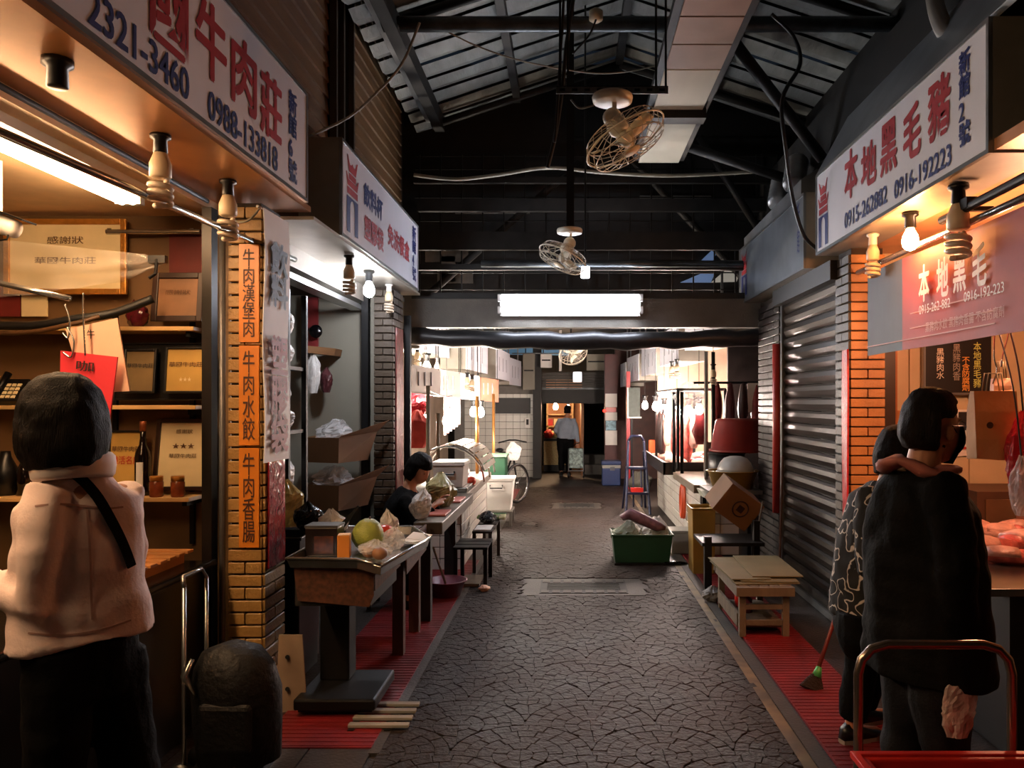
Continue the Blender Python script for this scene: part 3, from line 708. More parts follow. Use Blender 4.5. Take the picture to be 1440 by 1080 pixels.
# ================================================================== FANS
def fan(label, c, R, yaw, tilt, hang, spin=0, blade=fan_rust, detail=True):
    """oscillating ceiling fan: mount plate at c, cage below; tilt = axis angle from straight down"""
    c = V(c); t = thing('orbit_fan', label, 'fan', c, 'ceiling orbit fans')
    B().lathe([(.10, 0), (.105, -.012), (.10, -.035), (.085, -.04)], c, 22).build('mount_plate', fan_cream, t, smooth=True)
    if hang: B().cyl(c, V((c.x, c.y, hang)), .015).build('drop_rod', black_m, t)
    B().box(c+V((.01, 0, -.07)), (.022, .03, .09)).build('bracket_arm', fan_cream, t)
    ax = V((math.sin(tilt)*math.cos(yaw), math.sin(tilt)*math.sin(yaw), -math.cos(tilt)))
    m0 = c+V((0, 0, -.115)); B().ball(m0, (.05, .05, .05)).build('swivel_joint', fan_cream, t, smooth=True)
    m1 = m0+ax*.035; m2 = m0+ax*.10
    B().tube([m0+ax*.0, m1, m0+ax*.08, m2], [.035, .055, .052, .03], 14).build('motor', fan_cream, t, smooth=True)
    hc = m0+ax*.135; x = ax.orthogonal().normalized(); y = ax.cross(x)
    P = lambda r, a, d: hc+x*(r*math.cos(a))+y*(r*math.sin(a))+ax*d
    for k in range(3):
        b = B(); rings = []
        for i in range(6):
            rr = R*(.16+.72*i/5); wdt = .28+.34*math.sin(math.pi*min(1, i/5+.15)); a0 = spin+k*2*math.pi/3
            rings.append([P(rr, a0-wdt*.5/(rr/R+.3), .018), P(rr, a0, .004), P(rr, a0+wdt*.5/(rr/R+.3), -.018), P(rr, a0, .000)])
        b.loft(rings).build('blade', blade, t, smooth=True)
    B().tube([hc-ax*.03, hc, hc+ax*.035], [.035, .04, .02], 12).build('hub', fan_cream, t, smooth=True)
    nr = 20; 
    b = B()
    for k in range(nr):
        a = 2*math.pi*k/nr
        b.tube([P(.03, a, .065), P(R*.5, a+.25, .07), P(R*.88, a+.4, .05), P(R, a+.45, 0), P(R*.88, a+.4, -.05), P(R*.45, a+.3, -.075), P(.05, a+.2, -.08)], .0022, 5)
    o = b.build('cage_wires', fan_wire, t); o['kind'] = 'stuff'
    B().tube([P(R, 2*math.pi*k/32, 0) for k in range(32)], .0048, 6, closed=True).build('cage_rim', fan_cream, t, smooth=True)
    for rr, d in ((R*.88, .05), (R*.88, -.05), (R*.5, .07)):
        B().tube([P(rr, 2*math.pi*k/28, d) for k in range(28)], .0026, 5, closed=True).build('cage_ring', fan_wire, t)
    f = [P(0, 0, .074)]; B().lathe([(.045, -.004), (.048, 0), (.04, .006)], hc+ax*.07, 18, rot=ax.to_track_quat('Z', 'X').to_matrix()).build('badge', fan_rust, t, smooth=True)
    return t
Y1 = 4.0
t = thing('slotted_angle_bar', 'slotted steel angle bar carrying the near fan', 'bar', at(860, 130, Y1))
a, c = at(782, 131, Y1), at(939, 126, Y1); z = (a.z+c.z)/2
B().box2((a.x, Y1-.02, z-.02), (c.x, Y1-.016, z+.02)).build('bar_face', frame_al, t); B().box2((a.x, Y1-.02, z+.016), (c.x, Y1+.02, z+.02)).build('bar_flange', pipe_m, t)
for i in range(9):
    x = a.x+(c.x-a.x)*(i+.5)/9; B().box((x, Y1-.021, z), (.028, .004, .012)).build('slot', black_m, t)
for x in (a.x+.02, a.x+.06, c.x-.06, c.x-.01): B().cyl((x, Y1, z+.02), (x, Y1, 4.75), .006, n=6).build('hanger_rod', black_m, t)
fan('near rusty cream ceiling fan with wire cage tilted toward the camera', V((.215, Y1, z-.02)), .222, -.25, .52, 0, .5)
fan('second ceiling fan lit from below above the fluorescent tubes', at(801, 322, 6.3), .205, 3.5, .45, 0, .9, blade=fan_cream)
tag(B().box2((-.03, 6.27, at(0, 322, 6.3).z), (.03, 6.33, 4.9)).build('fan_drop_rod', black_m), 'dark drop rod above the second fan', 'rod')
fan('farthest ceiling fan inside the inner hall', at(803, 480, 13), .24, -1.2, .75, 3.1, .2, blade=fan_cream)

# ---------------------------------------------------------------- cables
def cable(label, pts, r, m=cable_k, name='cable'):
    P = [V(p) for p in pts]; out = []
    for i in range(len(P)-1):
        p0, p1, p2, p3 = P[max(i-1, 0)], P[i], P[i+1], P[min(i+2, len(P)-1)]
        for k in range(6):
            t = k/6; out.append(.5*((2*p1)+(p2-p0)*t+(2*p0-5*p1+4*p2-p3)*t*t+(3*p1-p0-3*p2+p3)*t**3))
    out.append(P[-1]); tag(B().tube(out, r, 6).build(name, m, smooth=True), label, 'cable')
cable('pale cable sagging across the lattice below the near fan', [at(582, 246, 7.6), at(640, 252, 7.6), at(700, 246, 7.6), at(771, 236, 7.6), at(850, 243, 7.6), at(950, 247, 7.6), at(1085, 240, 7.6)], .018, cable_m)
cable('cable bundle dropping from the roof beside the fan bar', [at(806, 0, 4.6), at(797, 60, 4.6), at(790, 130, 4.6), at(781, 190, 4.6), at(770, 236, 4.6)], .012, cable_k)
cable('thinner black cable beside the dropping bundle', [at(793, -80, 4.5), at(792, 10, 4.5), at(788, 80, 4.5), at(784, 150, 4.5), at(780, 200, 4.5)], .008, cable_k)
cable('thin stray wire slung under the roof', [at(608, 33, 6), at(660, 60, 6), at(720, 82, 6), at(790, 97, 6), at(860, 103, 6), at(940, 86, 6), at(1045, 36, 6)], .006, cable_m)
cable('dark wire drooping from the roof pipe to the clapboards', [at(590, 32, 5.5), at(565, 90, 5.5), at(530, 130, 5.5), at(490, 165, 5.3), at(427, 195, 5)], .010, cable_m)
cable('black cable looping down between the two right signs', [at(1085, 20, 5.2), at(1115, 50, 5.2), at(1125, 90, 5.2), at(1100, 140, 5.2), at(1105, 210, 5.3), at(1115, 280, 5.6), at(1130, 330, 5.7), at(1149, 350, 5.75)], .014, cable_k)
cable('small loop of cable under the left soffit by the pillar', [at(318, 300, 3.9), at(335, 312, 3.9), at(352, 308, 3.9), at(366, 292, 3.9)], .006, cable_m)
cable('fan power lead curling off the near bar', [at(803, 140, 4), at(815, 152, 4), at(835, 148, 4)], .005, cable_m)
tag(B().lathe([(.02, -.05), (.05, -.03), (.05, .03), (.02, .05)], at(838, 22, 5.6), 12).build('junction_box', fan_rust, smooth=True), 'rusty round junction fitting on the tie pipe', 'fitting')
cable('black lead from the rusty junction to the fan', [at(838, 28, 5.5), at(828, 50, 5.4), at(806, 75, 5.2)], .007, cable_k)
# white elbow pipe top right
cable('fat pale ventilation pipe curving at the top right corner', [at(1313, -40, 4.3), at(1316, 10, 4.2), at(1335, 48, 4.1), at(1368, 30, 3.9), at(1420, -20, 3.5)], .05, mat('pale_pvc', '#a8a59b', .4), name='vent_pipe')
# ================================================================== PEOPLE
from mathutils.bvhtree import BVHTree
def remesh(b, voxel, sm, m, name, wrinkle=0, wsc=14, off=V((0, 0, 0))):
    o = bpy.data.objects.new('tmp', b.mesh('tmp', None)); COL.objects.link(o)
    md = o.modifiers.new('r', 'REMESH'); md.mode = 'VOXEL'; md.voxel_size = voxel; md.use_smooth_shade = True
    ms = o.modifiers.new('s', 'SMOOTH'); ms.iterations = sm; ms.factor = .5
    me = evalmesh(o); old = o.data; bpy.data.objects.remove(o); bpy.data.meshes.remove(old)
    if wrinkle:
        nv = len(me.vertices); nor = [v.normal.copy() for v in me.vertices]; cos = [v.co.copy() for v in me.vertices]; out = []
        for p, nn in zip(cos, nor):
            q = V((p.x*wsc, p.y*wsc, p.z*wsc*.55)); k = noise.noise(q)+.5*noise.noise(q*2.1)
            k += 1.1*noise.noise(V((p.x*7+p.z*6, p.y*7, p.z*17)))
            p = p+nn*(wrinkle*k-abs(noise.noise(q*.8+V((5, 1, 2))))*wrinkle); out += [p.x, p.y, p.z]
        me.vertices.foreach_set('co', out)
    me.name = name; me.materials.clear(); me.materials.append(m)
    return me
def addmesh(name, me, root):
    off = ORIG[root.name]; me.transform(Matrix.Translation(-off)); me.polygons.foreach_set('use_smooth', [True]*len(me.polygons))
    o = bpy.data.objects.new(name, me); COL.objects.link(o); o.parent = root; ORIG[o.name] = off; return o
def hand(b, w, d, palmn, s=1.0, curl=.9):
    """palm and five fingers from wrist w along d; palmn = palm normal; fingers curl toward palmn"""
    d = V(d).normalized(); n = V(palmn); n = (n-d*n.dot(d)).normalized(); x = d.cross(n)
    b.tube([w, w+d*.03*s, w+d*.085*s], [(.022*s, .03*s), (.018*s, .038*s), (.014*s, .04*s)], 10, side=n)
    for k, (off, ln) in enumerate(((-.03, .066), (-.01, .078), (.011, .072), (.03, .056))):
        p = w+d*.08*s+x*off*s; pts = [p]; dd = d.copy(); L = ln*s
        for j in range(3):
            dd = (dd+n*curl*.55).normalized(); pts.append(pts[-1]+dd*L*(.42, .33, .25)[j])
        b.tube(pts, [.0095*s, .0092*s, .0085*s, .007*s], 8)
    p = w+d*.03*s-x*.034*s; b.tube([p, p-x*.02*s+d*.025*s+n*.012*s, p-x*.018*s+d*.055*s+n*.03*s], [.012*s, .0105*s, .008*s], 8)
def headparts(b, hc, f, u, s=1.0):
    r = f.cross(u); R = Matrix((r, f, u)).transposed()
    b.ball(hc+u*.02*s-f*.01*s, (.074*s, .094*s, .105*s), 18, 12, R)
    b.tube([hc+f*.02*s-u*.0*s, hc+f*.035*s-u*.06*s, hc+f*.055*s-u*.105*s], [(.078*s, .068*s), (.066*s, .056*s), (.032*s, .026*s)], 14, side=f)
    b.tube([hc+f*.082*s+u*.022*s, hc+f*.098*s-u*.012*s, hc+f*.106*s-u*.03*s, hc+f*.085*s-u*.04*s], [.008*s, .011*s, .014*s, .012*s], 8)
    b.tube([hc+f*.085*s-u*.062*s-r*.022*s, hc+f*.095*s-u*.061*s, hc+f*.085*s-u*.062*s+r*.022*s], [.006*s, .009*s, .006*s], 8)
    for q in (-1, 1): b.ball(hc+r*q*.078*s-f*.012*s-u*.012*s, (.010*s, .020*s, .031*s), 10, 8, R)
    for q in (-1, 1): b.tube([hc+f*.082*s+u*.032*s+r*q*.012*s, hc+f*.078*s+u*.036*s+r*q*.045*s], .008*s, 6)
def hair(root, hc, f, u, style, m, s=1.0):
    r = f.cross(u); b = B(); rings = []; n = 28
    low = {'bob': -.12, 'short': -.085, 'tied': -.05}[style]
    prof = [(.13, .15), (.124, .46), (.108, .70), (.08, .88), (.045, 1.0), (0, 1.05), (-.04, 1.06), (-.075, 1.02 if style == 'bob' else .96), (low, .86 if style == 'bob' else .78)]
    for i, (z, k) in enumerate(prof):
        ring = []
        for q in range(n):
            a = 2*math.pi*q/n; cs, sn = math.cos(a), math.sin(a)       # sn: forward
            kk = k*(1+.03*noise.noise(V((cs*4, sn*4, z*9+i))))
            R1 = (.086 if style != 'bob' else .099, .106 if style != 'bob' else .110)
            fr = sn
            if z < .065 and fr > .45 and style != 'bob' or (style == 'bob' and z < .03 and fr > .62): kk *= .55
            if style != 'bob' and z < .03 and fr > -.3: kk *= .62
            ring.append(hc+u*(z+.012)*s+r*(cs*R1[0]*kk*s)+f*((sn*R1[1]*kk-.014)*s))
        rings.append(ring)
    b.loft(rings)
    me = remesh(b, .007*s, 3, m, 'hair', .004, 30); return addmesh('hair', me, root)
def human(label, base, J, tops, legs, skinm=skin_m, hairm=hair_m, style='short', s=1.0, vox=.007, top_name='shirt', leg_name='trousers', gr=None):
    t = thing('person', label, 'person', base)
    hc, f = V(J['head']), V(J['f']).normalized(); u = V((0, 0, 1)); u = (u-f*u.dot(f)).normalized()
    b = B(); headparts(b, hc, f, u, s)
    nb = V(J['neck']); ch = V(J['chest']); pv = V(J['pelvis'])
    b.tube([hc-u*.05*s-f*.02*s, nb, nb-V((0, 0, .06))], [.055*s, .055*s, .07*s], 14)
    b.tube([nb-V((0, 0, .03)), ch, pv], [(.06*s, .06*s), (.12*s, .08*s), (.12*s, .08*s)], 14, side=J['r'])
    for sd in 'LR':
        a = [V(J[k+sd]) for k in ('sh', 'el', 'wr')]
        b.tube([nb-V((0, 0, .06)), a[0], (a[0]+a[1])/2, a[1], (a[1]+a[2])/2, a[2]], [.05*s, .048*s, .043*s, .036*s, .034*s, .024*s], 12)
        hand(b, a[2], V(J.get('hd'+sd, a[2]-a[1])), V(J.get('pn'+sd, (0, 0, -1))), s, J.get('curl', .7))
        g = [V(J[k+sd]) for k in ('hip', 'kn', 'an')]
        b.tube([g[0]+V((0, 0, .06)), g[0], (g[0]+g[1])/2, g[1], g[1]*.6+g[2]*.4, g[2]], [.07*s, .075*s, .065*s, .05*s, .045*s, .034*s], 12)
        toe = V(J['toe'+sd]); b.tube([g[2], g[2]-V((0, 0, .04)), g[2]*.5+toe*.5-V((0, 0, .02)), toe], [.034*s, .035*s, .033*s, .025*s], 10)
    addmesh('body', remesh(b, vox, 4, skinm, 'body'), t)
    r = f.cross(u)
    for q in (-1, 1): B().ball(hc+f*.074*s+u*.012*s+r*q*.03*s, .011*s, 8, 6).build('eye', mat('eye_dark', '#1a1210', .2), t, smooth=True)
    hair(t, hc, f, u, style, hairm, s)
    # top garment
    b = B(); c = [(V(p), a, d) for p, a, d in tops['torso']]
    b.tube([p for p, a, d in c], [(a, d) for p, a, d in c], 24, side=J['r'])
    for sd in 'LR':
        a = [V(J[k+sd]) for k in ('sh', 'el', 'wr')]; w = tops['sleeve']; e = tops.get('cuff', .96)
        b.tube([nb-V((0, 0, .09))*s, a[0], (a[0]+a[1])/2, a[1], (a[1]+a[2])/2, a[1]+(a[2]-a[1])*e], [w*1.0, w*1.02, w*.95, w*.9, w*.82, w*.7], 14)
    top = addmesh(top_name, remesh(b, vox*1.3, 5, tops['m'], top_name, tops.get('wr', .007), tops.get('ws', 13)), t)
    # legs
    b = B(); w = legs['w']
    for sd in 'LR':
        g = [V(J[k+sd]) for k in ('hip', 'kn', 'an')]
        b.tube([g[0]+V((0, 0, .10)), g[0], (g[0]+g[1])/2, g[1], (g[1]+g[2])/2, g[2]+V((0, 0, .03))], [w*1.1, w*1.12, w, w*.8, w*.74, w*.66], 14)
    b.tube([pv+V((0, 0, .12)), pv, pv-V((0, 0, .08))], [(w*1.6, w*1.15), (w*1.75, w*1.3), (w*1.6, w*1.2)], 20, side=J['r'])
    addmesh(leg_name, remesh(b, vox*1.4, 4, legs['m'], leg_name, .006, 11), t)
    for sd in 'LR':
        an, toe = V(J['an'+sd]), V(J['toe'+sd]); d = (toe-an); d.z = 0; d.normalize(); sdv = V((-d.y, d.x, 0)); z0 = 0
        hl = V((an.x, an.y, 0))-d*.065*s; tp = V((toe.x, toe.y, 0))+d*.02*s
        out = [hl+sdv*.022, hl*.7+tp*.3+sdv*.036, hl*.3+tp*.7+sdv*.045, tp+sdv*.02, tp-sdv*.02, hl*.3+tp*.7-sdv*.045, hl*.7+tp*.3-sdv*.036, hl-sdv*.022]
        sh = [p+V((0, 0, .025)) for p in out]; cx = sum(out, V((0, 0, 0)))/8
        hgt = (.10, .085, .06, .05, .05, .06, .085, .10)
        o = B().loft([sh, [p*.94+cx*.06+V((0, 0, h*.75)) for p, h in zip(out, hgt)], [p*.7+cx*.3+V((0, 0, h)) for p, h in zip(out, hgt)]]).build('shoe', legs.get('shoe', blackplastic), t, smooth=True)
        B().loft([[p+V((0, 0, .001)) for p in out], [p+V((0, 0, .027)) for p in out]]).build('sole', legs.get('sole', blackplastic), o)
    return t, top
def band(root, top, pix, w, th, m, name, off=.004):
    """flat strap laid on a garment along a path of sight lines from the street side"""
    me = top.data; o3 = ORIG[top.name]; bv = BVHTree.FromPolygons([v.co+o3 for v in me.vertices], [tuple(p.vertices) for p in me.polygons])
    L = []; eye = V((0, 0, H))
    for i in range(len(pix)-1):
        for k in range(4):
            a = V(pix[i]).lerp(V(pix[i+1]), k/4); d = (at(a.x, a.y, 1)-eye).normalized(); loc, n, _, _ = bv.ray_cast(eye, d)
            if loc is not None: L.append((loc+n*off, n))
    P = [x[0] for x in L]; Nn = [x[1] for x in L]
    for _ in range(3):
        P = [P[0]]+[(P[i-1]+P[i]*2+P[i+1])/4 for i in range(1, len(P)-1)]+[P[-1]]; Nn = [Nn[0]]+[(Nn[i-1]+Nn[i]+Nn[i+1]).normalized() for i in range(1, len(P)-1)]+[Nn[-1]]
    rings = []
    for i, (p, n) in enumerate(zip(P, Nn)):
        tdir = (P[min(i+1, len(P)-1)]-P[max(i-1, 0)]).normalized(); sd = tdir.cross(n).normalized()*w/2
        rings.append([p+sd, p-sd, p-sd+n*th, p+sd+n*th])
    return B().loft(rings).build(name, m, root, smooth=False)

# --- woman in a pink shirt at the beef stall
R1 = V((.66, .75, 0)); C = at(117, 705, 2.12)
J = dict(head=at(86, 602, 2.1), f=(-.74, .66, -.12), r=R1, neck=at(108, 672, 2.11), chest=at(115, 760, 2.12), pelvis=at(118, 935, 2.12),
    shL=at(64, 700, 2.03), shR=at(172, 700, 2.24), elL=at(48, 842, 1.98), elR=at(178, 840, 2.34), wrL=at(-28, 815, 2.16), wrR=at(90, 800, 2.52),
    hipL=at(82, 960, 2.06), hipR=at(158, 960, 2.19), knL=V((-1.38, 2.08, .48)), knR=V((-1.22, 2.22, .48)), anL=V((-1.37, 2.06, .09)), anR=V((-1.20, 2.20, .09)),
    toeL=V((-1.50, 2.17, .03)), toeR=V((-1.33, 2.31, .03)), hdL=(-.7, .7, .1), hdR=(-.9, .4, 0))
t, top = human('woman with bobbed black hair in a pink shirt with a black shoulder strap', V((-1.3, 2.12, 0)), J,
    dict(torso=[(at(118, 897, 2.12), .182, .112), (at(117, 875, 2.12), .178, .110), (at(114, 820, 2.12), .162, .100), (at(112, 760, 2.12), .164, .102), (at(110, 705, 2.12), .155, .092), (at(110, 682, 2.12), .10, .07), (at(107, 662, 2.11), .066, .06)], sleeve=.062, m=pinkshirt, wr=.009, ws=9, cuff=.9),
    dict(w=.078, m=blackcloth), style='bob', s=1.04, vox=.0065)
# collar, strap, mask
b = B(); hc = at(104, 657, 2.1)
b.tube([hc+R1*(.092*math.cos(a))+V((.66, -.75, 0))*(.084*math.sin(a))+V((0, 0, .012*math.sin(a))) for a in [2*math.pi*k/20 for k in range(20)]], [(.034, .012)]*20, 8, closed=True, side=(0, 0, 1)).build('collar', mat('pale_collar', '#f0e2dc', .7), t, smooth=True)
band(t, top, [(88, 668, 0), (112, 672, 0), (136, 700, 0), (158, 740, 0), (174, 775, 0), (184, 805, 0)], .026, .005, blackcloth, 'shoulder_strap', .008)
seam = mat('pink_seam', '#b08a80', .8)
band(t, top, [(50, 712, 0), (85, 708, 0), (120, 712, 0), (150, 716, 0), (180, 712, 0)], .005, .002, seam, 'yoke_seam', .001)
band(t, top, [(122, 716, 0), (126, 770, 0), (128, 830, 0), (130, 885, 0)], .005, .002, seam, 'back_seam', .001)
band(t, top, [(40, 890, 0), (75, 894, 0), (110, 892, 0), (150, 884, 0), (195, 868, 0)], .005, .002, seam, 'hem_seam', .001)
fM = V((-.74, .66, -.12)).normalized(); uM = (V((0, 0, 1))-fM*V((0, 0, 1)).dot(fM)).normalized(); rM = fM.cross(uM)
def facemask(t, hc, f, u, m, s=1.0):
    r = f.cross(u); b = B(); rings = []
    for i in range(8):
        z = .012-.125*i/7; k = .074+.02*math.sin(math.pi*min(1, i/5))-.035*max(0, i-4)/3; ring = []
        rings.append([hc+u*z*s+r*(.078*s*math.sin(a)*(1-.25*max(0, i-3)/4))+f*((k+.024)*s*math.cos(a*.82)-.006*s) for a in [-1.25+2.5*q/10 for q in range(11)]])
    n = 11; vs = [p for q in rings for p in q]; fs = [(i*n+k, i*n+k+1, (i+1)*n+k+1, (i+1)*n+k) for i in range(7) for k in range(n-1)]
    o = b.add(vs, fs).build('face_mask', m, t, smooth=True); md = o.modifiers.new('thick', 'SOLIDIFY'); md.thickness = .004; md.offset = 1
    for q in (-1, 1):
        B().tube([hc+r*q*.07*s+f*.03*s-u*.01*s, hc+r*q*.084*s-f*.01*s+u*.012*s], .0018, 5).build('ear_loop', m, t)
facemask(t, at(86, 602, 2.1), fM, uM, mat('pale_pink_mask', '#d9a08c', .7), 1.04)

# --- man in black coat and black mask at the pork stall
R2 = V((.47, -.88, 0)); D2 = V((.88, .47, 0))
J = dict(head=at(1312, 603, 2.65), f=(.90, .42, -.06), r=R2, neck=at(1296, 660, 2.65), chest=at(1298, 750, 2.65), pelvis=at(1302, 900, 2.65),
    shL=at(1266, 690, 2.80), shR=at(1330, 692, 2.50), elL=at(1290, 820, 2.9), elR=at(1345, 800, 2.44), wrL=at(1330, 860, 2.85), wrR=at(1352, 905, 2.52),
    hipL=at(1285, 950, 2.72), hipR=at(1318, 950, 2.58), knL=V((1.18, 2.76, .47)), knR=V((1.24, 2.58, .47)), anL=V((1.16, 2.76, .09)), anR=V((1.22, 2.55, .09)),
    toeL=V((1.31, 2.84, .03)), toeR=V((1.37, 2.62, .03)), hdR=(.1, .05, -1), pnR=(-.3, .9, 0), curl=1.25)
t, top = human('man in a black coat and black face mask facing the pork stall', V((1.2, 2.66, 0)), J,
    dict(torso=[(at(1302, 945, 2.65), .235, .165), (at(1300, 880, 2.65), .232, .165), (at(1297, 790, 2.65), .218, .158), (at(1294, 720, 2.65), .205, .145), (at(1292, 680, 2.65), .16, .115), (at(1294, 660, 2.65), .085, .08)], sleeve=.078, m=blackcloth, wr=.010, ws=9, cuff=.92),
    dict(w=.095, m=jeans_m), style='short', s=1.0, hairm=hairb_m, vox=.0065, top_name='coat')
fM = V((.90, .42, -.06)).normalized(); uM = (V((0, 0, 1))-fM*V((0, 0, 1)).dot(fM)).normalized(); rM = fM.cross(uM); hc = at(1312, 603, 2.65)
facemask(t, hc, fM, uM, blackcloth, 1.0)
b = B()
for q in (-1, 1):
    b.tube([hc+fM*.094+uM*.012+rM*(q*.03+.024*math.cos(a))+uM*(.018*math.sin(a)) for a in [2*math.pi*k/14 for k in range(14)]], .0016, 5, closed=True)
    b.tube([hc+fM*.09+uM*.014+rM*q*.055, hc+rM*q*.08+uM*.012-fM*.01], .0016, 5)
b.build('spectacles', lens_m, t)
hd = at(1284, 660, 2.62)
b = B(); b.tube([hd+R2*(.10*math.cos(a))+D2*(.085*math.sin(a)+.02)+V((0, 0, -.018*math.sin(a)+.012*math.sin(3*a))) for a in [2*math.pi*k/22 for k in range(22)]], [(.020+.005*math.sin(k*2.1), .042+.008*math.sin(k*1.3)) for k in range(22)], 10, closed=True, side=(0, 0, 1)).warp(.014, 16).build('hood', rose_m, t, smooth=True)

# plastic bag of meat in his hand
def sack(b, c, r, h, seed=1, amp=.25, n=30, m=18, flat=.15, neck=0):
    """crumpled bag: bulging lathe with creases; c = base centre"""
    rings = []
    for i in range(m+1):
        a = i/m; k = math.sin(math.pi*(.12+.80*a))**.6
        if neck and a > .72: k *= max(.14, 1-((a-.72)/.28)**.8*(1-neck))
        sx = .35*noise.noise(V((a*2.2, seed*1.9, 0)))*a; sy = .35*noise.noise(V((a*2.2, seed*2.7, 5)))*a
        ring = []
        for q in range(n):
            th = 2*math.pi*q/n; cs, sn = math.cos(th), math.sin(th)
            nn = 1+amp*noise.noise(V((cs*1.6+seed*3.7, sn*1.6, a*2.5)))-amp*.7*abs(noise.noise(V((cs*4+seed, sn*4, a*6))))-amp*.45*abs(noise.noise(V((cs*9, sn*9+seed, a*12))))
            nn += amp*.3*max(0, a-.55)*math.sin(th*7+seed)
            ring.append(V(c)+V((r[0]*(k*nn*cs+sx), r[1]*(k*nn*sn+sy), h*a*(1+.12*noise.noise(V((cs*2, sn*2+seed, a)))*a))))
        rings.append(ring)
    return b.loft(rings)
c = at(1346, 1036, 2.46)
t = thing('carrier_bag', 'translucent carrier bag of raw meat held by the man in black', 'bag', c)
sack(B(), c, (.058, .03), .22, 3, .3, neck=.25).build('bag_film', mat('pinkish_bag_film', '#e4ccc4', .15, var=.2, alpha=.55, bump=.4), t)
sack(B(), c+V((0, 0, .010)), (.044, .022), .07, 5, .3).build('meat_inside', mat('bagged_pork', '#a8706a', .4, var=.4, scale=20), t, smooth=True)
B().tube([c+V((0, 0, .2)), at(1350, 940, 2.47), at(1353, 925, 2.49)], [.02, .012, .008], 8).build('twisted_handles', mat('pinkish_bag_film', '#b87a74', .2, var=.2, alpha=.5), t, smooth=True)

# --- woman behind him in a patterned top
pm = mat('loop_print', '#0a0a0b', .8); nt = pm.node_tree; p = nt.nodes['Principled BSDF']
vo = nt.nodes.new('ShaderNodeTexVoronoi'); vo.inputs['Scale'].default_value = 15; tc = nt.nodes.new('ShaderNodeTexCoord')
wz = nt.nodes.new('ShaderNodeTexNoise'); wz.inputs['Scale'].default_value = 9; ad = nt.nodes.new('ShaderNodeMixRGB'); ad.inputs[0].default_value = .12
nt.links.new(tc.outputs['Object'], wz.inputs['Vector']); nt.links.new(tc.outputs['Object'], ad.inputs[1]); nt.links.new(wz.outputs['Color'], ad.inputs[2]); nt.links.new(ad.outputs[0], vo.inputs['Vector'])
cr = nt.nodes.new('ShaderNodeValToRGB'); els = cr.color_ramp.elements; els[0].position = .40; els[0].color = (.006, .006, .007, 1); els[1].position = .43; els[1].color = (.62, .55, .5, 1)
e = els.new(.47); e.color = (.62, .55, .5, 1); e = els.new(.50); e.color = (.006, .006, .007, 1)
nt.links.new(vo.outputs['Distance'], cr.inputs[0]); nt.links.new(cr.outputs[0], p.inputs['Base Color'])
R3 = V((.5, -.866, 0))
J = dict(head=at(1266, 640, 3.62), f=(.86, .45, -.25), r=R3, neck=at(1250, 680, 3.62), chest=at(1236, 750, 3.62), pelvis=at(1222, 880, 3.66),
    shL=at(1240, 700, 3.78), shR=at(1222, 700, 3.48), elL=at(1270, 790, 3.85), elR=at(1222, 800, 3.40), wrL=at(1310, 800, 3.9), wrR=at(1262, 820, 3.42),
    hipL=at(1230, 890, 3.74), hipR=at(1212, 890, 3.58), knL=V((1.46, 3.76, .44)), knR=V((1.38, 3.68, .44)), anL=V((1.47, 3.92, .09)), anR=V((1.34, 3.72, .09)),
    toeL=V((1.62, 4.0, .03)), toeR=V((1.49, 3.78, .03)))
t, top = human('woman behind the man in black wearing a black top printed with white loops', V((1.42, 3.68, 0)), J,
    dict(torso=[(at(1220, 868, 3.64), .19, .15), (at(1222, 820, 3.64), .19, .15), (at(1230, 760, 3.63), .185, .145), (at(1240, 705, 3.62), .165, .115), (at(1247, 682, 3.62), .085, .075)], sleeve=.066, m=pm, wr=.006),
    dict(w=.105, m=blackcloth, sole=sole_m), style='bob', s=.98, vox=.008, hairm=hairb_m)

# --- far shopper with a trolley bag
Yf = 17.3; bx = at(797, 0, Yf).x
def fp(dx, dy, z): return V((bx+dx, Yf+dy, z))
J = dict(head=fp(.02, 0, 1.43), f=(.1, 1, -.05), r=V((1, 0, 0)), neck=fp(0, 0, 1.28), chest=fp(-.01, 0, 1.1), pelvis=fp(-.03, 0, .80),
    shL=fp(-.17, 0, 1.22), shR=fp(.16, 0, 1.22), elL=fp(-.24, .05, .98), elR=fp(.22, -.02, .96), wrL=fp(-.20, .2, .92), wrR=fp(.24, -.08, .74),
    hipL=fp(-.12, 0, .76), hipR=fp(.06, 0, .76), knL=fp(-.12, .02, .42), knR=fp(.05, .02, .42), anL=fp(-.12, -.02, .08), anR=fp(.05, .03, .08),
    toeL=fp(-.13, .13, .03), toeR=fp(.05, .18, .03))
human('far shopper in a pale blue jacket walking away with a trolley bag', fp(0, 0, 0), J,
    dict(torso=[(fp(-.03, 0, .82), .20, .15), (fp(-.02, 0, .95), .195, .15), (fp(0, 0, 1.12), .19, .13), (fp(0, 0, 1.22), .16, .10), (fp(0, 0, 1.28), .07, .07)], sleeve=.065, m=greyjacket),
    dict(w=.095, m=blackcloth), style='tied', s=.95, vox=.011, top_name='jacket', leg_name='trousers')
c = at(810, 672, 16.8)
t = thing('trolley_bag', 'floral wheeled trolley bag pulled by the far shopper', 'trolley bag', (c.x, 16.8, 0))
fl = mat('floral_cloth', '#8fa39f', .7, var=.9, scale=16)
B().box((c.x, 16.85, .42), (.30, .22, .42)).warp(.01, 8).build('bag_body', fl, t, bevel=.02)
for x in (-.16, .16):
    B().cyl((c.x+x, 16.72, .03), (c.x+x, 16.95, .62), .012).build('frame_tube', frame_al, t); B().cyl((c.x+x-.015, 16.74, .07), (c.x+x+.015, 16.74, .07), .07).build('wheel', blackplastic, t)
B().cyl((c.x-.16, 16.72, .16), (c.x+.16, 16.72, .16), .012).build('cross_bar', frame_al, t)
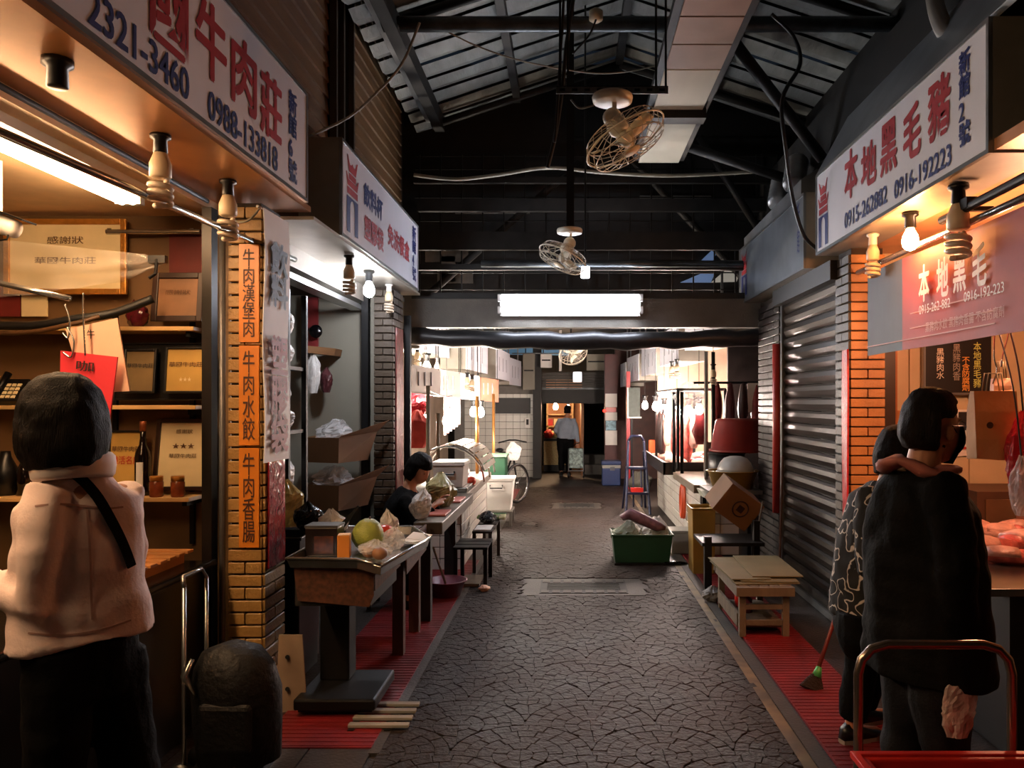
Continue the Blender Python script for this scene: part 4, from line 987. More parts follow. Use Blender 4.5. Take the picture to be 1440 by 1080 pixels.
B().tube([V((c.x-.1, 16.97, .62)), V((c.x+.0, 17.08, .72)), V((c.x+.08, 17.1, .74))], .012).build('handle', blackplastic, t)

# --- stall keeper in dark clothes bending over the left counter
Yk = 6.25
def kp(px, py, dy=0): return at(px, py, Yk+dy)
J = dict(head=kp(590, 660), f=(.75, -.35, -.55), r=V((-.45, -.9, 0)), neck=kp(576, 682), chest=kp(566, 720), pelvis=V((-1.40, 6.25, .45)),
    shL=kp(580, 705, .16), shR=kp(570, 705, -.16), elL=kp(592, 735, .2), elR=kp(585, 738, -.22), wrL=V((-1.08, 6.38, .80)), wrR=V((-1.08, 6.15, .80)),
    hipL=V((-1.42, 6.36, .43)), hipR=V((-1.42, 6.14, .43)), knL=V((-1.22, 6.38, .44)), knR=V((-1.22, 6.12, .44)), anL=V((-1.26, 6.38, .09)), anR=V((-1.26, 6.12, .09)),
    toeL=V((-1.16, 6.40, .03)), toeR=V((-1.16, 6.10, .03)))
human('stall keeper in dark clothes bending over the left inner counter', V((-1.4, 6.25, 0)), J,
    dict(torso=[(V((-1.42, 6.25, .42)), .18, .15), (kp(563, 735), .18, .14), (kp(570, 705), .17, .12), (kp(575, 686), .08, .07)], sleeve=.06, m=blackcloth),
    dict(w=.09, m=blackcloth), style='bob', s=.95, vox=.011, top_name='jacket')
t = thing('stool', 'low dark stool under the bending stall keeper', 'stool', (-1.45, 6.25, 0))
B().box2((-1.60, 6.08, .29), (-1.30, 6.42, .33)).build('seat', blackplastic, t)
for x in (-1.57, -1.33):
    for y in (6.11, 6.39): B().box2((x-.015, y-.015, 0), (x+.015, y+.015, .29)).build('leg', blackplastic, t)
# ================================================================== HELPERS FOR GOODS
def bag(name, label, cat, px, py, Y, r, h, m, seed=1, amp=.28, neck=.35, group=None, base=None):
    c = V(base) if base is not None else at(px, py, Y)
    o = sack(B(), c, r, h, seed, amp, neck=neck).build(name, m, smooth=not m.name.endswith('film')); return tag(o, label, cat, group)
def boxbin(t, name, c, top, bot, h, wall, m, rim=.012):
    """open tapered tub; c = base centre; top/bot = (sx, sy)"""
    c = V(c); R = lambda sx, sy, z: [c+V((x*sx/2, y*sy/2, z)) for x, y in ((-1, -1), (1, -1), (1, 1), (-1, 1))]
    B().loft([R(bot[0], bot[1], 0), R(top[0], top[1], h), R(top[0]-2*wall, top[1]-2*wall, h), R(bot[0]-2*wall, bot[1]-2*wall, wall)]).build(name, m, t, bevel=.006)
    rt = R(top[0]+2*rim, top[1]+2*rim, h-.012); ri = R(top[0]-.004, top[1]-.004, h-.012)
    up_ = lambda L: [p+V((0, 0, .018)) for p in L]
    B().loft([rt, up_(rt), up_(ri), ri], cap=False, closed=True).build('rim', m, t, bevel=.003)
def carton(label, c, d, m=card_m, rotz=0, flaps=True, tilt=0, group=None, name='cardboard_box', open_top=True):
    """cardboard box, base centre c, size d, open with flaps"""
    t = thing(name, label, 'box', c, group); c = V(c); w, dp, h = d; k = .005
    b = B(); b.box(c+V((0, -dp/2, h/2)), (w, k, h)); b.box(c+V((0, dp/2, h/2)), (w, k, h)); b.box(c+V((-w/2, 0, h/2)), (k, dp, h)); b.box(c+V((w/2, 0, h/2)), (k, dp, h)); b.box(c+V((0, 0, k/2)), (w, dp, k))
    if not open_top: b.box(c+V((0, 0, h)), (w, dp, k))
    b.build('carton_body', m, t)
    if flaps:
        for sx, sy in ((1, 0), (-1, 0), (0, 1), (0, -1)):
            f = random.uniform(.3, 1.1); q = V((sx, sy, 0)); e = c+V((sx*w/2, sy*dp/2, h)); L = .45*(dp if sx else w)*.6
            tip = e+q*(L*math.sin(f))+V((0, 0, L*math.cos(f))); sd = V((-sy, sx, 0))*((dp if sx else w)/2*.97)
            nn = (tip-e).cross(sd).normalized()*k
            B().prism([e-sd, e+sd, tip+sd*.95, tip-sd*.95], nn).build('flap', m, t)
    t.rotation_euler = (tilt if isinstance(tilt, (int, float)) else tilt[0], 0 if isinstance(tilt, (int, float)) else tilt[1], rotz)
    return t
def frame_pic(label, a, c, Y, fm, pm, fw=.02, lean=0, lines=(), name='framed_certificate', th=.02):
    """framed panel facing the camera between pixel corners a (lower left) and c (upper right)"""
    p, q = at(a[0], a[1], Y), at(c[0], c[1], Y); w, h = q.x-p.x, q.z-p.z
    t = thing(name, label, 'picture frame', ((p.x+q.x)/2, Y, p.z)); o = V(((p.x+q.x)/2, Y, p.z))
    B().box(o+V((0, th*.3, h/2)), (w-fw, th*.4, h-fw)).build('panel', pm, t)
    if fw:
        for x in (-1, 1): B().box(o+V((x*(w-fw)/2, 0, h/2)), (fw, th, h)).build('frame_side', fm, t, bevel=.003)
        for z in (fw/2, h-fw/2): B().box(o+V((0, 0, z)), (w-2*fw, th, fw)).build('frame_rail', fm, t, bevel=.003)
    for tx, z, ww, hh, m in lines: letters(t, tx, o+V((0, th*.1, h*z)), (1, 0, 0), up, w*ww, h*hh, m, depth=.004)
    t.rotation_euler = (-lean, 0, 0)
    return t

# ================================================================== BEEF STALL (left front)
Yw = 4.26
def shelf(label, x0, x1, py, depth=.24, m=wood_sh, Y=4.28):
    z = at(0, py, Y-depth).z; X0 = at(x0, 0, Y-depth).x; X1 = at(x1, 0, Y-depth).x
    t = thing('wall_shelf', label, 'shelf', ((X0+X1)/2, Y, z-.02), 'pale wooden shelves in the beef stall')
    B().box2((X0, Y-depth, z-.022), (X1, Y, z)).build('shelf_board', m, t, bevel=.003)
    for x in (X0+.5, X1-.05): B().box2((x-.012, Y-depth*.8, z-.05), (x+.012, Y, z-.022)).build('bracket', black_m, t)
    return z
zt = shelf('topmost pale wooden shelf behind the pink board', -420, 272, 459, .22)
zm = shelf('middle pale wooden shelf holding the gold plaques', -420, 275, 570, .22)
zl = shelf('lowest pale wooden shelf holding the bottle and jars', -420, 265, 700, .3)
for x0, lab in ((-2.06, 'black upright shelf rail on the stall wall near the pillar'), (-2.48, 'black upright shelf rail behind the standing bottle')):
    tag(B().box2((x0-.012, 4.255, .85), (x0+.012, 4.275, 2.1)).build('shelf_upright', black_m), lab, 'shelf rail')
BL = mat('brown_print', '#5a3a1c', .7); RD = mat('red_print', '#b0281e', .6); FR = mat('dark_frame', '#2a160c', .35, var=.2)
frame_pic('large gilt framed certificate hung high on the stall wall', (6, 414), (178, 308), 4.2, gold_m, paper_c, .03, 0, [('感謝狀', .72, .3, .10, BL), ('華國牛肉莊', .45, .5, .09, BL)])
frame_pic('dark framed certificate leaning on the top shelf behind film', (212, 452), (284, 382), 4.13, FR, mat('dim_certificate', '#7a5432', .5), .03, .12, [('感謝狀', .6, .5, .1, BL)])
frame_pic('bright gold plaque standing on the middle shelf near the pillar', (230, 553), (289, 487), 4.14, blackplastic, paper_y, .012, .1, [('華國牛肉莊', .62, .8, .11, BL), ('★★★', .3, .3, .1, paper_c)])
frame_pic('dim gold plaque on the middle shelf beside the pink board', (172, 553), (218, 490), 4.14, blackplastic, mat('dim_gold', '#6e5a3a', .4), .012, .1, [('華國牛肉莊', .62, .8, .10, ink_t)])
frame_pic('black mount behind the two gold plaques on the middle shelf', (160, 563), (296, 482), 4.2, blackplastic, blackplastic, .01, 0, name='plaque_mount')
frame_pic('gold and red award panel on the lowest shelf behind the bottle', (150, 683), (200, 605), 4.16, blackplastic, paper_y, .012, .08, [('華國牛肉莊', .66, .8, .10, BL), ('樂活名店', .46, .8, .15, RD)])
frame_pic('tall framed certificate with three stars on the lowest shelf', (214, 690), (293, 588), 4.12, FR, paper_c, .022, .15, [('★★★', .62, .4, .08, BL), ('華國牛肉莊', .48, .5, .06, BL), ('感謝狀', .82, .3, .06, BL)])
# wine bottle, jars, phone
c = at(201, 690, 4.08); c.z = zl
t = thing('wine_bottle', 'dark glass bottle with a white label on the lowest shelf', 'bottle', c)
B().lathe([(.036, 0), (.04, .006), (.04, .20), (.036, .225), (.018, .265), (.0145, .30), (.0145, .345)], c, 20).build('glass', flask, t, smooth=True)
B().lathe([(.0165, .335), (.0165, .385), (.014, .388)], c, 16).build('capsule', mat('copper_foil', '#8a4a2c', .3, metal=.5), t, smooth=True)
B().box(c+V((.004, -.0385, .10)), (.034, .006, .15)).build('bottle_label', paper_w, t)
for px, lab in ((220, 'small glass jar on the lowest shelf nearer the bottle'), (250, 'small glass jar on the lowest shelf nearer the pillar')):
    c = at(px, 690, 4.02); c.z = zl
    t = thing('sauce_jar', lab, 'jar', c, 'sauce jars on the lowest shelf')
    B().lathe([(.03, 0), (.034, .006), (.034, .075), (.028, .085)], c, 18).build('jar_glass', mat('sauce_in_glass', '#7a3a1e', .15, var=.3, scale=18), t, smooth=True)
    B().lathe([(.032, .082), (.033, .105), (.03, .108)], c, 18).build('lid', gold_m, t, smooth=True)
c = at(18, 566, 4.1); c.z = zm
t = thing('desk_phone', 'black desk telephone with pale keys on the middle shelf', 'telephone', c)
rot = Matrix.Rotation(.9, 3, 'X'); B().box(c+V((0, 0, .07)), (.14, .15, .04), rot).build('phone_body', blackplastic, t, bevel=.006)
for i in range(4):
    for j in range(3): B().box(c+V((0, 0, .07))+rot @ V((-.02+.028*j, -.05+.026*i, .022)), (.02, .018, .006), rot).build('key', paper_c, t)
B().tube([c+V((-.06, -.05, .02)), c+V((-.065, .0, .10)), c+V((-.05, .04, .17))], [.018, .014, .018]).build('handset', blackplastic, t, smooth=True)
# hanging paper boards
Yb = 3.35
t = thing('price_board', 'pale pink price board with one black character hung from a wire', 'price board', at(135, 555, Yb+.05))
b = B(); b.prism([at(100, 553, Yb+.05)+V((.06, 0, 0)), at(182, 550, Yb+.05), at(165, 447, Yb+.05), at(92, 463, Yb+.05)], (0, .008, 0)).build('board', paper_p, t)
letters(t, '牛', at(128, 470, Yb+.045), (1, 0, .0), up, .035, .04, ink_t)
t = thing('price_board', 'bright red price board with black characters hung by the pink board', 'price board', at(122, 606, Yb))
b = B(); b.prism([at(84, 595, Yb), at(152, 606, Yb), at(165, 502, Yb), at(85, 493, Yb)], (0, .008, 0)).build('board', paper_r, t)
letters(t, '咖', at(120, 515, Yb-.006), (1, 0, -.08), (.08, 0, 1), .075, .045, ink_t); letters(t, '哩', at(117, 540, Yb-.006), (1, 0, -.08), (.08, 0, 1), .06, .05, ink_t)
def hook(label, pts, r=.004, m=steel): cable(label, pts, r, m, name='wire_hook')
hook('steel wire hook carrying the pink board', [at(91, 428, Yb), at(98, 450, Yb), at(96, 475, Yb), at(88, 468, Yb)])
hook('steel wire carrying the red board', [at(117, 412, Yb), at(117, 440, Yb), at(120, 500, Yb)])
hook('curled steel hook on the red board', [at(94, 460, Yb-.01), at(104, 480, Yb-.01), at(100, 502, Yb-.01), at(88, 495, Yb-.01)])
tag(B().cyl(at(-60, 385, Yb), at(98, 420, Yb), .012).build('hanging_rod', steel, smooth=True), 'steel rod holding the price boards over the counter', 'rod')
cable('bundle of dark cables running under the gilt frame', [at(-80, 455, 3.9), at(40, 458, 3.9), at(110, 448, 3.9), at(160, 440, 3.95), at(215, 420, 4.0)], .022, cable_k)
cable('thin brown cable under the gilt frame', [at(-80, 466, 3.85), at(30, 468, 3.85), at(100, 456, 3.85), at(140, 445, 3.9)], .012, mat('brown_cable', '#4a3018', .5))
# cctv camera, clip, film, rod
c = at(8, 318, 3.3)
t = thing('security_camera', 'white security camera with a black visor hanging in the beef stall', 'camera', c)
B().tube([c+V((-.12, 0, .03)), c+V((.0, 0, -.0)), c+V((.045, 0, -.015))], [.035, .04, .038], 14).build('camera_body', white_pl, t, smooth=True)
B().box(c+V((.02, 0, .045)), (.17, .09, .008), Matrix.Rotation(.35, 3, 'Y')).build('visor', blackplastic, t)
B().cyl(c+V((-.03, 0, .03)), c+V((-.03, 0, .32)), .014).build('mount_stem', white_pl, t)
B().tube([c+V((.03, -.02, -.03)), c+V((.02, -.02, -.06)), c+V((-.05, -.02, -.07))], .004).build('lead', blackplastic, t)
t = thing('plastic_sheet', 'crumpled clear plastic sheet clipped up over the gilt frame', 'plastic sheet', at(120, 400, 3.7))
P = []; nx, nz = 16, 8
for i in range(nx+1):
    for j in range(nz+1):
        a, d = i/nx, j/nz; px = -20+250*a; py = 335+25*a+(85*(1-a)**.7+12*a)*d-25*math.sin(a*math.pi)*0
        p = at(px, py, 3.7); p.y += .05*noise.noise(V((a*6, d*5, 1)))+.02*noise.noise(V((a*20, d*14, 3))); P.append(p)
fs = [(i*(nz+1)+j, (i+1)*(nz+1)+j, (i+1)*(nz+1)+j+1, i*(nz+1)+j+1) for i in range(nx) for j in range(nz)]
B().add(P, fs).build('sheet', mat('thin_clear_film', '#f4ece0', .1, var=.05, alpha=.12, bump=.6, bscale=18), t, smooth=True)
c = at(222, 365, 3.68); B().box(c, (.08, .03, .035)).build('clip_jaw', blackplastic, t); B().tube([c+V((0, -.01, 0)), c+V((0, -.02, -.07)), c+V((-.03, -.02, -.09))], .008).build('clip_lever', blackplastic, t)
tag(B().cyl(at(150, 326, 4.2), at(282, 326, 4.2), .014).box(at(160, 326, 4.24), (.02, .09, .02)).box(at(275, 326, 4.24), (.02, .09, .02)).build('curtain_rod', steel), 'short steel rod beside the gilt frame', 'rod')
tag(B().prism([at(238, 400, 4.25), at(296, 400, 4.25), at(296, 320, 4.25), at(238, 330, 4.25)], (0, .01, 0)).build('red_poster', mat('dim_red_poster', '#6a1c18', .6)), 'dim red poster on the stall wall above the top shelf', 'poster')
tag(B().prism([at(-60, 445, 4.24), at(28, 445, 4.24), at(28, 395, 4.24), at(-60, 395, 4.24)], (0, .01, 0)).build('red_poster', mat('dim_red_poster', '#6a1c18', .6)), 'dim red poster behind the cable bundle at the left edge', 'poster')
tag(B().prism([at(30, 445, 4.24), at(66, 445, 4.24), at(66, 415, 4.24), at(30, 415, 4.24)], (0, .01, 0)).build('paper_note', paper_c), 'cream paper note below the gilt frame', 'note')
bag('red_ornament', 'dark red round ornament on the top shelf', 'ornament', 192, 455, 4.12, (.06, .05), .14, mat('garnet_glass', '#4a1018', .2, var=.4, scale=20), 4, base=V((at(192, 0, 4.12).x, 4.12, zt)))
for i, (px, w, h, m, lab) in enumerate(((8, .055, .23, blackplastic, 'black canister on the lowest shelf behind the shopper'), (35, .04, .20, flask, 'dark bottle on the lowest shelf behind the shopper'))):
    c = at(px, 700, 4.1); c.z = zl; tag(B().lathe([(w, 0), (w, h*.6), (w*.5, h*.85), (w*.4, h)], c, 18).build('canister', m, smooth=True), lab, 'canister')

# counter, slatted rack, chair and shopping trolley
t = thing('stall_counter', 'black stall counter with a polished edge in the beef stall', 'counter', (-2.1, 3.0, 0))
B().box2((-2.5, 1.2, 0), (-1.86, 3.96, .78)).build('counter_body', mat('black_counter', '#0f0d0c', .3, var=.3), t)
B().box2((-2.55, 1.15, .78), (-1.82, 3.97, .82)).build('counter_top', mat('black_top', '#15110f', .2, var=.2), t, bevel=.01)
B().cyl((-1.81, 1.15, .81), (-1.81, 3.97, .81), .018).build('edge_bar', mat('polished_dark_steel', '#3a3836', .15, metal=.9), t, smooth=True)
t = thing('slatted_rack', 'low rack of orange wooden slats on the counter', 'rack', (-2.05, 3.7, .82))
for i in range(6): B().box2((-2.35, 3.42+.085*i, .875), (-1.88, 3.48+.085*i, .89)).build('slat', wood_pal, t, bevel=.003)
for x in (-2.28, -1.95): B().box2((x-.02, 3.42, .82), (x+.02, 3.91, .875)).build('bearer', wood_pal, t)
tag(B().box2((-1.885, 4.0, .0), (-1.835, 4.07, 2.62)).build('shutter_guide', mat('guide_rail_black', '#1a1512', .4, metal=.4)), 'dark roller shutter guide left of the tan pillar', 'guide rail')
tag(B().cyl((-1.80, 4.045, .0), (-1.80, 4.045, 2.6), .016).build('conduit', mat('grey_conduit', '#6b6a6a', .4, metal=.4), smooth=True), 'thin grey conduit against the tan pillar', 'conduit')
t = thing('roller_tube', 'dark roller shutter tube under the left soffit', 'shutter', (-1.9, 2.8, 2.5))
B().cyl((-1.905, 1.2, 2.675), (-1.905, 4.1, 2.675), .014).build('roller', dark_m, t, smooth=True); B().box2((-1.93, 1.2, 2.655), (-1.92, 4.1, 2.69)).build('bottom_bar', mat('bar_brown', '#4a2e1a', .3, metal=.5), t)
# black wheeled shopping bag beside pillar 1
c = V((-1.42, 3.35, 0))
t = thing('shopping_trolley', 'glossy black wheeled shopping bag in the lower left corner', 'shopping trolley', c)
b = B(); rings = []
for z, sx, sy, dx in ((.10, .17, .13, 0), (.25, .185, .15, 0), (.4, .18, .15, -.01), (.5, .165, .135, -.02), (.565, .12, .10, -.03), (.59, .05, .05, -.03)):
    rings.append([c+V((dx+sx*math.cos(a)*(1+.08*noise.noise(V((math.cos(a)*2, math.sin(a)*2, z*6)))), sy*math.sin(a)*(1+.08*noise.noise(V((math.cos(a)*2, math.sin(a)*2+4, z*6)))), z)) for a in [2*math.pi*k/24 for k in range(24)]])
b.loft(rings).warp(.01, 12).build('bag_body', mat('black_nylon', '#070708', .6, var=.3, bump=.4, bscale=30, spec=.3), t, smooth=True)
for y in (-.1, .1): B().cyl(c+V((-.185, y, .0)), c+V((-.185, y, .85)), .009).build('frame_tube', steel, t, smooth=True); B().cyl(c+V((-.20, y-.02, .06)), c+V((-.20, y+.02, .06)), .06).build('wheel', blackplastic, t, smooth=True)
B().tube([c+V((-.185, -.1, .85)), c+V((-.2, -.08, .89)), c+V((-.2, .08, .89)), c+V((-.185, .1, .85))], .010).build('handle', steel, t, smooth=True)
B().box(c+V((.0, -.135, .28)), (.22, .04, .2)).warp(.01, 14).build('front_pocket', MATS['black_nylon'], t, bevel=.02); B().tube([c+V((-.02+.15*math.cos(a), .12*math.sin(a), .46)) for a in [2*math.pi*k/24 for k in range(24)]], .009, 6, closed=True).build('piping', blackplastic, t, smooth=True)
B().box(c+V((-.02, 0, .07)), (.30, .22, .03)).build('foot_plate', blackplastic, t)
B().tube([c+V((-.12, -.14, .42)), c+V((-.16, -.15, .5)), c+V((-.14, -.12, .56))], [.008, .016, .010]).build('strap_buckle', steel, t, smooth=True)
# loose folded panel by the pillar foot
t = thing('folded_panel', 'pale folded metal panel with two holes at the foot of the tan pillar', 'panel', at(415, 1000, 4.12))
b = B(); b.prism([at(388, 1003, 4.1), at(431, 998, 4.1), at(425, 893, 4.1), at(392, 893, 4.1)], (0, .012, 0)).build('sheet', mat('pale_panel', '#8f7a66', .5), t)
for py in (924, 969): B().cyl(at(404, py, 4.085), at(404, py, 4.095), .011).build('hole', black_m, t)

# ================================================================== TRAY TABLE AND PACKAGING STALL
T0 = V((-1.12, 5.05, 0)); T0 = at(480, 800, 4.85); T0.z = 0
t = thing('platform_scale', 'black platform scale with column and cardboard-skirted top under the tray', 'scale', V((T0.x, 4.75, 0)))
a = at(440, 1005, 0.1)
x0 = -1.42; x1 = -1.0; y0 = 4.0; y1 = 4.46
B().box2((x0, y0, .04), (x1, y1, .10)).build('base_plate', black_m, t, bevel=.012)
B().box2((x0+.02, y0+.02, .028), (x1-.02, y1, .04)).build('base_foot', black_m, t)
B().box2((-1.37, 4.28, .10), (-1.21, 4.42, .60)).build('column', black_m, t, bevel=.006)
B().box2((-1.38, 3.92, .60), (-1.0, 4.5, .80)).build('head_box', dark_m, t)
for (p, q) in ((((-1.56, 4.41)), ((-1.01, 4.41))),):
    b = B(); b.prism([V((-1.36, 3.905, .63)), V((-1.0, 3.905, .60)), V((-.98, 3.905, .66)), V((-.98, 3.905, .80)), V((-1.38, 3.905, .80))], (0, -.006, 0)).warp(.006, 8).build('cardboard_skirt', card_r, t)
    b = B(); b.prism([V((-.985, 3.92, .68)), V((-.985, 4.5, .68)), V((-.985, 4.5, .80)), V((-.985, 3.92, .80))], (.006, 0, 0)).warp(.006, 8).build('cardboard_skirt', card_r, t)
t = thing('small_pallet', 'flat grey slatted pallet under the scale base edge', 'pallet', (-.95, 4.0, 0))
for i in range(4): B().box2((-1.10, 3.86+.09*i, .012), (-.80, 3.90+.09*i, .028)).build('slat', mat('grey_pallet', '#8c8880', .5, var=.15), t, bevel=.003)
for x in (-1.08, -.90): B().box2((x-.015, 3.84, 0), (x+.015, 4.18, .012)).build('bearer', blackplastic, t)
# steel tray
zt_ = at(500, 790, 4.45).z
t = thing('steel_tray', 'shallow steel tray full of wrapped produce on the scale', 'tray', (-1.1, 4.3, .80))
o = [V((-1.40, 3.86)), V((-1.05, 3.84)), V((-.89, 3.68)), V((-.80, 4.45)), V((-.98, 4.85)), V((-1.40, 4.85))]
o3 = [V((p.x, p.y, .805)) for p in o]; cen = sum(o3, V((0, 0, 0)))/6
grow = lambda k, z: [V((cen.x+(p.x-cen.x)*k, cen.y+(p.y-cen.y)*k, z)) for p in o3]
B().loft([grow(.96, .802), grow(1.0, .845), grow(1.0, .85), grow(.985, .85), grow(.945, .808)], cap=True).build('tray_pan', steel, t)
B().tube(grow(1.0, .85), .008, 8, closed=True).build('tray_rim', steel, t, smooth=True)
TZ = .812
def on_tray(px, py, Y=0):
    Y = (H-TZ)*F/(py-VY); p = at(px, py, Y); p.z = TZ; return p
c = on_tray(457, 779)
t = thing('gift_box', 'dark printed box with a window on the tray', 'box', c)
B().box(c+V((0, 0, .075)), (.17, .13, .15)).build('box_body', mat('dark_print_box', '#1a0e0b', .3, var=.3), t, bevel=.004)
B().box(c+V((.015, -.067, .06)), (.10, .006, .09)).build('window_panel', mat('copper_print', '#4a2614', .3, var=.6, scale=25), t); B().box(c+V((0, 0, .155)), (.175, .135, .012)).build('lid', mat('grey_lid', '#3a3634', .4), t)
c = on_tray(484, 783); t = thing('orange_carton', 'small orange carton standing on the tray beside the pomelo', 'box', c)
B().box(c+V((0, 0, .058)), (.062, .07, .116), rz(.15)).build('carton_body', orange_bx, t, bevel=.003); B().box(c+V((0, 0, .117)), (.058, .066, .004), rz(.15)).build('carton_top', mat('pale_orange_top', '#d8a860', .5), t)
c = on_tray(515, 772); t = thing('pomelo', 'large green pomelo in the middle of the tray', 'fruit', c)
B().lathe([(.02, .0), (.06, .012), (.085, .045), (.088, .08), (.078, .115), (.055, .148), (.03, .165), (.01, .168)], c, 24, rot=Matrix.Rotation(.12, 3, 'Y')).build('fruit_body', pomelo_m, t, smooth=True); B().cyl(c+V((.02, 0, .165)), c+V((.022, 0, .178)), .006).build('stalk', wood_dk, t)
c = on_tray(541, 764); tag(B().lathe([(.01, 0), (.035, .005), (.047, .03), (.043, .06), (.02, .075), (.005, .07)], c+V((0, 0, .03)), 18).build('tomato', tomato_m, smooth=True), 'red tomato behind the pomelo on the tray', 'fruit')
for i, (px, py, Y, r, h, m, sd, lab) in enumerate(((528, 784, 4.55, (.085, .07), .09, film_m, 2, 'clear plastic bag at the front of the tray holding brown buns'), (553, 772, 4.8, (.065, .07), .12, film_m, 5, 'tall clear plastic bag right of the pomelo'), (546, 758, 5.1, (.055, .05), .17, film_w, 8, 'white knotted plastic bag behind the tomato'), (465, 757, 5.0, (.10, .06), .17, film_w, 11, 'pale plastic bag behind the dark printed box'))):
    bag('plastic_bag', lab, 'bag', px, py, Y, r, h, m, sd, .35, base=on_tray(px, py, Y), group='plastic bags on the tray')
for px, py, Y, lab in ((520, 785, 4.55, 'brown bun inside the front clear bag, left one'), (534, 788, 4.5, 'brown bun inside the front clear bag, right one')):
    tag(B().ball(on_tray(px, py, Y)+V((0, 0, .035)), (.04, .045, .032)).build('brown_bun', mat('bun_crust', '#8a6040', .5, var=.3), smooth=True), lab, 'bun', 'buns in the front bag')
c = on_tray(576, 766)
t = thing('receipt_pile', 'crumpled white paper sheets at the right end of the tray', 'paper', c)
for k in range(3): B().box(c+V((.0+.02*k, -.03+.05*k, .012+.012*k)), (.10, .12, .004), Matrix.Rotation(.2*k-.2, 3, 'X') @ rz(.5+.4*k)).warp(.012, 22, k).build('sheet', paper_w, t)
tag(B().prism([at(470, 745, 4.35), at(503, 711, 4.35), at(505, 712, 4.35), at(480, 748, 4.35)], (0, .004, 0)).build('knife', black_m), 'dark blade sticking up behind the orange carton', 'knife')
# black bag and clear bag behind the box (on a crate at the pillar)
t = thing('crate', 'dark crate behind the tray against the tan pillar', 'crate', (-1.62, 4.75, 0)); c = V((-1.72, 4.72, 0))
boxbin(t, 'crate_body', c, (.30, .36), (.28, .34), .83, .02, blackplastic)
bag('black_bag', 'knotted shiny black plastic bag beside the red film strip', 'bag', 430, 735, 4.7, (.085, .08), .17, film_b, 6, .25, .2, base=V((at(434, 0, 4.66).x, 4.66, .86)))
bag('clear_bag', 'clear plastic bag of yellow packets beside the tan pillar', 'bag', 408, 735, 4.72, (.10, .09), .28, mat('yellow_in_film', '#b8a468', .2, var=.5, scale=6, alpha=.85), 9, .25, .4, base=V((at(404, 0, 4.8).x, 4.8, .86)))
# wooden table behind
t = thing('wooden_table', 'dark red-brown wooden table behind the tray with cardboard apron', 'table', (-1.35, 5.3, 0))
B().box2((-1.72, 4.95, .70), (-1.06, 5.6, .74)).build('tabletop', wood_dk, t)
for x, y in ((-1.10, 5.02), (-1.10, 5.53), (-1.66, 5.02), (-1.66, 5.53)): B().box2((x-.035, y-.035, 0), (x+.035, y+.035, .70)).build('leg', wood_dk, t)
b = B(); b.prism([V((-1.04, 4.92, .54)), V((-1.04, 5.6, .57)), V((-1.04, 5.6, .75)), V((-1.04, 4.92, .75))], (.008, 0, 0)).warp(.008, 7).build('cardboard_apron', card_r, t)
# packaging racks
t = thing('packaging_rack', 'black steel rack inside the packaging stall behind the white banner', 'rack', (-2.27, 5.56, 0))
for x, y in ((-1.95, 5.38), (-1.95, 5.74), (-2.6, 5.38), (-2.6, 5.74)): B().box2((x-.018, y-.018, 0), (x+.018, y+.018, 2.4)).build('upright', black_m, t)
for z in (.5, .95, 1.4, 1.85): B().box2((-2.6, 5.38, z), (-1.95, 5.74, z+.025)).build('shelf_board', black_m, t)
for i, (x, y, z, r, h) in enumerate(((-2.06, 5.55, 1.878, .10, .2), (-2.06, 5.55, 2.09, .10, .2), (-2.06, 5.55, 1.428, .10, .18), (-2.06, 5.55, 1.62, .08, .15), (-2.06, 5.55, .978, .10, .26))):
    bag('packing_roll', ['white plastic-wrapped pack, lower on the top rack shelf', 'white plastic-wrapped pack, upper on the top rack shelf', 'white plastic-wrapped pack on the third rack shelf', 'small white pack stacked on the third rack shelf', 'white plastic-wrapped pack on the second rack shelf'][i], 'package', 0, 0, 0, (r, r), h, film_w, 20+i, .2, .8, base=V((x, y, z)), group='wrapped packs on the rack')
t = thing('wall_pouches', 'red card of hanging pouches on the grey partition', 'display card', at(445, 470, 6.95))
B().prism([at(430, 495, 7.0), at(447, 495, 7.0), at(447, 418, 7.0), at(430, 418, 7.0)], (0, .03, 0)).build('card', mat('dull_red_card', '#7a2a2a', .4, var=.3, scale=14), t); B().ball(at(444, 466, 6.94), (.06, .03, .06)).build('pouch', film_b, t, smooth=True)
t = thing('wall_ledge', 'small tilted cardboard ledge on the grey partition', 'shelf', at(455, 495, 6.9)); B().prism([at(432, 486, 6.75), at(472, 490, 6.95), at(470, 500, 6.95), at(432, 496, 6.75)], (0, .2, 0)).build('ledge_board', card_m, t)
bag('hanging_bag', 'white plastic bag hanging below the cardboard ledge', 'bag', 440, 553, 6.85, (.07, .05), .36, film_w, 31, .2, .5); bag('hanging_bag', 'dark red bag hanging beside the white one on the partition', 'bag', 459, 552, 6.95, (.055, .05), .22, mat('dark_maroon_film', '#4a2428', .3, var=.3), 33, .25, .4)
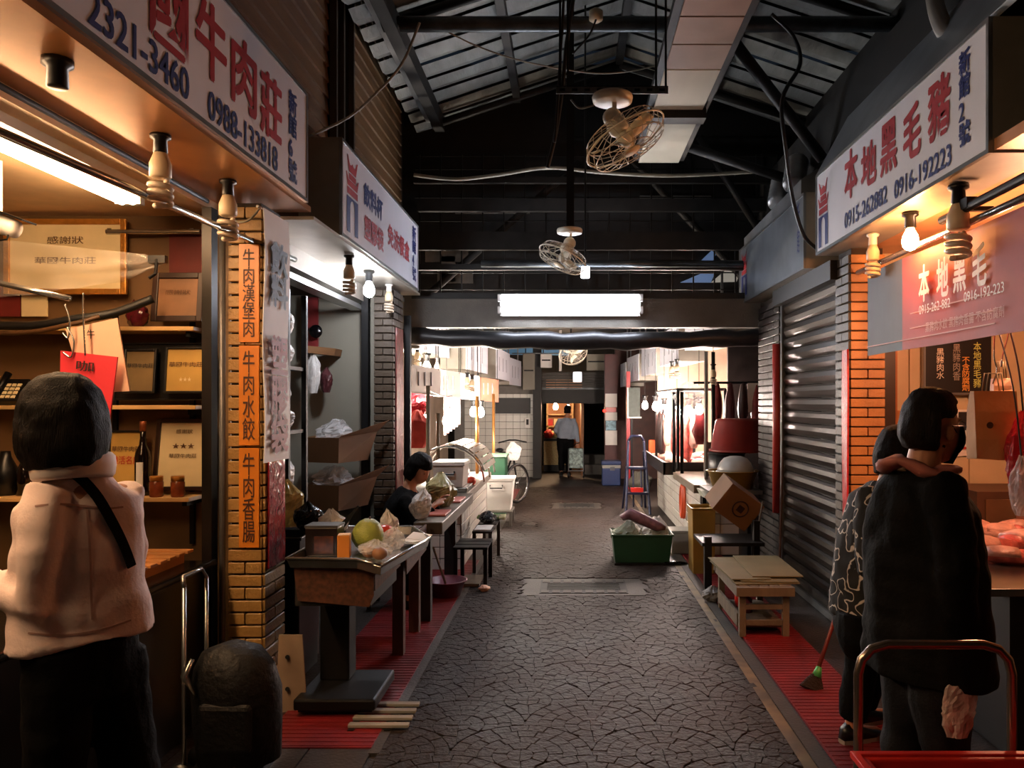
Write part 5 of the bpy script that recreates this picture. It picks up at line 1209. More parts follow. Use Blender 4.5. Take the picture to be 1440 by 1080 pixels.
for px, py, lab, sd in ((465, 650, 'upper cardboard box of clear bags on the grey partition', 1), (465, 716, 'lower cardboard box of clear bags on the grey partition', 2)):
    c = at(px, py, 6.6)
    t = thing('wall_box', lab, 'box', c, 'boxes of clear bags')
    w = .36; b = B(); F4 = [c+V((-.22, 0, 0)), c+V((.10, -.12, 0)), c+V((.24, .28, 0)), c+V((-.22, .30, 0))]; T4 = [p+(p-c)*.08+V((0, 0, .21)) for p in F4]; T4[2] += V((.06, 0, .04))
    I4 = [p+(c-p)*.06 for p in T4]; J4 = [p+(c-p)*.06+V((0, 0, .01)) for p in F4]
    b.loft([F4, T4, I4, J4]).build('carton_body', card_m, t)
    B().prism([T4[1], T4[2], T4[2]+V((.10, .02, .10)), T4[1]+V((.03, -.03, .02))], (.004, 0, 0)).build('flap', card_m, t)
    bag('clear_bag', 'clear plastic bags heaped in the %s wall box' % ('upper' if sd == 1 else 'lower'), 'bag', 0, 0, 0, (.17, .15), .27, film_m, 40+sd, .5, .75, base=c+V((0, .1, .08)))
tag(B().box2((-1.86, 6.96, 0), (-1.80, 7.04, 2.66)).build('door_jamb', black_m), 'black jamb between the grey partition and the far left pillar', 'jamb')
tag(B().box2((-1.96, 4.4, 2.52), (-1.84, 7.1, 2.66)).build('shutter_housing', soffit_w), 'pale roller shutter housing along the packaging stall opening', 'shutter')
tag(B().box2((-1.98, 4.4, 2.45), (-1.86, 7.05, 2.49)).build('shutter_bottom_bar', frame_al), 'bright raised shutter bottom bar over the packaging stall', 'shutter')
for x, y in ((-1.86, 4.42),): tag(B().box2((x-.02, y-.03, 0), (x+.02, y+.03, 2.5)).build('shutter_guide', frame_al), 'aluminium shutter guide behind the tan pillar', 'guide rail')
# ================================================================== PORK STALL (right front)
t = thing('pork_counter', 'stainless pork counter with a chamfered corner at the right edge', 'counter', (2.5, 4.3, 0))
top5 = [V((1.84, 3.44, 0)), V((3.2, 3.44, 0)), V((3.2, 4.95, 0)), V((1.93, 4.95, 0)), V((1.93, 3.77, 0))]
B().prism([p+V((0, 0, .765)) for p in top5], (0, 0, .035)).build('counter_top', steel, t, bevel=.004)
B().prism([V((2.0, 3.56, 0)), V((3.15, 3.56, 0)), V((3.15, 4.9, 0)), V((2.0, 4.9, 0))], (0, 0, .765)).build('counter_body', mat('dark_counter', '#14100e', .5), t)
CZ = .80
def slab(name, label, c, s, m, seed, rotz=0, cat='meat', group='cuts of pork on the steel counter', fat=True):
    """cut of meat: lobed slab with a fat rind"""
    c = V(c); t = thing(name, label, cat, c, group); b = B(); rings = []
    for i in range(9):
        a = i/8; ring = []; w = math.sin(math.pi*(.08+.84*a))**.5
        for q in range(14):
            th = 2*math.pi*q/14; nn = 1+.3*noise.noise(V((a*3+seed, math.cos(th)*1.5, math.sin(th)*1.5)))
            ring.append(c+rz(rotz) @ V(((a-.5)*s[0], s[1]/2*w*math.cos(th)*nn, s[2]/2+s[2]/2*w*math.sin(th)*nn)))
        rings.append(ring)
    b.loft(rings).build('flesh', m, t, smooth=True)
    if fat:
        r2 = [[p+V((0, 0, .006))+(p-c)*.02 for p in r[:8]]+[p*.8+(c+V((0, 0, s[2]*.3)))*.2 for p in (r[7], r[4], r[0])] for r in rings[1:6]]
        B().loft(r2).build('fat_layer', fat_m, t, smooth=True)
    return t
spec = [(1385, 770, (.36, .16, .10), meat_m, .2, 'long cut of pork lying at the front edge of the steel counter'), (1420, 782, (.3, .15, .08), meat_m, -.3, 'ribbed cut of pork beside the counter corner'), (1375, 745, (.3, .16, .10), fat_m, .8, 'pale fatty cut behind the long front cut'),
    (1410, 748, (.34, .14, .09), fat_m, .1, 'broad pale cut in the middle of the steel counter'), (1362, 728, (.2, .14, .14), fat_m, 1.2, 'pale upright cut nearest the man in black'), (1440, 765, (.26, .2, .12), meat_m, .5, 'red cut at the right edge of the photograph'),
    (1395, 728, (.3, .14, .08), fat_m, -.2, 'pale strip of fat at the rear of the counter'), (1432, 735, (.24, .16, .10), meat_m, .9, 'red cut at the rear of the counter below the pink film'), (1425, 720, (.24, .16, .10), meat_d, .3, 'dark cut at the very back of the counter')]
for k, (px, py, s, m, r, lab) in enumerate(spec):
    Y = min(max((H-CZ-.04)*F/(py-VY), 3.6), 4.75); c = at(px, py, Y); c.z = CZ+(0 if k % 3 else .0); slab('pork_cut', lab, c, s, m, k*3.1, r)
# blackboard, bags, notices
a, c = at(1300, 553, 5.55), at(1394, 466, 5.55)
t = thing('menu_blackboard', 'black menu board with chalked characters inside the pork stall', 'menu board', ((a.x+c.x)/2, 5.55, a.z))
B().box2((a.x, 5.55, a.z), (c.x, 5.58, c.z)).build('board', board_k, t)
for (x0, x1, z0, z1) in ((a.x-.01, a.x+.005, a.z, c.z), (a.x, c.x, a.z-.012, a.z+.004)): B().box2((x0, 5.54, z0), (x1, 5.575, z1)).build('frame_bar', frame_al, t)
for tx, px, py0, py1, m in ((col('黑豬肉水'), 1322, 490, 533, chalk_w), (col('黑豬肉香'), 1345, 484, 535, mat('grey_chalk', '#9a9288', .8)), (col('不含防腐劑'), 1358, 502, 550, chalk_o), (col('本地黑毛豬'), 1374, 481, 545, chalk_g)):
    letters(t, tx, at(px, (py0+py1)/2, 5.54), (1, 0, 0), up, .055, (py1-py0)*5.54/F, m)
def paperbag(label, px, py, Y, w, h, d, m):
    c = at(px, py, Y); t = thing('paper_bag', label, 'bag', c)
    R_ = lambda k, z, dd: [c+V((x*w/2*k, y*dd/2, z)) for x, y in ((-1, -1), (0, -1.15), (1, -1), (1, 1), (0, .8), (-1, 1))]
    b = B(); b.loft([R_(.96, 0, d), R_(1, h*.3, d*1.05), R_(1, h*.7, d*.8), R_(.99, h, d*.45)]).warp(.008, 14).build('bag_body', m, t)
    for y in (-1, 1): B().tube([c+V((-w*.2, y*d*.2, h)), c+V((-w*.15, y*d*.2, h+.09)), c+V((w*.15, y*d*.2, h+.09)), c+V((w*.2, y*d*.2, h))], .004, 6).build('handle', card_l, t, smooth=True)
    return t
kraft = mat('kraft_paper', '#b98654', .7, var=.12, scale=4, bump=.3, bscale=14)
t = paperbag('brown kraft paper bag hanging in front of the black menu board', 1396, 646, 4.0, .22, .35, .10, kraft)
B().lathe([(.001, 0), (.017, .0005), (.017, .002)], at(1392, 598, 3.93), 16, rot=Matrix.Rotation(math.pi/2, 3, 'X')).build('printed_seal', mat('seal_brown', '#4a2e18', .7), t)
t = paperbag('small printed paper bag hanging above the kraft bag', 1408, 567, 4.1, .10, .13, .05, mat('printed_bag', '#d8b89a', .6, var=.25, scale=20))
hook('steel hook holding the paper bags', [at(1400, 440, 4.05), at(1398, 500, 4.05), at(1402, 520, 4.05), at(1396, 540, 4.05)])
hook('steel wire holding the small printed bag', [at(1424, 430, 4.1), at(1418, 470, 4.1), at(1410, 500, 4.1), at(1408, 516, 4.1)])
bag('red_bag_roll', 'bunch of red plastic bags hanging at the right edge', 'bag', 1440, 700, 3.9, (.10, .08), .42, film_r, 51, .3, .5)
bag('clear_film_bag', 'clear plastic film hanging over the red meat at the right edge', 'bag', 1438, 725, 3.75, (.06, .06), .28, film_m, 53, .3, .5)
t = thing('price_notice', 'printed price notice with a red line behind the masked man', 'notice', at(1358, 642, 5.585))
B().prism([at(1346, 642, 5.585), at(1370, 640, 5.585), at(1368, 576, 5.585), at(1346, 576, 5.585)], (0, .01, 0)).build('sheet', paper_w, t)
B().box(at(1358, 592, 5.58), (.10, .006, .13)).build('dark_block', ink_t, t); B().box(at(1356, 630, 5.58), (.09, .006, .016)).build('red_line', RD, t)
t = thing('switch_box', 'wooden switch plate on the cream wall of the pork stall', 'switch', at(1266, 595, 5.58)); B().box(at(1266, 586, 5.58), (.09, .02, .09)).build('plate', wood_pal, t, bevel=.004); B().box(at(1270, 585, 5.565), (.04, .02, .05)).build('switch', white_pl, t)
t = thing('cabinet', 'dark cabinet with a small label at the back of the pork stall', 'cabinet', at(1390, 760, 5.3))
B().box2((2.6, 5.0, 0), (3.2, 5.5, 1.05)).build('cabinet_body', mat('brown_cabinet', '#4a3020', .5, var=.2), t); B().box2((2.65, 4.985, .3), (3.1, 5.0, 1.0)).build('door', mat('brown_door', '#5c4028', .5, var=.2), t); B().box((2.9, 4.98, .88), (.12, .006, .16)).build('label_sheet', mat('dull_label', '#8a5a4a', .6), t)
tag(B().box2((2.17, 5.46, 0), (2.27, 5.56, 2.5)).build('door_jamb', mat('brown_jamb', '#3a2a1e', .4, metal=.2)), 'brown steel jamb between the orange pillar and the cream wall', 'jamb')
tag(B().box2((2.28, 5.5, 0), (2.30, 5.58, 2.4)).build('jamb_trim', mat('copper_trim', '#a8683c', .3, metal=.3)), 'coppery trim strip beside the brown jamb', 'trim')
lit_bulb('glowing pink-orange bulb hanging behind the red banner', V((2.45, 4.1, 2.35)), '#ffb488', 300, 200, .045)
hook('wire holding the bulb behind the red banner', [V((2.45, 4.1, 2.69)), V((2.45, 4.1, 2.5)), V((2.45, 4.1, 2.345))], .005, cable_k)
t = thing('meat_hook_rail', 'black rail with clamps in front of the red banner', 'rail', (1.93, 3.7, 2.55)); B().cyl((1.90, 2.6, 2.57), (1.90, 4.0, 2.55), .022).build('rail', black_m, t); B().box((1.90, 3.75, 2.57), (.05, .10, .05)).build('clamp', black_m, t)

# red cart with a tube handle, broom
t = thing('red_cart', 'red plastic tub cart with a steel tube handle in the lower right corner', 'cart', (1.15, 1.85, 0))
xa, xb = at(1207, 0, 2.15).x, at(1423, 0, 2.15).x
pts = [V((xa, 2.15, .10))]+[V((xa, 2.15, .80))]+[V((xa+.08*(1-math.cos(q)), 2.15, .875+.08*math.sin(q))) for q in (0, .5, 1, 1.57)]+[V((xb-.08*(1-math.cos(q)), 2.15, .875+.08*math.sin(q))) for q in (1.57, 1, .5, 0)]+[V((xb, 2.15, .80)), V((xb, 2.15, .10))]
B().tube(pts, .013, 12, side=(0, 1, 0)).build('handle', mat('dull_chrome', '#8c8076', .25, metal=.9), t, smooth=True)
c0 = V((1.13, 1.72, .12)); boxbin(t, 'tub', c0, (.72, .72), (.62, .62), .56, .02, red_pl, .02)
B().box2((.82, 1.42, .06), (1.44, 2.16, .12)).build('platform', black_m, t)
for x in (.88, 1.38):
    for y in (1.48, 2.05): B().cyl((x-.018, y, .045), (x+.018, y, .045), .045).build('wheel', blackplastic, t, smooth=True)
t = thing('broom', 'broom with a red handle and green collar leaning on the shutter', 'broom', at(1148, 960, 4.5))
p0, p1 = at(1149, 945, 4.45), at(1184, 840, 4.75); B().cyl(p0, p1+(p1-p0)*1.1, .012).build('handle', mat('red_handle', '#7a2a22', .35), t, smooth=True)
B().tube([at(1148, 952, 4.44), at(1152, 938, 4.46)], [.03, .016]).build('collar', mat('green_collar', '#4fae5a', .4), t, smooth=True); b = B(); q0, q1 = at(1148, 950, 4.44), V((at(1142, 0, 4.4).x, 4.4, .0)); b.tube([q0, q1], [(.03, .02), (.075, .02)], 12, side=(1, 0, 0)).build('bristles', mat('brown_bristles', '#2a1a14', .9, bump=.6, bscale=90), t)

# wooden stool-table with cardboard on top
t = thing('wooden_stool_table', 'low pale wooden bench table piled with flattened cardboard by the shutter', 'table', (1.34, 5.8, 0))
for x in (1.19, 1.49):
    for y in (5.42, 6.16): B().box2((x-.022, y-.022, 0), (x+.022, y+.022, .30)).build('leg', wood_st, t)
B().box2((1.14, 5.36, .29), (1.54, 5.40, .35)).build('end_rail', wood_st, t); B().box2((1.14, 6.18, .29), (1.54, 6.22, .35)).build('end_rail', wood_st, t)
B().box2((1.145, 5.40, .28), (1.17, 6.18, .35)).build('side_rail', wood_st, t); B().box2((1.51, 5.40, .28), (1.535, 6.18, .35)).build('side_rail', wood_st, t)
for k in range(5): B().box2((1.17+.07*k, 5.40, .335), (1.232+.07*k, 6.18, .352)).build('top_slat', wood_st, t)
for z in (.08, .19): B().box2((1.20, 5.405, z), (1.48, 5.43, z+.035)).build('stretcher', wood_st, t)
B().box2((1.16, 5.45, .06), (1.18, 6.15, .15)).build('crate_side', wood_st, t); B().box2((1.18, 5.45, .055), (1.50, 6.15, .07)).build('lower_shelf', wood_st, t)
for k, (x0, y0, x1, y1, r, lab) in enumerate(((1.13, 5.44, 1.58, 6.24, .05, 'bottom flattened cardboard sheet on the wooden bench table'), (1.22, 5.46, 1.62, 6.3, -.06, 'middle flattened cardboard sheet on the wooden bench table'), (1.12, 5.5, 1.40, 6.28, .04, 'topmost left cardboard sheet on the wooden bench table'), (1.30, 5.55, 1.66, 6.3, -.02, 'topmost right cardboard sheet on the wooden bench table'))):
    tag(B().box(((x0+x1)/2, (y0+y1)/2, .358+.009*k), (x1-x0, y1-y0, .006), rz(r)).build('cardboard_sheet', card_l), lab, 'cardboard', 'flattened cardboard on the bench table')
for px, py, Y, m, s, lab in ((1018, 845, 5.95, red_pl, .05, 'small red bottle on the lower shelf of the bench table'), (1030, 850, 5.8, pur_pl, .05, 'small purple container on the lower shelf of the bench table')):
    c = V((1.3 if s else 0, Y, .07)); tag(B().lathe([(s, 0), (s, .09), (s*.4, .12), (s*.4, .15)], c, 14).build('small_bottle', m, smooth=True), lab, 'bottle')
# tilted box, yellow bin, black stand
t = carton('brown cardboard box with a round print tilted on its corner', V((1.38, 7.02, .62)), (.36, .32, .28), card_m, .2, False, (.25, .62), name='cardboard_box', open_top=False)
B().tube([V((1.38, 7.02, .62))+V((.02+.07*math.cos(a), -.163, .14+.07*math.sin(a))) for a in [2*math.pi*k/20 for k in range(20)]], .006, 6, closed=True).build('printed_ring', mat('red_brown_print', '#2a0c08', .7), t)
B().box(V((1.38, 7.02, .62))+V((.02, -.163, .14)), (.06, .004, .06)).build('printed_mark', mat('red_brown_print', '#2a0c08', .7), t)
t = thing('yellow_bin', 'yellow plastic bin under the tilted cardboard box', 'bin', (1.26, 7.52, 0)); boxbin(t, 'bin_body', V((1.26, 7.52, 0)), (.22, .30), (.20, .28), .62, .012, yel_pl)
t = thing('box_stand', 'black wheeled stand holding up the tilted cardboard box', 'stand', (1.2, 6.6, 0))
B().box2((1.12, 6.52, .0), (1.18, 6.58, .50)).build('post', black_m, t); B().box2((1.55, 6.6, 0), (1.60, 6.66, .62)).build('post', black_m, t); B().box2((1.10, 6.52, .42), (1.62, 6.98, .45)).build('shelf_plate', black_m, t)
for x in (1.15, 1.57): B().cyl((x-.02, 6.6, .05), (x+.02, 6.6, .05), .05).build('wheel', blackplastic, t)
bag('crumpled_bag', 'small crumpled plastic bag at the foot of the black stand', 'bag', 998, 830, 6.5, (.08, .08), .12, mat('grey_film', '#7a7672', .25, var=.4, scale=14, bump=.4), 61, .35, .5, base=V((1.16, 6.38, 0)))
tag(B().cyl((1.80, 6.75, .01), (1.885, 6.95, 1.15), .012).build('stick', wood_dk), 'thin dark stick leaning against the far right pillar', 'stick')
tag(B().cyl(V((1.60, 6.63, .60)), V((1.63, 6.63, .78)), .010).build('metal_tip', steel), 'bright metal handle tip behind the tilted box', 'handle')

# ================================================================== INNER HALL, right side
def tiled_front(label, x, y0, y1, h, tw, th, side, group=None):
    t = thing('tiled_counter', label, 'counter', (x, (y0+y1)/2, 0), group)
    a, c = sorted((x+side*.006, x+side*.55)); B().box2((a, y0, 0), (c, y1, h)).build('counter_core', mat('tile_grout', '#6b6660', .7), t)
    ny = int((y1-y0)/tw); nz = int(h/th)
    me = brickmesh(.01, tw-.008, th-.008, white_tile)
    for i in range(ny):
        for j in range(nz): inst('tile', me, t, (x+side*.004, y0+(i+.5)*tw, (j+.5)*th))
    nx = int(.54/tw); me2 = brickmesh(tw-.008, .01, th-.008, white_tile)
    for i in range(nx):
        for j in range(nz): inst('tile', me2, t, (x+side*(.01+(i+.5)*tw), y0-.002, (j+.5)*th))
    return t
tc_ = tiled_front('white tiled counter of the right inner stalls behind the ladder', 1.38, 8.3, 12.4, .66, .2, .11, 1)
B().box2((1.30, 8.25, .66), (1.95, 9.9, .75)).build('worktop', mat('grey_worktop', '#6b5f52', .5, var=.2), tc_, bevel=.01)
t = thing('meat_display', 'black edged meat display table heaped with pork', 'display table', (1.6, 11, .66))
B().box2((1.20, 9.95, .74), (2.2, 12.6, .80)).build('table_top', steel, t)
for (x0, x1, y0, y1) in ((1.18, 1.21, 9.93, 12.6), (1.18, 2.2, 9.93, 9.96)): B().box2((x0, y0, .70), (x1, y1, .86)).build('edge_guard', mat('dark_edge', '#2a2320', .35, metal=.4), t)
B().box2((1.4, 10.1, .66), (2.1, 12.4, .74)).build('support', black_m, t)
k = 0
for i in range(5):
    for j in range(3):
        k += 1; slab('pork_cut', ['front', 'second', 'third', 'fourth', 'rearmost'][i]+' row pork cut in the inner display, '+['aisle side', 'middle', 'wall side'][j], V((1.42+.27*j, 10.16+.36*i, .803)), (.28, .2, .09), [meat_m, fat_m, meat_d][(i+j) % 3] if (i*j) % 4 else fat_m, 20+k, random.uniform(0, 3), group='pork cuts on the inner display table', fat=False)
# hanging rail with ribs and sausages
t = thing('hanging_rail', 'steel rail above the inner meat display with hooks', 'rail', (1.4, 10.6, 1.9))
B().cyl((1.32, 9.6, 1.78), (1.32, 12.0, 1.78), .018).build('rail', steel, t); B().cyl((1.9, 9.6, 1.78), (1.9, 12.0, 1.78), .018).build('rail', steel, t); B().cyl((1.335, 11.0, 1.53), (1.335, 12.0, 1.53), .014).build('rail', black_m, t)
for y in (9.6, 12.0): B().cyl((1.32, y, 1.78), (1.9, y, 1.78), .018).build('cross_rail', steel, t); B().cyl((1.32, y, 1.78), (1.32, y, .8), .02).build('post', black_m, t); B().cyl((1.9, y, 1.78), (1.9, y, .8), .02).build('post', black_m, t)
def hang(name, label, p, r, L, m, seed, group, amp=.3):
    b = B(); rings = []
    for i in range(9):
        a = i/8; w = math.sin(math.pi*(.1+.82*a))**.6*(.7+.5*a)
        rings.append([V(p)+V((r[0]*w*math.cos(th)*(1+amp*noise.noise(V((a*4+seed, math.cos(th), math.sin(th))))), r[1]*w*math.sin(th), -L*a)) for th in [2*math.pi*q/10 for q in range(10)]])
    tag(b.loft(rings).build(name, m, smooth=True), label, 'meat', group)
for k in range(6): hang('dark_sausage', 'dark cured sausage hanging %s from the inner rail left of the ribs' % ['first', 'second', 'third', 'fourth', 'fifth', 'sixth'][k], V((1.335, 11.9-.13*k, 1.52)), (.045, .04), .66, saus_m, k, 'dark sausages on the inner rail', .2)
for k, (px, y, L, m, r, lab) in enumerate(((950, 10.4, .62, meat_m, .07, 'narrow side of ribs hanging by the dark poles'), (964, 10.2, .72, meat_m, .10, 'broad side of ribs hanging in the inner stall'), (976, 10.1, .5, fat_m, .07, 'pale cut hanging right of the broad ribs'), (984, 9.9, .45, meat_d, .09, 'dark red cut hanging nearest the grey pole'), (938, 11.0, .5, fat_m, .06, 'pale cut hanging behind the dark sausages'))):
    hang('hanging_meat', lab, at(px, 575+8*k % 3, y), (r, .05), L, m, 30+k, 'meat hanging in the inner stall')
for px, y, lab, m in ((993, 8.9, 'tall grey steel pole in front of the hanging meat', mat('pale_pole', '#9a948a', .4, metal=.3)), (948, 9.8, 'dark pole on the left of the hanging ribs', black_m), (959, 9.6, 'dark pole in the middle of the hanging ribs', black_m), (1003, 9.0, 'dark pole right of the tall grey pole', black_m)):
    x = at(px, 0, y).x; z0 = 0 if x < 1.3 else .75
    tag(B().cyl((x, y, z0), (x, y, 2.2 if 'grey' in lab else 1.75), .022).build('stall_pole', m, smooth=True), lab, 'pole', 'poles of the right inner stall')
bag('clear_film', 'crumpled clear plastic hanging above the ribs', 'plastic sheet', 970, 572, 9.7, (.20, .10), .3, film_m, 71, .4, .6)
tag(B().box(V((1.62, 9.2, .955)), (.10, .02, .40)).build('wooden_board', wood_st), 'upright wooden chopping board behind the yellow basin', 'board')
# table with basin and bowl
t = thing('side_table', 'rough table holding the yellow basin beside the far right pillar', 'table', (1.65, 8.0, 0))
B().box2((1.36, 7.72, .71), (1.90, 8.22, .75)).build('tabletop', mat('grey_board', '#4a4640', .6, var=.3), t)
for x, y in ((1.40, 7.76), (1.87, 7.99), (1.40, 8.18), (1.87, 8.18)): B().box2((x-.02, y-.02, 0), (x+.02, y+.02, .71)).build('leg', black_m, t)
c = at(1030, 685, 7.95); c.z = .75
t = thing('yellow_basin', 'oval yellow plastic basin on the rough table', 'basin', c)
def basin(t, name, c, r0, r1, h, m, sx=1.0, lip=.018, rot=None):
    prof = [(r0, 0), (r1, h), (r1+lip, h+.004), (r1+lip, h+.012), (r1-.004, h+.010), (r0-.012, .012), (.001, .012)]
    b = B().lathe(prof, V((0, 0, 0)), 28); 
    for p in b.v:
        p.x *= sx
        if rot: p.xyz = rot @ p
        p += V(c)
    return b.build(name, m, t, smooth=True)
basin(t, 'basin_shell', c, .18, .225, .17, yel_pl, 1.1)
c2 = at(1034, 664, 7.95); c2.z = c.z+.13
t = thing('enamel_bowl', 'upturned grey enamel bowl lying on the yellow basin', 'bowl', c2)
B().lathe([(.185, 0), (.18, .03), (.155, .09), (.115, .135), (.06, .155), (.002, .16)], c2+V((0, 0, .04)), 26).build('bowl_shell', gry_pl, t, smooth=True); B().tube([c2+V((.188*math.cos(a), .188*math.sin(a), .04)) for a in [2*math.pi*q/26 for q in range(26)]], .008, 6, closed=True).build('bowl_rim', gry_pl, t, smooth=True)
c3 = V((1.86, 8.62, 1.08))
t = thing('red_tub', 'large upturned red plastic tub behind the enamel bowl', 'tub', c3)
B().lathe([(.31, 0), (.33, .005), (.33, .025), (.31, .03), (.26, .33), (.24, .36), (.002, .365)], c3, 30).build('tub_shell', mat('dull_red_plastic', '#7e2219', .4, var=.15), t, smooth=True)
c4 = V((1.72, 8.62, .752)); t = thing('bucket', 'dark bucket under the upturned red tub', 'bucket', c4); B().lathe([(.17, 0), (.2, .12), (.2, .326)], c4, 22).build('bucket_shell', blackplastic, t, smooth=True); B().lathe([(.202, .3), (.21, .31), (.202, .32)], c4, 22, cap=False).build('hoop', purlin_m, t)
tag(B().prism([at(985, 690, 7.9)+V((0, 0, 0)), at(1040, 694, 7.7), at(1045, 700, 7.68), at(990, 700, 7.7)], (0, .25, 0)).build('newspaper', mat('newsprint', '#8a8a78', .7)), 'folded newspaper under the yellow basin edge', 'newspaper')
# ladder
t = thing('step_ladder', 'navy blue steel step ladder standing in the right inner aisle', 'ladder', (.97, 11.4, 0))
xl, xr = .80, 1.15
for xx in (xl, xr): B().cyl((xx, 11.25, 0), (xx+(.06 if xx == xl else -.06), 11.6, 1.05), .02).build('rail', navy_m, t); B().cyl((xx, 11.98, 0), (xx+(.06 if xx == xl else -.06), 11.62, .9), .016).build('rear_rail', navy_m, t)
B().tube([V((xl+.06, 11.6, 1.05)), V((xl+.10, 11.62, 1.12)), V((xr-.10, 11.62, 1.12)), V((xr-.06, 11.6, 1.05))], .02).build('top_hoop', navy_m, t, smooth=True)
for z, y in ((.30, 11.35), (.66, 11.47)): B().box((.975, y+.05, z), (.31, .16, .03)).build('step', navy_m, t)
for xx in (.92, 1.04): B().cyl((xx, 11.38, .1), (xx, 11.5, .64), .014).build('brace', navy_m, t)
tag(B().box((.97, 11.42, .347), (.18, .10, .06)).build('red_packet', red_pl), 'red packet resting on the lower ladder step', 'packet')
# green basket with bags
c = V((.72, 7.98, 0))
t = thing('green_basket', 'dark green plastic basket full of bags on the paving', 'basket', c)
boxbin(t, 'basket_body', c+V((0, 0, .02)), (.60, .40), (.54, .34), .28, .012, green_pl)
B().box(c+V((.05, .0, .01)), (.66, .42, .02)).build('dolly_board', black_m, t)
bag('knotted_bag', 'pale green plastic bag at the left of the green basket', 'bag', 0, 0, 0, (.17, .14), .30, mat('pale_green_film', '#8a9480', .25, var=.3, alpha=.9, bump=.4), 81, .35, .4, base=c+V((-.12, 0, .11)))
bag('knotted_bag', 'white plastic bag at the right of the green basket', 'bag', 0, 0, 0, (.15, .13), .34, film_w, 83, .3, .5, base=c+V((.15, .05, .10)))
b = B(); b.tube([c+V((-.20, -.08, .46)), c+V((-.12, -.10, .50)), c+V((.02, -.1, .44)), c+V((.16, -.12, .37)), c+V((.24, -.12, .36))], [.03, .06, .065, .05, .02], 12).warp(.02, 14).build
o = B(); o.tube([c+V((-.20, -.08, .46)), c+V((-.12, -.10, .50)), c+V((.02, -.1, .44)), c+V((.16, -.12, .37)), c+V((.24, -.12, .36))], [.03, .06, .065, .05, .02], 12).warp(.02, 14)
tag(o.build('long_bundle', mat('mauve_wrap', '#6e4a52', .5, var=.5, scale=18), smooth=True), 'long mauve wrapped bundle lying over the green basket', 'bundle')
tag(sack(B(), V((1.03, 7.82, 0)), (.14, .06), .035, 5, .4).build('wet_film', film_b, smooth=True), 'flat shiny scrap of black film beside the green basket', 'plastic film')
t = thing('foam_box', 'white polystyrene box against the tiled counter', 'box', (1.2, 8.5, 0)); B().box((1.20, 8.5, .11), (.24, .3, .22)).build('box_body', foam_m, t, bevel=.01); B().box((1.20, 8.5, .235), (.25, .31, .03)).build('lid', foam_m, t, bevel=.006)
b = B()
t = thing('hose_coil', 'orange-red coiled hose hanging on the white tiled counter', 'hose', (1.34, 9.4, .3))
for k in range(3): B().tube([V((1.35-.012*k, 9.3+.1*math.cos(a)+.02*k, .44+.19*math.sin(a))) for a in [2*math.pi*q/20 for q in range(20)]], .014, 8, closed=True).build('coil', mat('orange_hose', '#c2481e', .4), t, smooth=True)
# cooler
c = V((.80, 15.4, 0))
t = thing('cool_box', 'blue picnic cooler with a grey band on the floor far back', 'cooler', c)
B().box(c+V((0, 0, .17)), (.36, .34, .34)).build('cooler_body', blu_pl, t, bevel=.02); B().box(c+V((0, 0, .37)), (.37, .35, .06)).build('band', mat('grey_band', '#8a8a86', .4), t, bevel=.008); B().box(c+V((0, 0, .44)), (.39, .37, .08)).build('lid', blu_pl, t, bevel=.02); B().box(c+V((.02, -.185, .33)), (.09, .02, .07)).build('latch', mat('latch_grey', '#55575c', .4), t)
bag('sack', 'grey green sack slumped beside the cooler', 'sack', 0, 0, 0, (.24, .2), .36, mat('sackcloth', '#4e4a40', .8, var=.3), 91, .2, .7, base=V((1.25, 14.2, 0)))

# ================================================================== INNER HALL, left side
t = tiled_front('white tiled counter of the left inner stalls behind the benches', -1.05, 7.56, 9.9, .66, .2, .11, -1)
B().box2((-1.62, 7.55, .66), (-1.0, 9.92, .74)).build('worktop', mat('grey_worktop', '#6b5f52', .5, var=.2), t, bevel=.01)
t = thing('end_counter', 'grey stone end counter in front of the stall keeper', 'counter', (-1.05, 6.3, 0))
B().box2((-1.14, 5.68, .66), (-.93, 7.5, .75)).build('counter_slab', mat('grey_stone', '#5c5348', .45, var=.25, dirt=.3), t, bevel=.008)
for y in (5.8, 7.05): B().box2((-1.13, y-.04, 0), (-1.03, y+.04, .66)).build('support', dark_m, t)
for y0, y1, lab in ((5.95, 6.25, 'pink cutting board on the stone end counter nearest the camera'), (6.75, 7.1, 'pink cutting board farther along the stone end counter')):
    tag(B().box2((-1.12, y0, .752), (-.95, y1, .768)).build('cutting_board', mat('pink_board', '#a85a4e', .4, var=.15), bevel=.004), lab, 'cutting board', 'pink cutting boards')
bag('shopping_bag', 'white plastic shopping bag on the stone counter by the stall keeper', 'bag', 0, 0, 0, (.085, .10), .21, film_w, 95, .3, .4, base=V((-1.12, 5.86, .755)))
bag('shopping_bag', 'large bag of yellowish greens on the stone counter', 'bag', 0, 0, 0, (.12, .14), .27, mat('greens_in_film', '#9a8f62', .3, var=.5, scale=9), 97, .3, .5, base=V((-1.08, 6.55, .755)))
c = V((-1.18, 7.75, .80))
t = thing('storage_tote', 'frosted storage tote with dark handle on the left inner counter', 'storage box', c); boxbin(t, 'tote_body', c, (.30, .4), (.27, .36), .22, .01, totec_m); B().box(c+V((0, 0, .235)), (.32, .42, .02)).build('lid', totec_m, t, bevel=.006)
B().tube([c+V((-.06, -.2, .15)), c+V((-.06, -.225, .13)), c+V((.06, -.225, .13)), c+V((.06, -.2, .15))], .01).build('handle', blackplastic, t)
tag(B().box2((-1.4, 7.58, .742), (-1.0, 8.0, .798)).build('weighing_tray', steel, bevel=.01), 'steel tray under the frosted tote', 'tray')
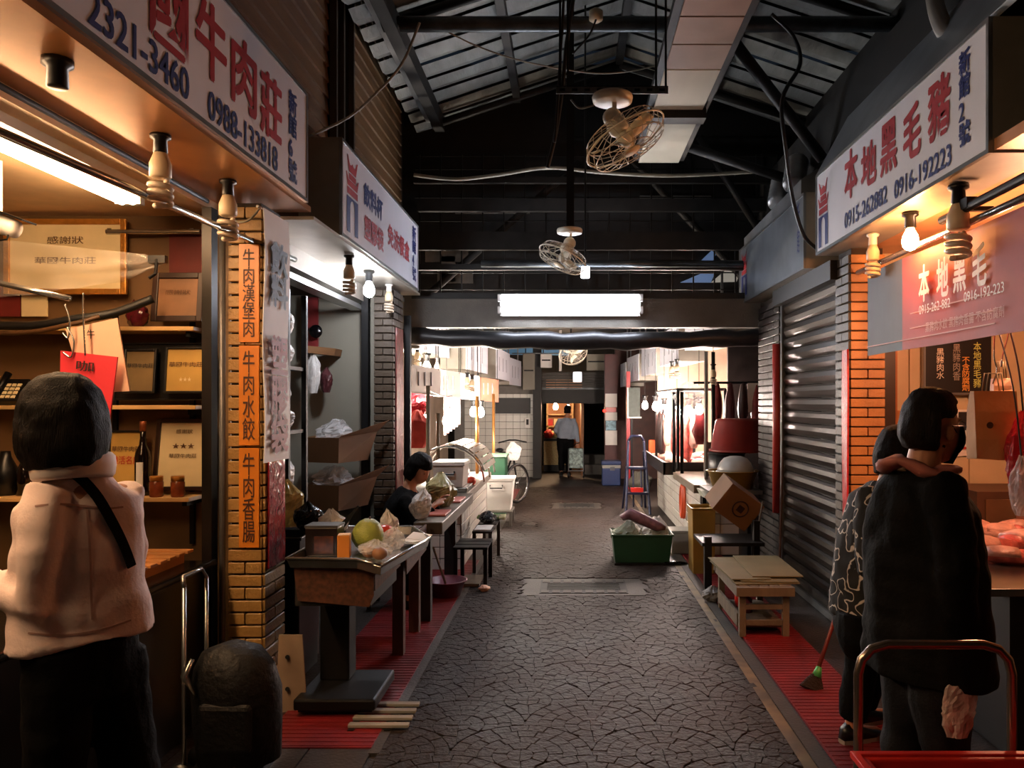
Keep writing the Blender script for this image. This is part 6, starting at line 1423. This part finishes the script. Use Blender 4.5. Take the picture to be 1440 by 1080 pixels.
# benches with goods
def bench(label, x0, x1, y0, y1, h, m, slats=0):
    t = thing('low_bench', label, 'bench', ((x0+x1)/2, (y0+y1)/2, 0), 'low benches along the left stalls')
    for x in (x0+.02, x1-.02):
        for y in (y0+.02, y1-.02): B().box2((x-.016, y-.016, 0), (x+.016, y+.016, h-.02)).build('leg', m, t)
    n = slats or 1
    for k in range(n): B().box2((x0, y0+(y1-y0)*k/n, h-.02), (x1, y0+(y1-y0)*(k+(.85 if slats else 1))/n, h)).build('top_slat' if slats else 'bench_top', m, t)
    return t
bench('black low bench beside the purple basin', -1.02, -.72, 6.8, 7.28, .36, black_m, 3)
bench('second low bench carrying leeks and a black bag', -.93, -.74, 7.4, 8.3, .40, mat('brown_black_bench', '#2a2420', .5), 4)
tag(B().box2((-.915, 7.45, .402), (-.76, 7.75, .408)).build('white_sheet', paper_w), 'sheet of white paper on the second low bench', 'paper')
bag('black_bag', 'small black plastic bag on the second low bench', 'bag', 0, 0, 0, (.09, .09), .12, film_b, 101, .3, .6, base=V((-.83, 7.9, .402)))
c = V((-.80, 8.12, .402))
for k in range(4):
    t = thing('leek', 'leek lying on the second low bench, '+['foremost', 'second', 'third', 'rearmost'][k]+' of four', 'vegetable', c+V((0, .045*k, 0)), 'leeks on the bench'); q = c+V((0, .045*k, .022))
    B().tube([q+V((-.17, 0, 0)), q+V((-.05, .01, .004)), q+V((.06, 0, 0))], [.012, .02, .019], 8).build('leaf_stem', leek_g, t, smooth=True); B().tube([q+V((.055, 0, 0)), q+V((.12, 0, 0))], [.018, .02], 8).build('white_stem', leek_w, t, smooth=True)
c = at(636, 830, 6.65); c.z = .008
t = thing('purple_basin', 'round purple plastic basin on the floor under the bench', 'basin', V((-1.04, 6.55, .007))); basin(t, 'basin_shell', V((-1.04, 6.55, .007)), .12, .16, .12, pur_pl)
tag(B().cyl(V((-1.02, 6.55, .03)), V((-1.14, 6.5, .42)), .010).build('ladle_handle', wood_st, smooth=True), 'wooden handle standing in the purple basin', 'ladle')
tag(B().box2((-.97, 6.86, .008), (-.80, 7.22, .03)).build('wood_board', wood_st), 'pale board on the floor under the black bench', 'board')
bag('crumpled_paper', 'small crumpled paper on the floor by the bench leg', 'paper', 0, 0, 0, (.05, .05), .05, paper_p, 103, .4, .8, base=V((-.74, 6.72, 0)))
bench('grey low bench under the white bin', -1.18, -.76, 10.2, 10.7, .20, mat('grey_bench', '#6a6660', .5), 4)
c = V((-.97, 10.45, .20))
t = thing('white_bin', 'large white plastic bin with a wire handle on a low bench', 'bin', c); boxbin(t, 'bin_body', c, (.44, .40), (.36, .34), .40, .012, white_pl); B().box(c+V((0, 0, .415)), (.47, .43, .025)).build('lid', white_pl, t, bevel=.006)
B().tube([c+V((-.08, -.21, .34)), c+V((-.08, -.235, .30)), c+V((.08, -.235, .30)), c+V((.08, -.21, .34))], .008).build('wire_handle', black_m, t)
# arched slatted cover on counter
t = thing('arched_cover', 'arched cover of pale wooden slats on the left inner counter', 'cover', (-1.3, 9.2, .74))
for k in range(7):
    r = .40+.0*k; a0 = .25+k*.19
    b = B(); A = lambda a, y: V((-1.36+.42*math.cos(a)*1.0, y, .76+.40*math.sin(a)))
    b.loft([[A(a0, y), A(a0+.15, y), A(a0+.15, y)*1.0+V((.01, 0, .012)), A(a0, y)+V((.012, 0, .01))] for y in (8.62, 9.84)]).build('slat', wood_st, t)
for y in (8.62, 9.2, 9.82): B().tube([V((-1.36+.41*math.cos(a), y, .745+.39*math.sin(a))) for a in [math.pi*q/12 for q in range(13)]], .012).build('hoop', steel, t)
for k, (px, Y, m, lab) in enumerate(((630, 8.3, tomato_m, 'red tomatoes heaped by the tote, front one'), (622, 8.45, tomato_m, 'red tomatoes heaped by the tote, rear one'))):
    c = at(px, 640, Y); c.z = .742; c.x = -1.05-.1*k; tag(B().ball(c+V((0, 0, .045)), .05).build('tomato', tomato_m, smooth=True), lab, 'vegetable')
bag('wrapped_loaf', 'white wrapped parcel on the left inner counter before the arched cover', 'package', 0, 0, 0, (.13, .13), .26, film_w, 105, .15, .8, base=V((-1.2, 8.35, .742)))
# poles and paper strips
for px, y, lab, m, z1 in ((602, 8.35, 'pale square pole rising from the left inner counter', greywall_m, 1.8), (616, 8.8, 'slim wooden pole on the left inner counter', wood_st, 1.5), (671, 9.7, 'brass coloured pole on the left inner counter', mat('brass_pole', '#a8743c', .3, metal=.6), 1.7), (694, 11.9, 'brass coloured pole at the far end of the left counter', mat('brass_pole', '#a8743c', .3, metal=.6), 1.75)):
    x = at(px, 0, y).x; tag(B().cyl((x, y, .742 if y < 9.9 else 0), (x, y, z1), .022).build('stall_pole', m, smooth=True), lab, 'pole', 'poles of the left inner stalls')
for k in range(6):
    a = at(624+4*k, 612-3*k, 9.3+.15*k); c = at(627.5+4*k, 558, 9.3+.15*k); tag(B().box2((a.x, a.y, a.z), (c.x, a.y+.006, c.z)).build('paper_strip', [paper_w, film_p][k % 2]), '%s hanging paper strip by the inner left lamps' % ['first', 'second', 'third', 'fourth', 'fifth', 'sixth'][k], 'paper strip', 'hanging paper strips')
# inner sign rows (boxes that step back along the hall)
HS = []
def up_to(x, y, z=3.1):                                   # underside of the sign box above a point, else the hall ceiling
    r = z
    for xs, tl, bk, y0, y1, z0 in HS:
        if y0 < y < y1:
            xa = xs+tl*(y-y0)/(y1-y0)
            if min(xa, xa+bk) < x < max(xa, xa+bk): r = min(r, z0)
    return r
def inner_sign(label, side, x, y0, y1, z0, z1, back=.4, dx=0, tilt=0):
    t = thing('hall_sign', label, 'sign', (x, (y0+y1)/2, z0), 'sign boxes along the inner hall')
    HS.append((x, tilt, side*back, y0, y1, z0))
    P = lambda X, o: [V((X, y0, z0)), V((X+tilt, y1, z0)), V((X+tilt, y1, z1)), V((X, y0, z1))]
    B().prism(P(x+side*.01, 0), (side*back, 0, 0)).build('cabinet', sign_side, t); B().prism(P(x, 0), (side*.009, 0, 0)).build('face_panel', sign_w, t)
    for o in (.2, .45, .7): B().box((x+tilt*o-side*.003, y0+(y1-y0)*o, (z0+z1)/2), (.004, .06, (z1-z0)*.45)).build('lettering', mat('faint_print', '#a8a8b2', .6), t)
    for o in (.1, .9): B().box((x+tilt*o+side*.05, y0+(y1-y0)*o, (z1+3.1)/2), (.025, .025, 3.1-z1)).build('hanger', frame_al, t)
    return t
for k, (px0, px1, py0, Y0, lab) in enumerate(((590, 632, 490, 8.7, 'nearest sign box of the left hall row'), (656, 686, 519, 10.7, 'second sign box of the left hall row'), (698, 717, 532, 13.0, 'third sign box of the left hall row'), (717, 733, 541, 14.9, 'farthest sign box of the left hall row'))):
    a = at(px0, py0, Y0); Y1_ = Y0+(1.9 if k < 3 else 1.5); x1 = (px1-VX)*Y1_/F
    inner_sign(lab, -1, a.x, Y0, Y1_, a.z, a.z+.52, .35, tilt=x1-a.x)
for k, (px0, px1, py0, Y0, lab) in enumerate(((1015, 963, 480, 8.5, 'nearest sign box of the right hall row'), (953, 928, 508, 10.2, 'second sign box of the right hall row'), (922, 902, 525, 12.2, 'third sign box of the right hall row'), (898, 882, 535, 14.0, 'fourth sign box of the right hall row'), (880, 869, 543, 15.6, 'farthest sign box of the right hall row'))):
    a = at(px0, py0, Y0); Y1_ = Y0+1.5; x1 = (px1-VX)*Y1_/F
    inner_sign(lab, 1, a.x, Y0, Y1_, a.z, a.z+.48, .35, tilt=x1-a.x)
# menu boards along the left row
for k, (x0, x1, y0, y1, Y, m, lab) in enumerate(((575, 609, 512, 552, 8.6, paper_w, 'nearest white menu board under the left inner signs'), (610, 640, 518, 557, 9.4, paper_w, 'second white menu board under the left inner signs'), (645, 668, 524, 560, 10.6, paper_w, 'third white menu board under the left inner signs'), (671, 697, 530, 563, 12.0, mat('salmon_board', '#c8876a', .5), 'salmon coloured menu board under the left inner signs'))):
    a, c = at(x0, y1, Y), at(x1, y0, Y); t = thing('menu_board', lab, 'menu board', ((a.x+c.x)/2, Y, a.z), 'menu boards of the left inner stalls')
    B().prism([V((a.x, Y, a.z)), V((c.x, Y+.5, a.z-.03)), V((c.x, Y+.5, c.z-.03)), V((a.x, Y, c.z))], (-.012, .01, 0)).build('panel', m, t)
    for q in range(3): B().box((a.x+(c.x-a.x)*(.3+.2*q), Y+.5*(.3+.2*q)-.008, a.z+(c.z-a.z)*.5), (.014, .02, (c.z-a.z)*.5)).build('printed_column', mat('faint_print', '#a8a8b2', .6), t)
    B().cyl((a.x+.02, Y+.03, c.z-.02), (a.x+.02, Y+.03, up_to(a.x+.02, Y+.03)), .006).build('hanger', black_m, t); B().cyl((c.x-.02, Y+.47, c.z-.05), (c.x-.02, Y+.47, up_to(c.x-.02, Y+.47)), .006).build('hanger', black_m, t)
cable('line carrying the hanging paper strips', [V((at(602, 0, 8.35).x, 8.35, 1.75)), V((at(624, 0, 9.3).x, 9.3, at(0, 557, 9.3).z)), V((at(636, 0, 9.75).x, 9.75, at(0, 557, 9.75).z)), V((at(648, 0, 10.05).x, 10.05, at(0, 556, 10.05).z)), V((at(671, 0, 9.7).x, 9.7, 1.69))], .006, cable_k)
# unlit stall beyond the shutter on the right
struct(B().box2((2.0, 9.93, 0), (2.7, 9.98, 3.1)).build('wall_light_block', mat('stall_shade_dark', '#241a17', .7, var=.3)))  # partition added to keep the hall lamps out of this stall
struct(B().box2((2.66, 7.9, 0), (2.70, 9.95, 3.1)).build('wall_stall_shade_side', mat('stall_shade_dark', '#241a17', .7, var=.3)))  # shade of the unlit stall put into a dark wall colour
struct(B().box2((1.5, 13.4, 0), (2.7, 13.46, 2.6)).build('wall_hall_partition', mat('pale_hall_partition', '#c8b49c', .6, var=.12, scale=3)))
t = thing('clothes_rail', 'dark rail with red and maroon bags at the dim stall beyond the shutter', 'rail', (2.1, 9.5, 1.6))
B().cyl((1.5, 9.5, 1.86), (2.66, 9.5, 1.86), .015).build('rail', black_m, t)
for k in range(5): hang('hung_bundle', ['first', 'second', 'third', 'fourth', 'fifth'][k]+' dim maroon bundle from the left on the rail beyond the shutter', V((1.78+.16*k, 9.5, 1.86)), (.07, .05), .5+.1*(k % 2), [meat_d, mat('maroon_cloth', '#4a1a1c', .7), saus_m][k % 3], 60+k, 'bundles on the dim rail')
tag(B().box2((2.15, 9.48, 1.5), (2.28, 9.49, 1.855)).build('hung_paper', paper_w), 'white paper sheet hung on the dim rail beyond the shutter', 'paper')
# red things hung at the left inner stall, cap
bag('red_bag', 'red plastic bag hung in the left inner stall near the dark post', 'bag', 585, 585, 8.9, (.13, .1), .22, film_r, 111, .3, .5); bag('red_bag', 'dark red bundle hung higher in the left inner stall', 'bag', 590, 565, 9.4, (.16, .1), .2, mat('maroon_bundle', '#5a1c26', .4, var=.3), 113, .3, .5)
bag('red_jacket', 'red garment hanging behind the left inner counter', 'garment', 587, 630, 8.8, (.14, .1), .42, mat('red_cloth', '#a8322a', .8, var=.2), 115, .25, .7)
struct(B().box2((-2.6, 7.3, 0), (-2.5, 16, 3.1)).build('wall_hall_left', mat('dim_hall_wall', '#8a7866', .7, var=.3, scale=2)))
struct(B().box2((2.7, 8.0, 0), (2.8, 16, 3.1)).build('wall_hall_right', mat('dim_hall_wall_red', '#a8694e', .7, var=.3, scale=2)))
# lamps of the hall
for px, py, Y, w, lab in ((600, 497, 9.0, 14, 'bright bulb under the nearest left hall sign'), (597, 572, 9.2, 9, 'glowing bulb low behind the pale square pole'), (628, 572, 9.6, 9, 'glowing bulb among the hanging paper strips'), (666, 562, 10.6, 10, 'glowing bulb by the brass pole'), (676, 563, 10.9, 9, 'second glowing bulb by the brass pole')):
    lit_bulb(lab, at(px, py, Y), '#fff0e0', 700, w*22, .05, flex=up_to(at(px, py, Y).x, Y))
for px, py, Y, w, lab in ((922, 556, 11.8, 9, 'farthest glowing bulb over the sausages'), (934, 560, 11.3, 10, 'glowing bulb over the middle of the sausages'), (952, 562, 10.8, 11, 'glowing bulb between the dark poles'), (968, 560, 10.3, 11, 'glowing bulb over the broad ribs'), (983, 558, 9.9, 11, 'nearest glowing bulb beside the tall grey pole'), (907, 556, 13.0, 8, 'glowing bulb at the far right stall')):
    lit_bulb(lab, at(px, py, Y), '#ffe8da', 700, w*22, .05, flex=up_to(at(px, py, Y).x, Y))
for px, py, Y, lab in ((945, 508, 10.4, 'unlit spiral bulb under the second right hall sign, left one'), (952, 505, 10.2, 'unlit spiral bulb under the second right hall sign, right one'), (587, 487, 8.9, 'unlit spiral bulb under the nearest left hall sign'), (657, 524, 10.45, 'unlit spiral bulb under the second left hall sign, left one'), (664, 527, 10.5, 'unlit spiral bulb under the second left hall sign, middle one'), (1003, 512, 9.0, 'unlit spiral bulb near the tall grey pole'), (615, 503, 9.2, 'unlit spiral bulb just right of the bright left hall bulb')):
    cfl(lab, at(px, py, Y), 1.0, flex=up_to(at(px, py, Y).x, Y))
# ================================================================== END OF THE HALL
struct(B().box2((-4, 20.2, 0), (5, 20.35, 3.2)).build('wall_back', dark_m))
wt = struct(B().box2((-2.5, 16.9, 0), (-.78, 17.0, 2.4)).build('wall_tiled_end', mat('tile_grout', '#6b6660', .7))); ORIG[wt.name] = V(wt.location)
me = brickmesh(.142, .012, .142, mat('cream_wall_tile', '#b8b4aa', .3, var=.06))
for i in range(10):
    for j in range(12): inst('tile', me, wt, (-.86-.15*i, 16.895, .08+.15*j))
B().box2((-1.62, 16.86, 1.38), (-.86, 16.885, 1.72)).build('dark_panel', board_k, wt)
tag(B().box2((-.80, 16.7, 0), (-.62, 16.9, 3.1)).build('hall_pillar', dark_m), 'dark square pillar beside the lit far stall', 'pillar')
t = thing('wall_meter', 'white meter box on the tiled end wall', 'meter', (-.90, 16.85, 1.1)); B().box((-.92, 16.84, 1.18), (.12, .08, .22)).build('case', white_pl, t, bevel=.008); B().box((-.92, 16.795, 1.2), (.05, .01, .12)).build('dial', ink_t, t)
# shutter housing across the end
t = thing('end_shutter', 'dark slatted shutter header across the far end of the hall', 'shutter', (.1, 16.9, 1.9))
for k in range(6): B().box2((-.62, 16.9, 1.95+.055*k), (1.05, 16.96, 1.995+.055*k)).build('slat', mat('dark_slat', '#26241f', .5, metal=.3), t)
B().box2((-.62, 16.84, 1.90), (1.05, 16.98, 1.94)).build('bottom_bar', pipe_m, t)
B().box2((-.62, 17.0, 1.6), (1.05, 17.05, 1.9)).build('valance', dark_m, t)
for (x0, x1, y0, y1, Y, m, lab) in ((760, 776, 498, 517, 16.5, paper_w, 'pale printed notice hung over the end of the hall'), (825, 862, 498, 521, 16.7, greywall_m, 'grey wall unit over the end of the hall'), (735, 752, 496, 548, 16.6, greywall_m, 'grey vertical duct on the left end wall')):
    a, c = at(x0, y1, Y), at(x1, y0, Y); t = thing('end_unit', lab, 'panel', ((a.x+c.x)/2, Y, a.z)); B().box2((a.x, Y, a.z), (c.x, Y+.12, c.z)).build('casing', m, t, bevel=.01); B().box2((a.x+.03, Y-.006, (a.z+c.z)/2), (c.x-.03, Y, (a.z+c.z)/2+.03)).build('louvre', black_m, t); B().box2((a.x+.05, Y+.03, c.z), (a.x+.07, Y+.05, 3.1)).build('hanger', black_m, t)
tag(B().cyl(at(720, 497, 16.4), at(790, 497, 16.4), .012).build('conduit', frame_al), 'pale conduit across the end of the hall', 'conduit')
tag(B().cyl(at(788, 460, 16), at(788, 522, 16), .03).build('white_tube', white_pl), 'short white vertical tube by the farthest fan', 'tube')
struct(B().prism([at(690, 498, 18.5), at(800, 500, 18.5), at(800, 480, 18.5), at(760, 478, 18.5)], (0, .05, 0)).build('blue_roof_patch', mat('glowing_blue_roof', '#6f9cbc', .5, var=.1, emit=.35)))  # patch of blue roof sheet, its brightness painted as a faint glow
c = at(812, 530, 16.6); tag(B().cyl(c+V((0, .05, .1)), V((c.x, c.y+.05, 3.1)), .01).build('lamp_rod', black_m), 'thin rod above the small glowing lamp box', 'rod'); t = thing('exit_light', 'small glowing white lamp box on the end shutter', 'lamp', c); B().box(c, (.17, .06, .2)).build('lamp_glass', lamp_mat('exit_glow', '#ecf2ff', 5), t, bevel=.02); B().box(c+V((0, .05, 0)), (.19, .04, .22)).build('lamp_case', white_pl, t)
# lit far stall
struct(B().box2((-.62, 20.0, 0), (.30, 20.1, 2.2)).build('wall_far_stall', mat('warm_far_wall', '#a8744c', .6, var=.3, scale=3)))
struct(B().box2((.24, 17.3, 0), (.30, 20.0, 1.9)).build('wall_far_partition', mat('warm_partition', '#8a5a34', .6)))
t = thing('far_shelf', 'shelf of red goods in the lit far stall', 'shelf', (-.3, 19.8, 0))
for z in (.7, 1.0, 1.3): B().box2((-.6, 19.7, z), (.08, 20.0, z+.03)).build('shelf_board', wood_sh, t)
for x in (-.58, .06): B().box2((x-.02, 19.7, 0), (x+.02, 19.98, 1.6)).build('side', wood_sh, t)
for k in range(8): c = V((-.5+.15*(k % 4), 19.8, .73+.3*(k//4))); tag(B().box(c+V((0, 0, .09)), (.12, .14, .17)).build('packet', [red_pl, paper_c, orange_bx, white_pl][k % 4]), '%s packet, %s on the %s shelf of the far stall' % (['red', 'cream', 'orange', 'white'][k % 4], ['first', 'second', 'third', 'fourth'][k % 4], ['lower', 'upper'][k//4]), 'packet', 'packets in the far stall')
t = thing('far_counter', 'woven fronted counter of the lit far stall', 'counter', (-.35, 18.4, 0)); B().box2((-.62, 18.3, .16), (-.05, 18.9, .72)).build('basket_front', mat('woven_cream', '#b8a878', .7, var=.3, scale=40), t); B().box2((-.62, 18.25, .72), (-.02, 18.95, .78)).build('counter_top', black_m, t); B().box2((-.62, 18.35, 0), (-.05, 18.9, .16)).build('plinth', dark_m, t)
bag('produce_heap', 'heap of pale greens on the far stall counter', 'vegetable', 0, 0, 0, (.26, .2), .16, mat('pale_greens', '#b8b478', .6, var=.4, scale=12), 121, .3, .9, base=V((-.34, 18.6, .78)))
bag('produce_heap', 'heap of red peppers on the far stall counter edge', 'vegetable', 0, 0, 0, (.12, .12), .2, mat('red_peppers', '#b8322a', .4, var=.4, scale=20), 123, .3, .9, base=V((-.52, 18.42, .78)))
lit_bulb('bright warm bulb in the lit far stall', V((-.35, 18.6, 1.72)), '#ffd0a0', 300, 60, .06); lit_bulb('second warm bulb in the lit far stall', V((-.05, 18.9, 1.66)), '#ffd0a0', 120, 12, .05)
hook('wire of the far stall bulbs', [V((-.35, 18.6, 3.1)), V((-.35, 18.6, 2.4)), V((-.35, 18.6, 1.71))], .006, cable_k); hook('wire of the second far stall bulb', [V((-.05, 18.9, 3.1)), V((-.05, 18.9, 2.4)), V((-.05, 18.9, 1.65))], .006, cable_k)
t = thing('concrete_step', 'low concrete step at the dark end doorway', 'step', (.55, 17.8, 0)); B().box2((.32, 17.6, 0), (1.3, 18.2, .22)).build('lower_tread', concrete_m, t); B().box2((.32, 17.9, .22), (1.3, 18.3, .42)).build('upper_tread', concrete_m, t)
struct(B().box2((.95, 16.6, 0), (2.7, 16.75, 3.1)).build('wall_end_right', mat('dim_red_end', '#4a2a22', .6, var=.3)))
# poster pillar far right
c = V((.82, 15.95, 0))
t = thing('poster_pillar', 'pillar covered in pale posters and a red fire box behind the cooler', 'pillar', c); B().box2((.70, 15.9, 0), (.96, 16.1, 2.6)).build('pillar_core', mat('maroon_pillar', '#4a1c1a', .5), t)
for k, (z0, z1, m) in enumerate(((.75, 1.05, paper_w), (1.05, 1.25, mat('blue_poster', '#7fa3b3', .5, var=.5, scale=20)), (1.25, 1.42, paper_w), (1.42, 1.52, red_pl), (1.52, 1.80, paper_w))): B().box2((.71+.01*(k % 2), 15.88, z0+.005), (.95-.02*(k % 2), 15.9, z1)).build('poster', m, t)
B().ball((.69, 15.88, 1.45), .03).build('fire_lamp', lamp_mat('fire_red', '#ff2a20', 8), t, smooth=True)
a, c = at(884, 586, 14.5), at(900, 545, 14.5); t = thing('green_board', 'framed green price board in the far right stall', 'menu board', ((a.x+c.x)/2, 14.5, a.z)); B().box2((a.x, 14.5, a.z), (c.x, 14.53, c.z)).build('board', mat('green_board', '#39463c', .5, var=.3, scale=15), t); B().box2((a.x-.03, 14.49, a.z-.03), (c.x+.03, 14.5, a.z)).build('frame_bar', paper_w, t); B().box2((a.x-.03, 14.49, a.z), (a.x, 14.5, c.z)).build('frame_bar', paper_w, t); B().box2((a.x+.04, 14.53, 0), (a.x+.08, 14.56, c.z)).build('stand_leg', black_m, t)
tag(B().box2((1.05, 14.6, 0), (1.12, 14.75, 2.2)).build('red_post', red_strip), 'dark red post left of the framed green board', 'post')
t = thing('orange_sign', 'small orange card on the inner meat display', 'card', V((1.28, 12.3, .8))); B().box((1.34, 12.3, .93), (.22, .015, .2), rz(.2)).build('card', mat('orange_card', '#d8562a', .5), t); B().box((1.34, 12.32, .812), (.1, .06, .02)).build('card_foot', white_pl, t)
# bicycle by the white bin
c = V((-.80, 12.9, 0))
t = thing('bicycle', 'dark bicycle parked beyond the white bin by the tiled wall', 'bicycle', c)
def wheel(cc, r):
    Q = lambda a, k=1: cc+V((.12*math.sin(.0)+.35*r*0+r*k*math.cos(a)*.55, r*k*math.cos(a)*.83, r*k*math.sin(a)))
    tyre = B().tube([Q(2*math.pi*q/30) for q in range(30)], .022, 8, closed=True).build('tyre', blackplastic, t, smooth=True)
    B().tube([Q(2*math.pi*q/30, .93) for q in range(30)], .010, 6, closed=True).build('rim', steel, tyre, smooth=True)
    for q in range(10): B().cyl(cc, Q(2*math.pi*q/10, .93), .003, n=5).build('spoke', steel, tyre)
    B().ball(cc, .03).build('hub', steel, tyre, smooth=True)
w1_ = V((-.86, 12.6, .32)); w2_ = w1_+V((-.5, .85, 0)); wheel(w1_, .30); wheel(w2_, .30)
fb = lambda a, c_, r=.016: B().cyl(a, c_, r).build('frame_tube', black_m, t, smooth=True)
hd_ = w1_+V((-.08, .12, .55)); bb = w1_.lerp(w2_, .55)+V((0, 0, -.04)); st = w1_.lerp(w2_, .66)+V((0, 0, .45)); fb(w1_, hd_); fb(hd_-V((0, 0, .12)), bb); fb(hd_-V((0, 0, .05)), st); fb(bb, st); fb(bb, w2_); fb(st, w2_)
B().tube([hd_+V((.22, .10, .10)), hd_+V((.05, 0, .14)), hd_+V((-.05, -.02, .14)), hd_+V((-.22, -.1, .10))], .012).build('handlebar', black_m, t, smooth=True); B().ball(st+V((0, 0, .05)), (.07, .12, .035)).build('saddle', blackplastic, t, smooth=True)
bag('carrier', 'white carrier bag hung on the bicycle handlebar', 'bag', 0, 0, 0, (.13, .10), .28, film_w, 131, .2, .6, base=hd_+V((.02, -.12, -.18)))
t = thing('green_crate', 'tall dark green box behind the white bin', 'box', (-1.08, 11.4, 0)); B().box2((-1.24, 11.2, 0), (-.93, 11.6, .84)).build('box_body', green_pl, t, bevel=.01); B().box2((-1.26, 11.18, .84), (-.91, 11.62, .87)).build('lid', mat('pale_green_lid', '#6f8a74', .5), t)

tag(B().cyl(at(586, 562, 9.4), V((at(586, 0, 9.4).x, 9.4, 3.1)), .005).build('cord', cable_k), 'cord holding the dark red bundle in the left inner stall', 'cord')
t = thing('bag_rail', 'steel rail inside the pork stall from which the paper bags hang', 'rail', (2.4, 4.06, 2.05))
B().cyl((2.0, 4.06, 2.075), (2.9, 4.06, 2.075), .010).build('rail', steel, t, smooth=True)
for x in (2.02, 2.88): B().cyl((x, 4.06, 2.075), (x, 4.06, 2.69), .006, n=6).build('drop_rod', steel, t)
hook('cord tying up the bunch of red bags at the right edge', [V((at(1440, 0, 3.9).x, 4.06, 2.075)), V((at(1440, 0, 3.9).x, 3.95, 1.8)), V((at(1440, 0, 3.9).x, 3.9, 1.52))], .005, cable_k)
hook('cord tying up the clear film bag at the right edge', [V((at(1438, 0, 3.75).x+.03, 4.06, 2.075)), V((at(1438, 0, 3.75).x+.01, 3.85, 1.7)), V((at(1438, 0, 3.75).x, 3.75, 1.30))], .004, cable_k)
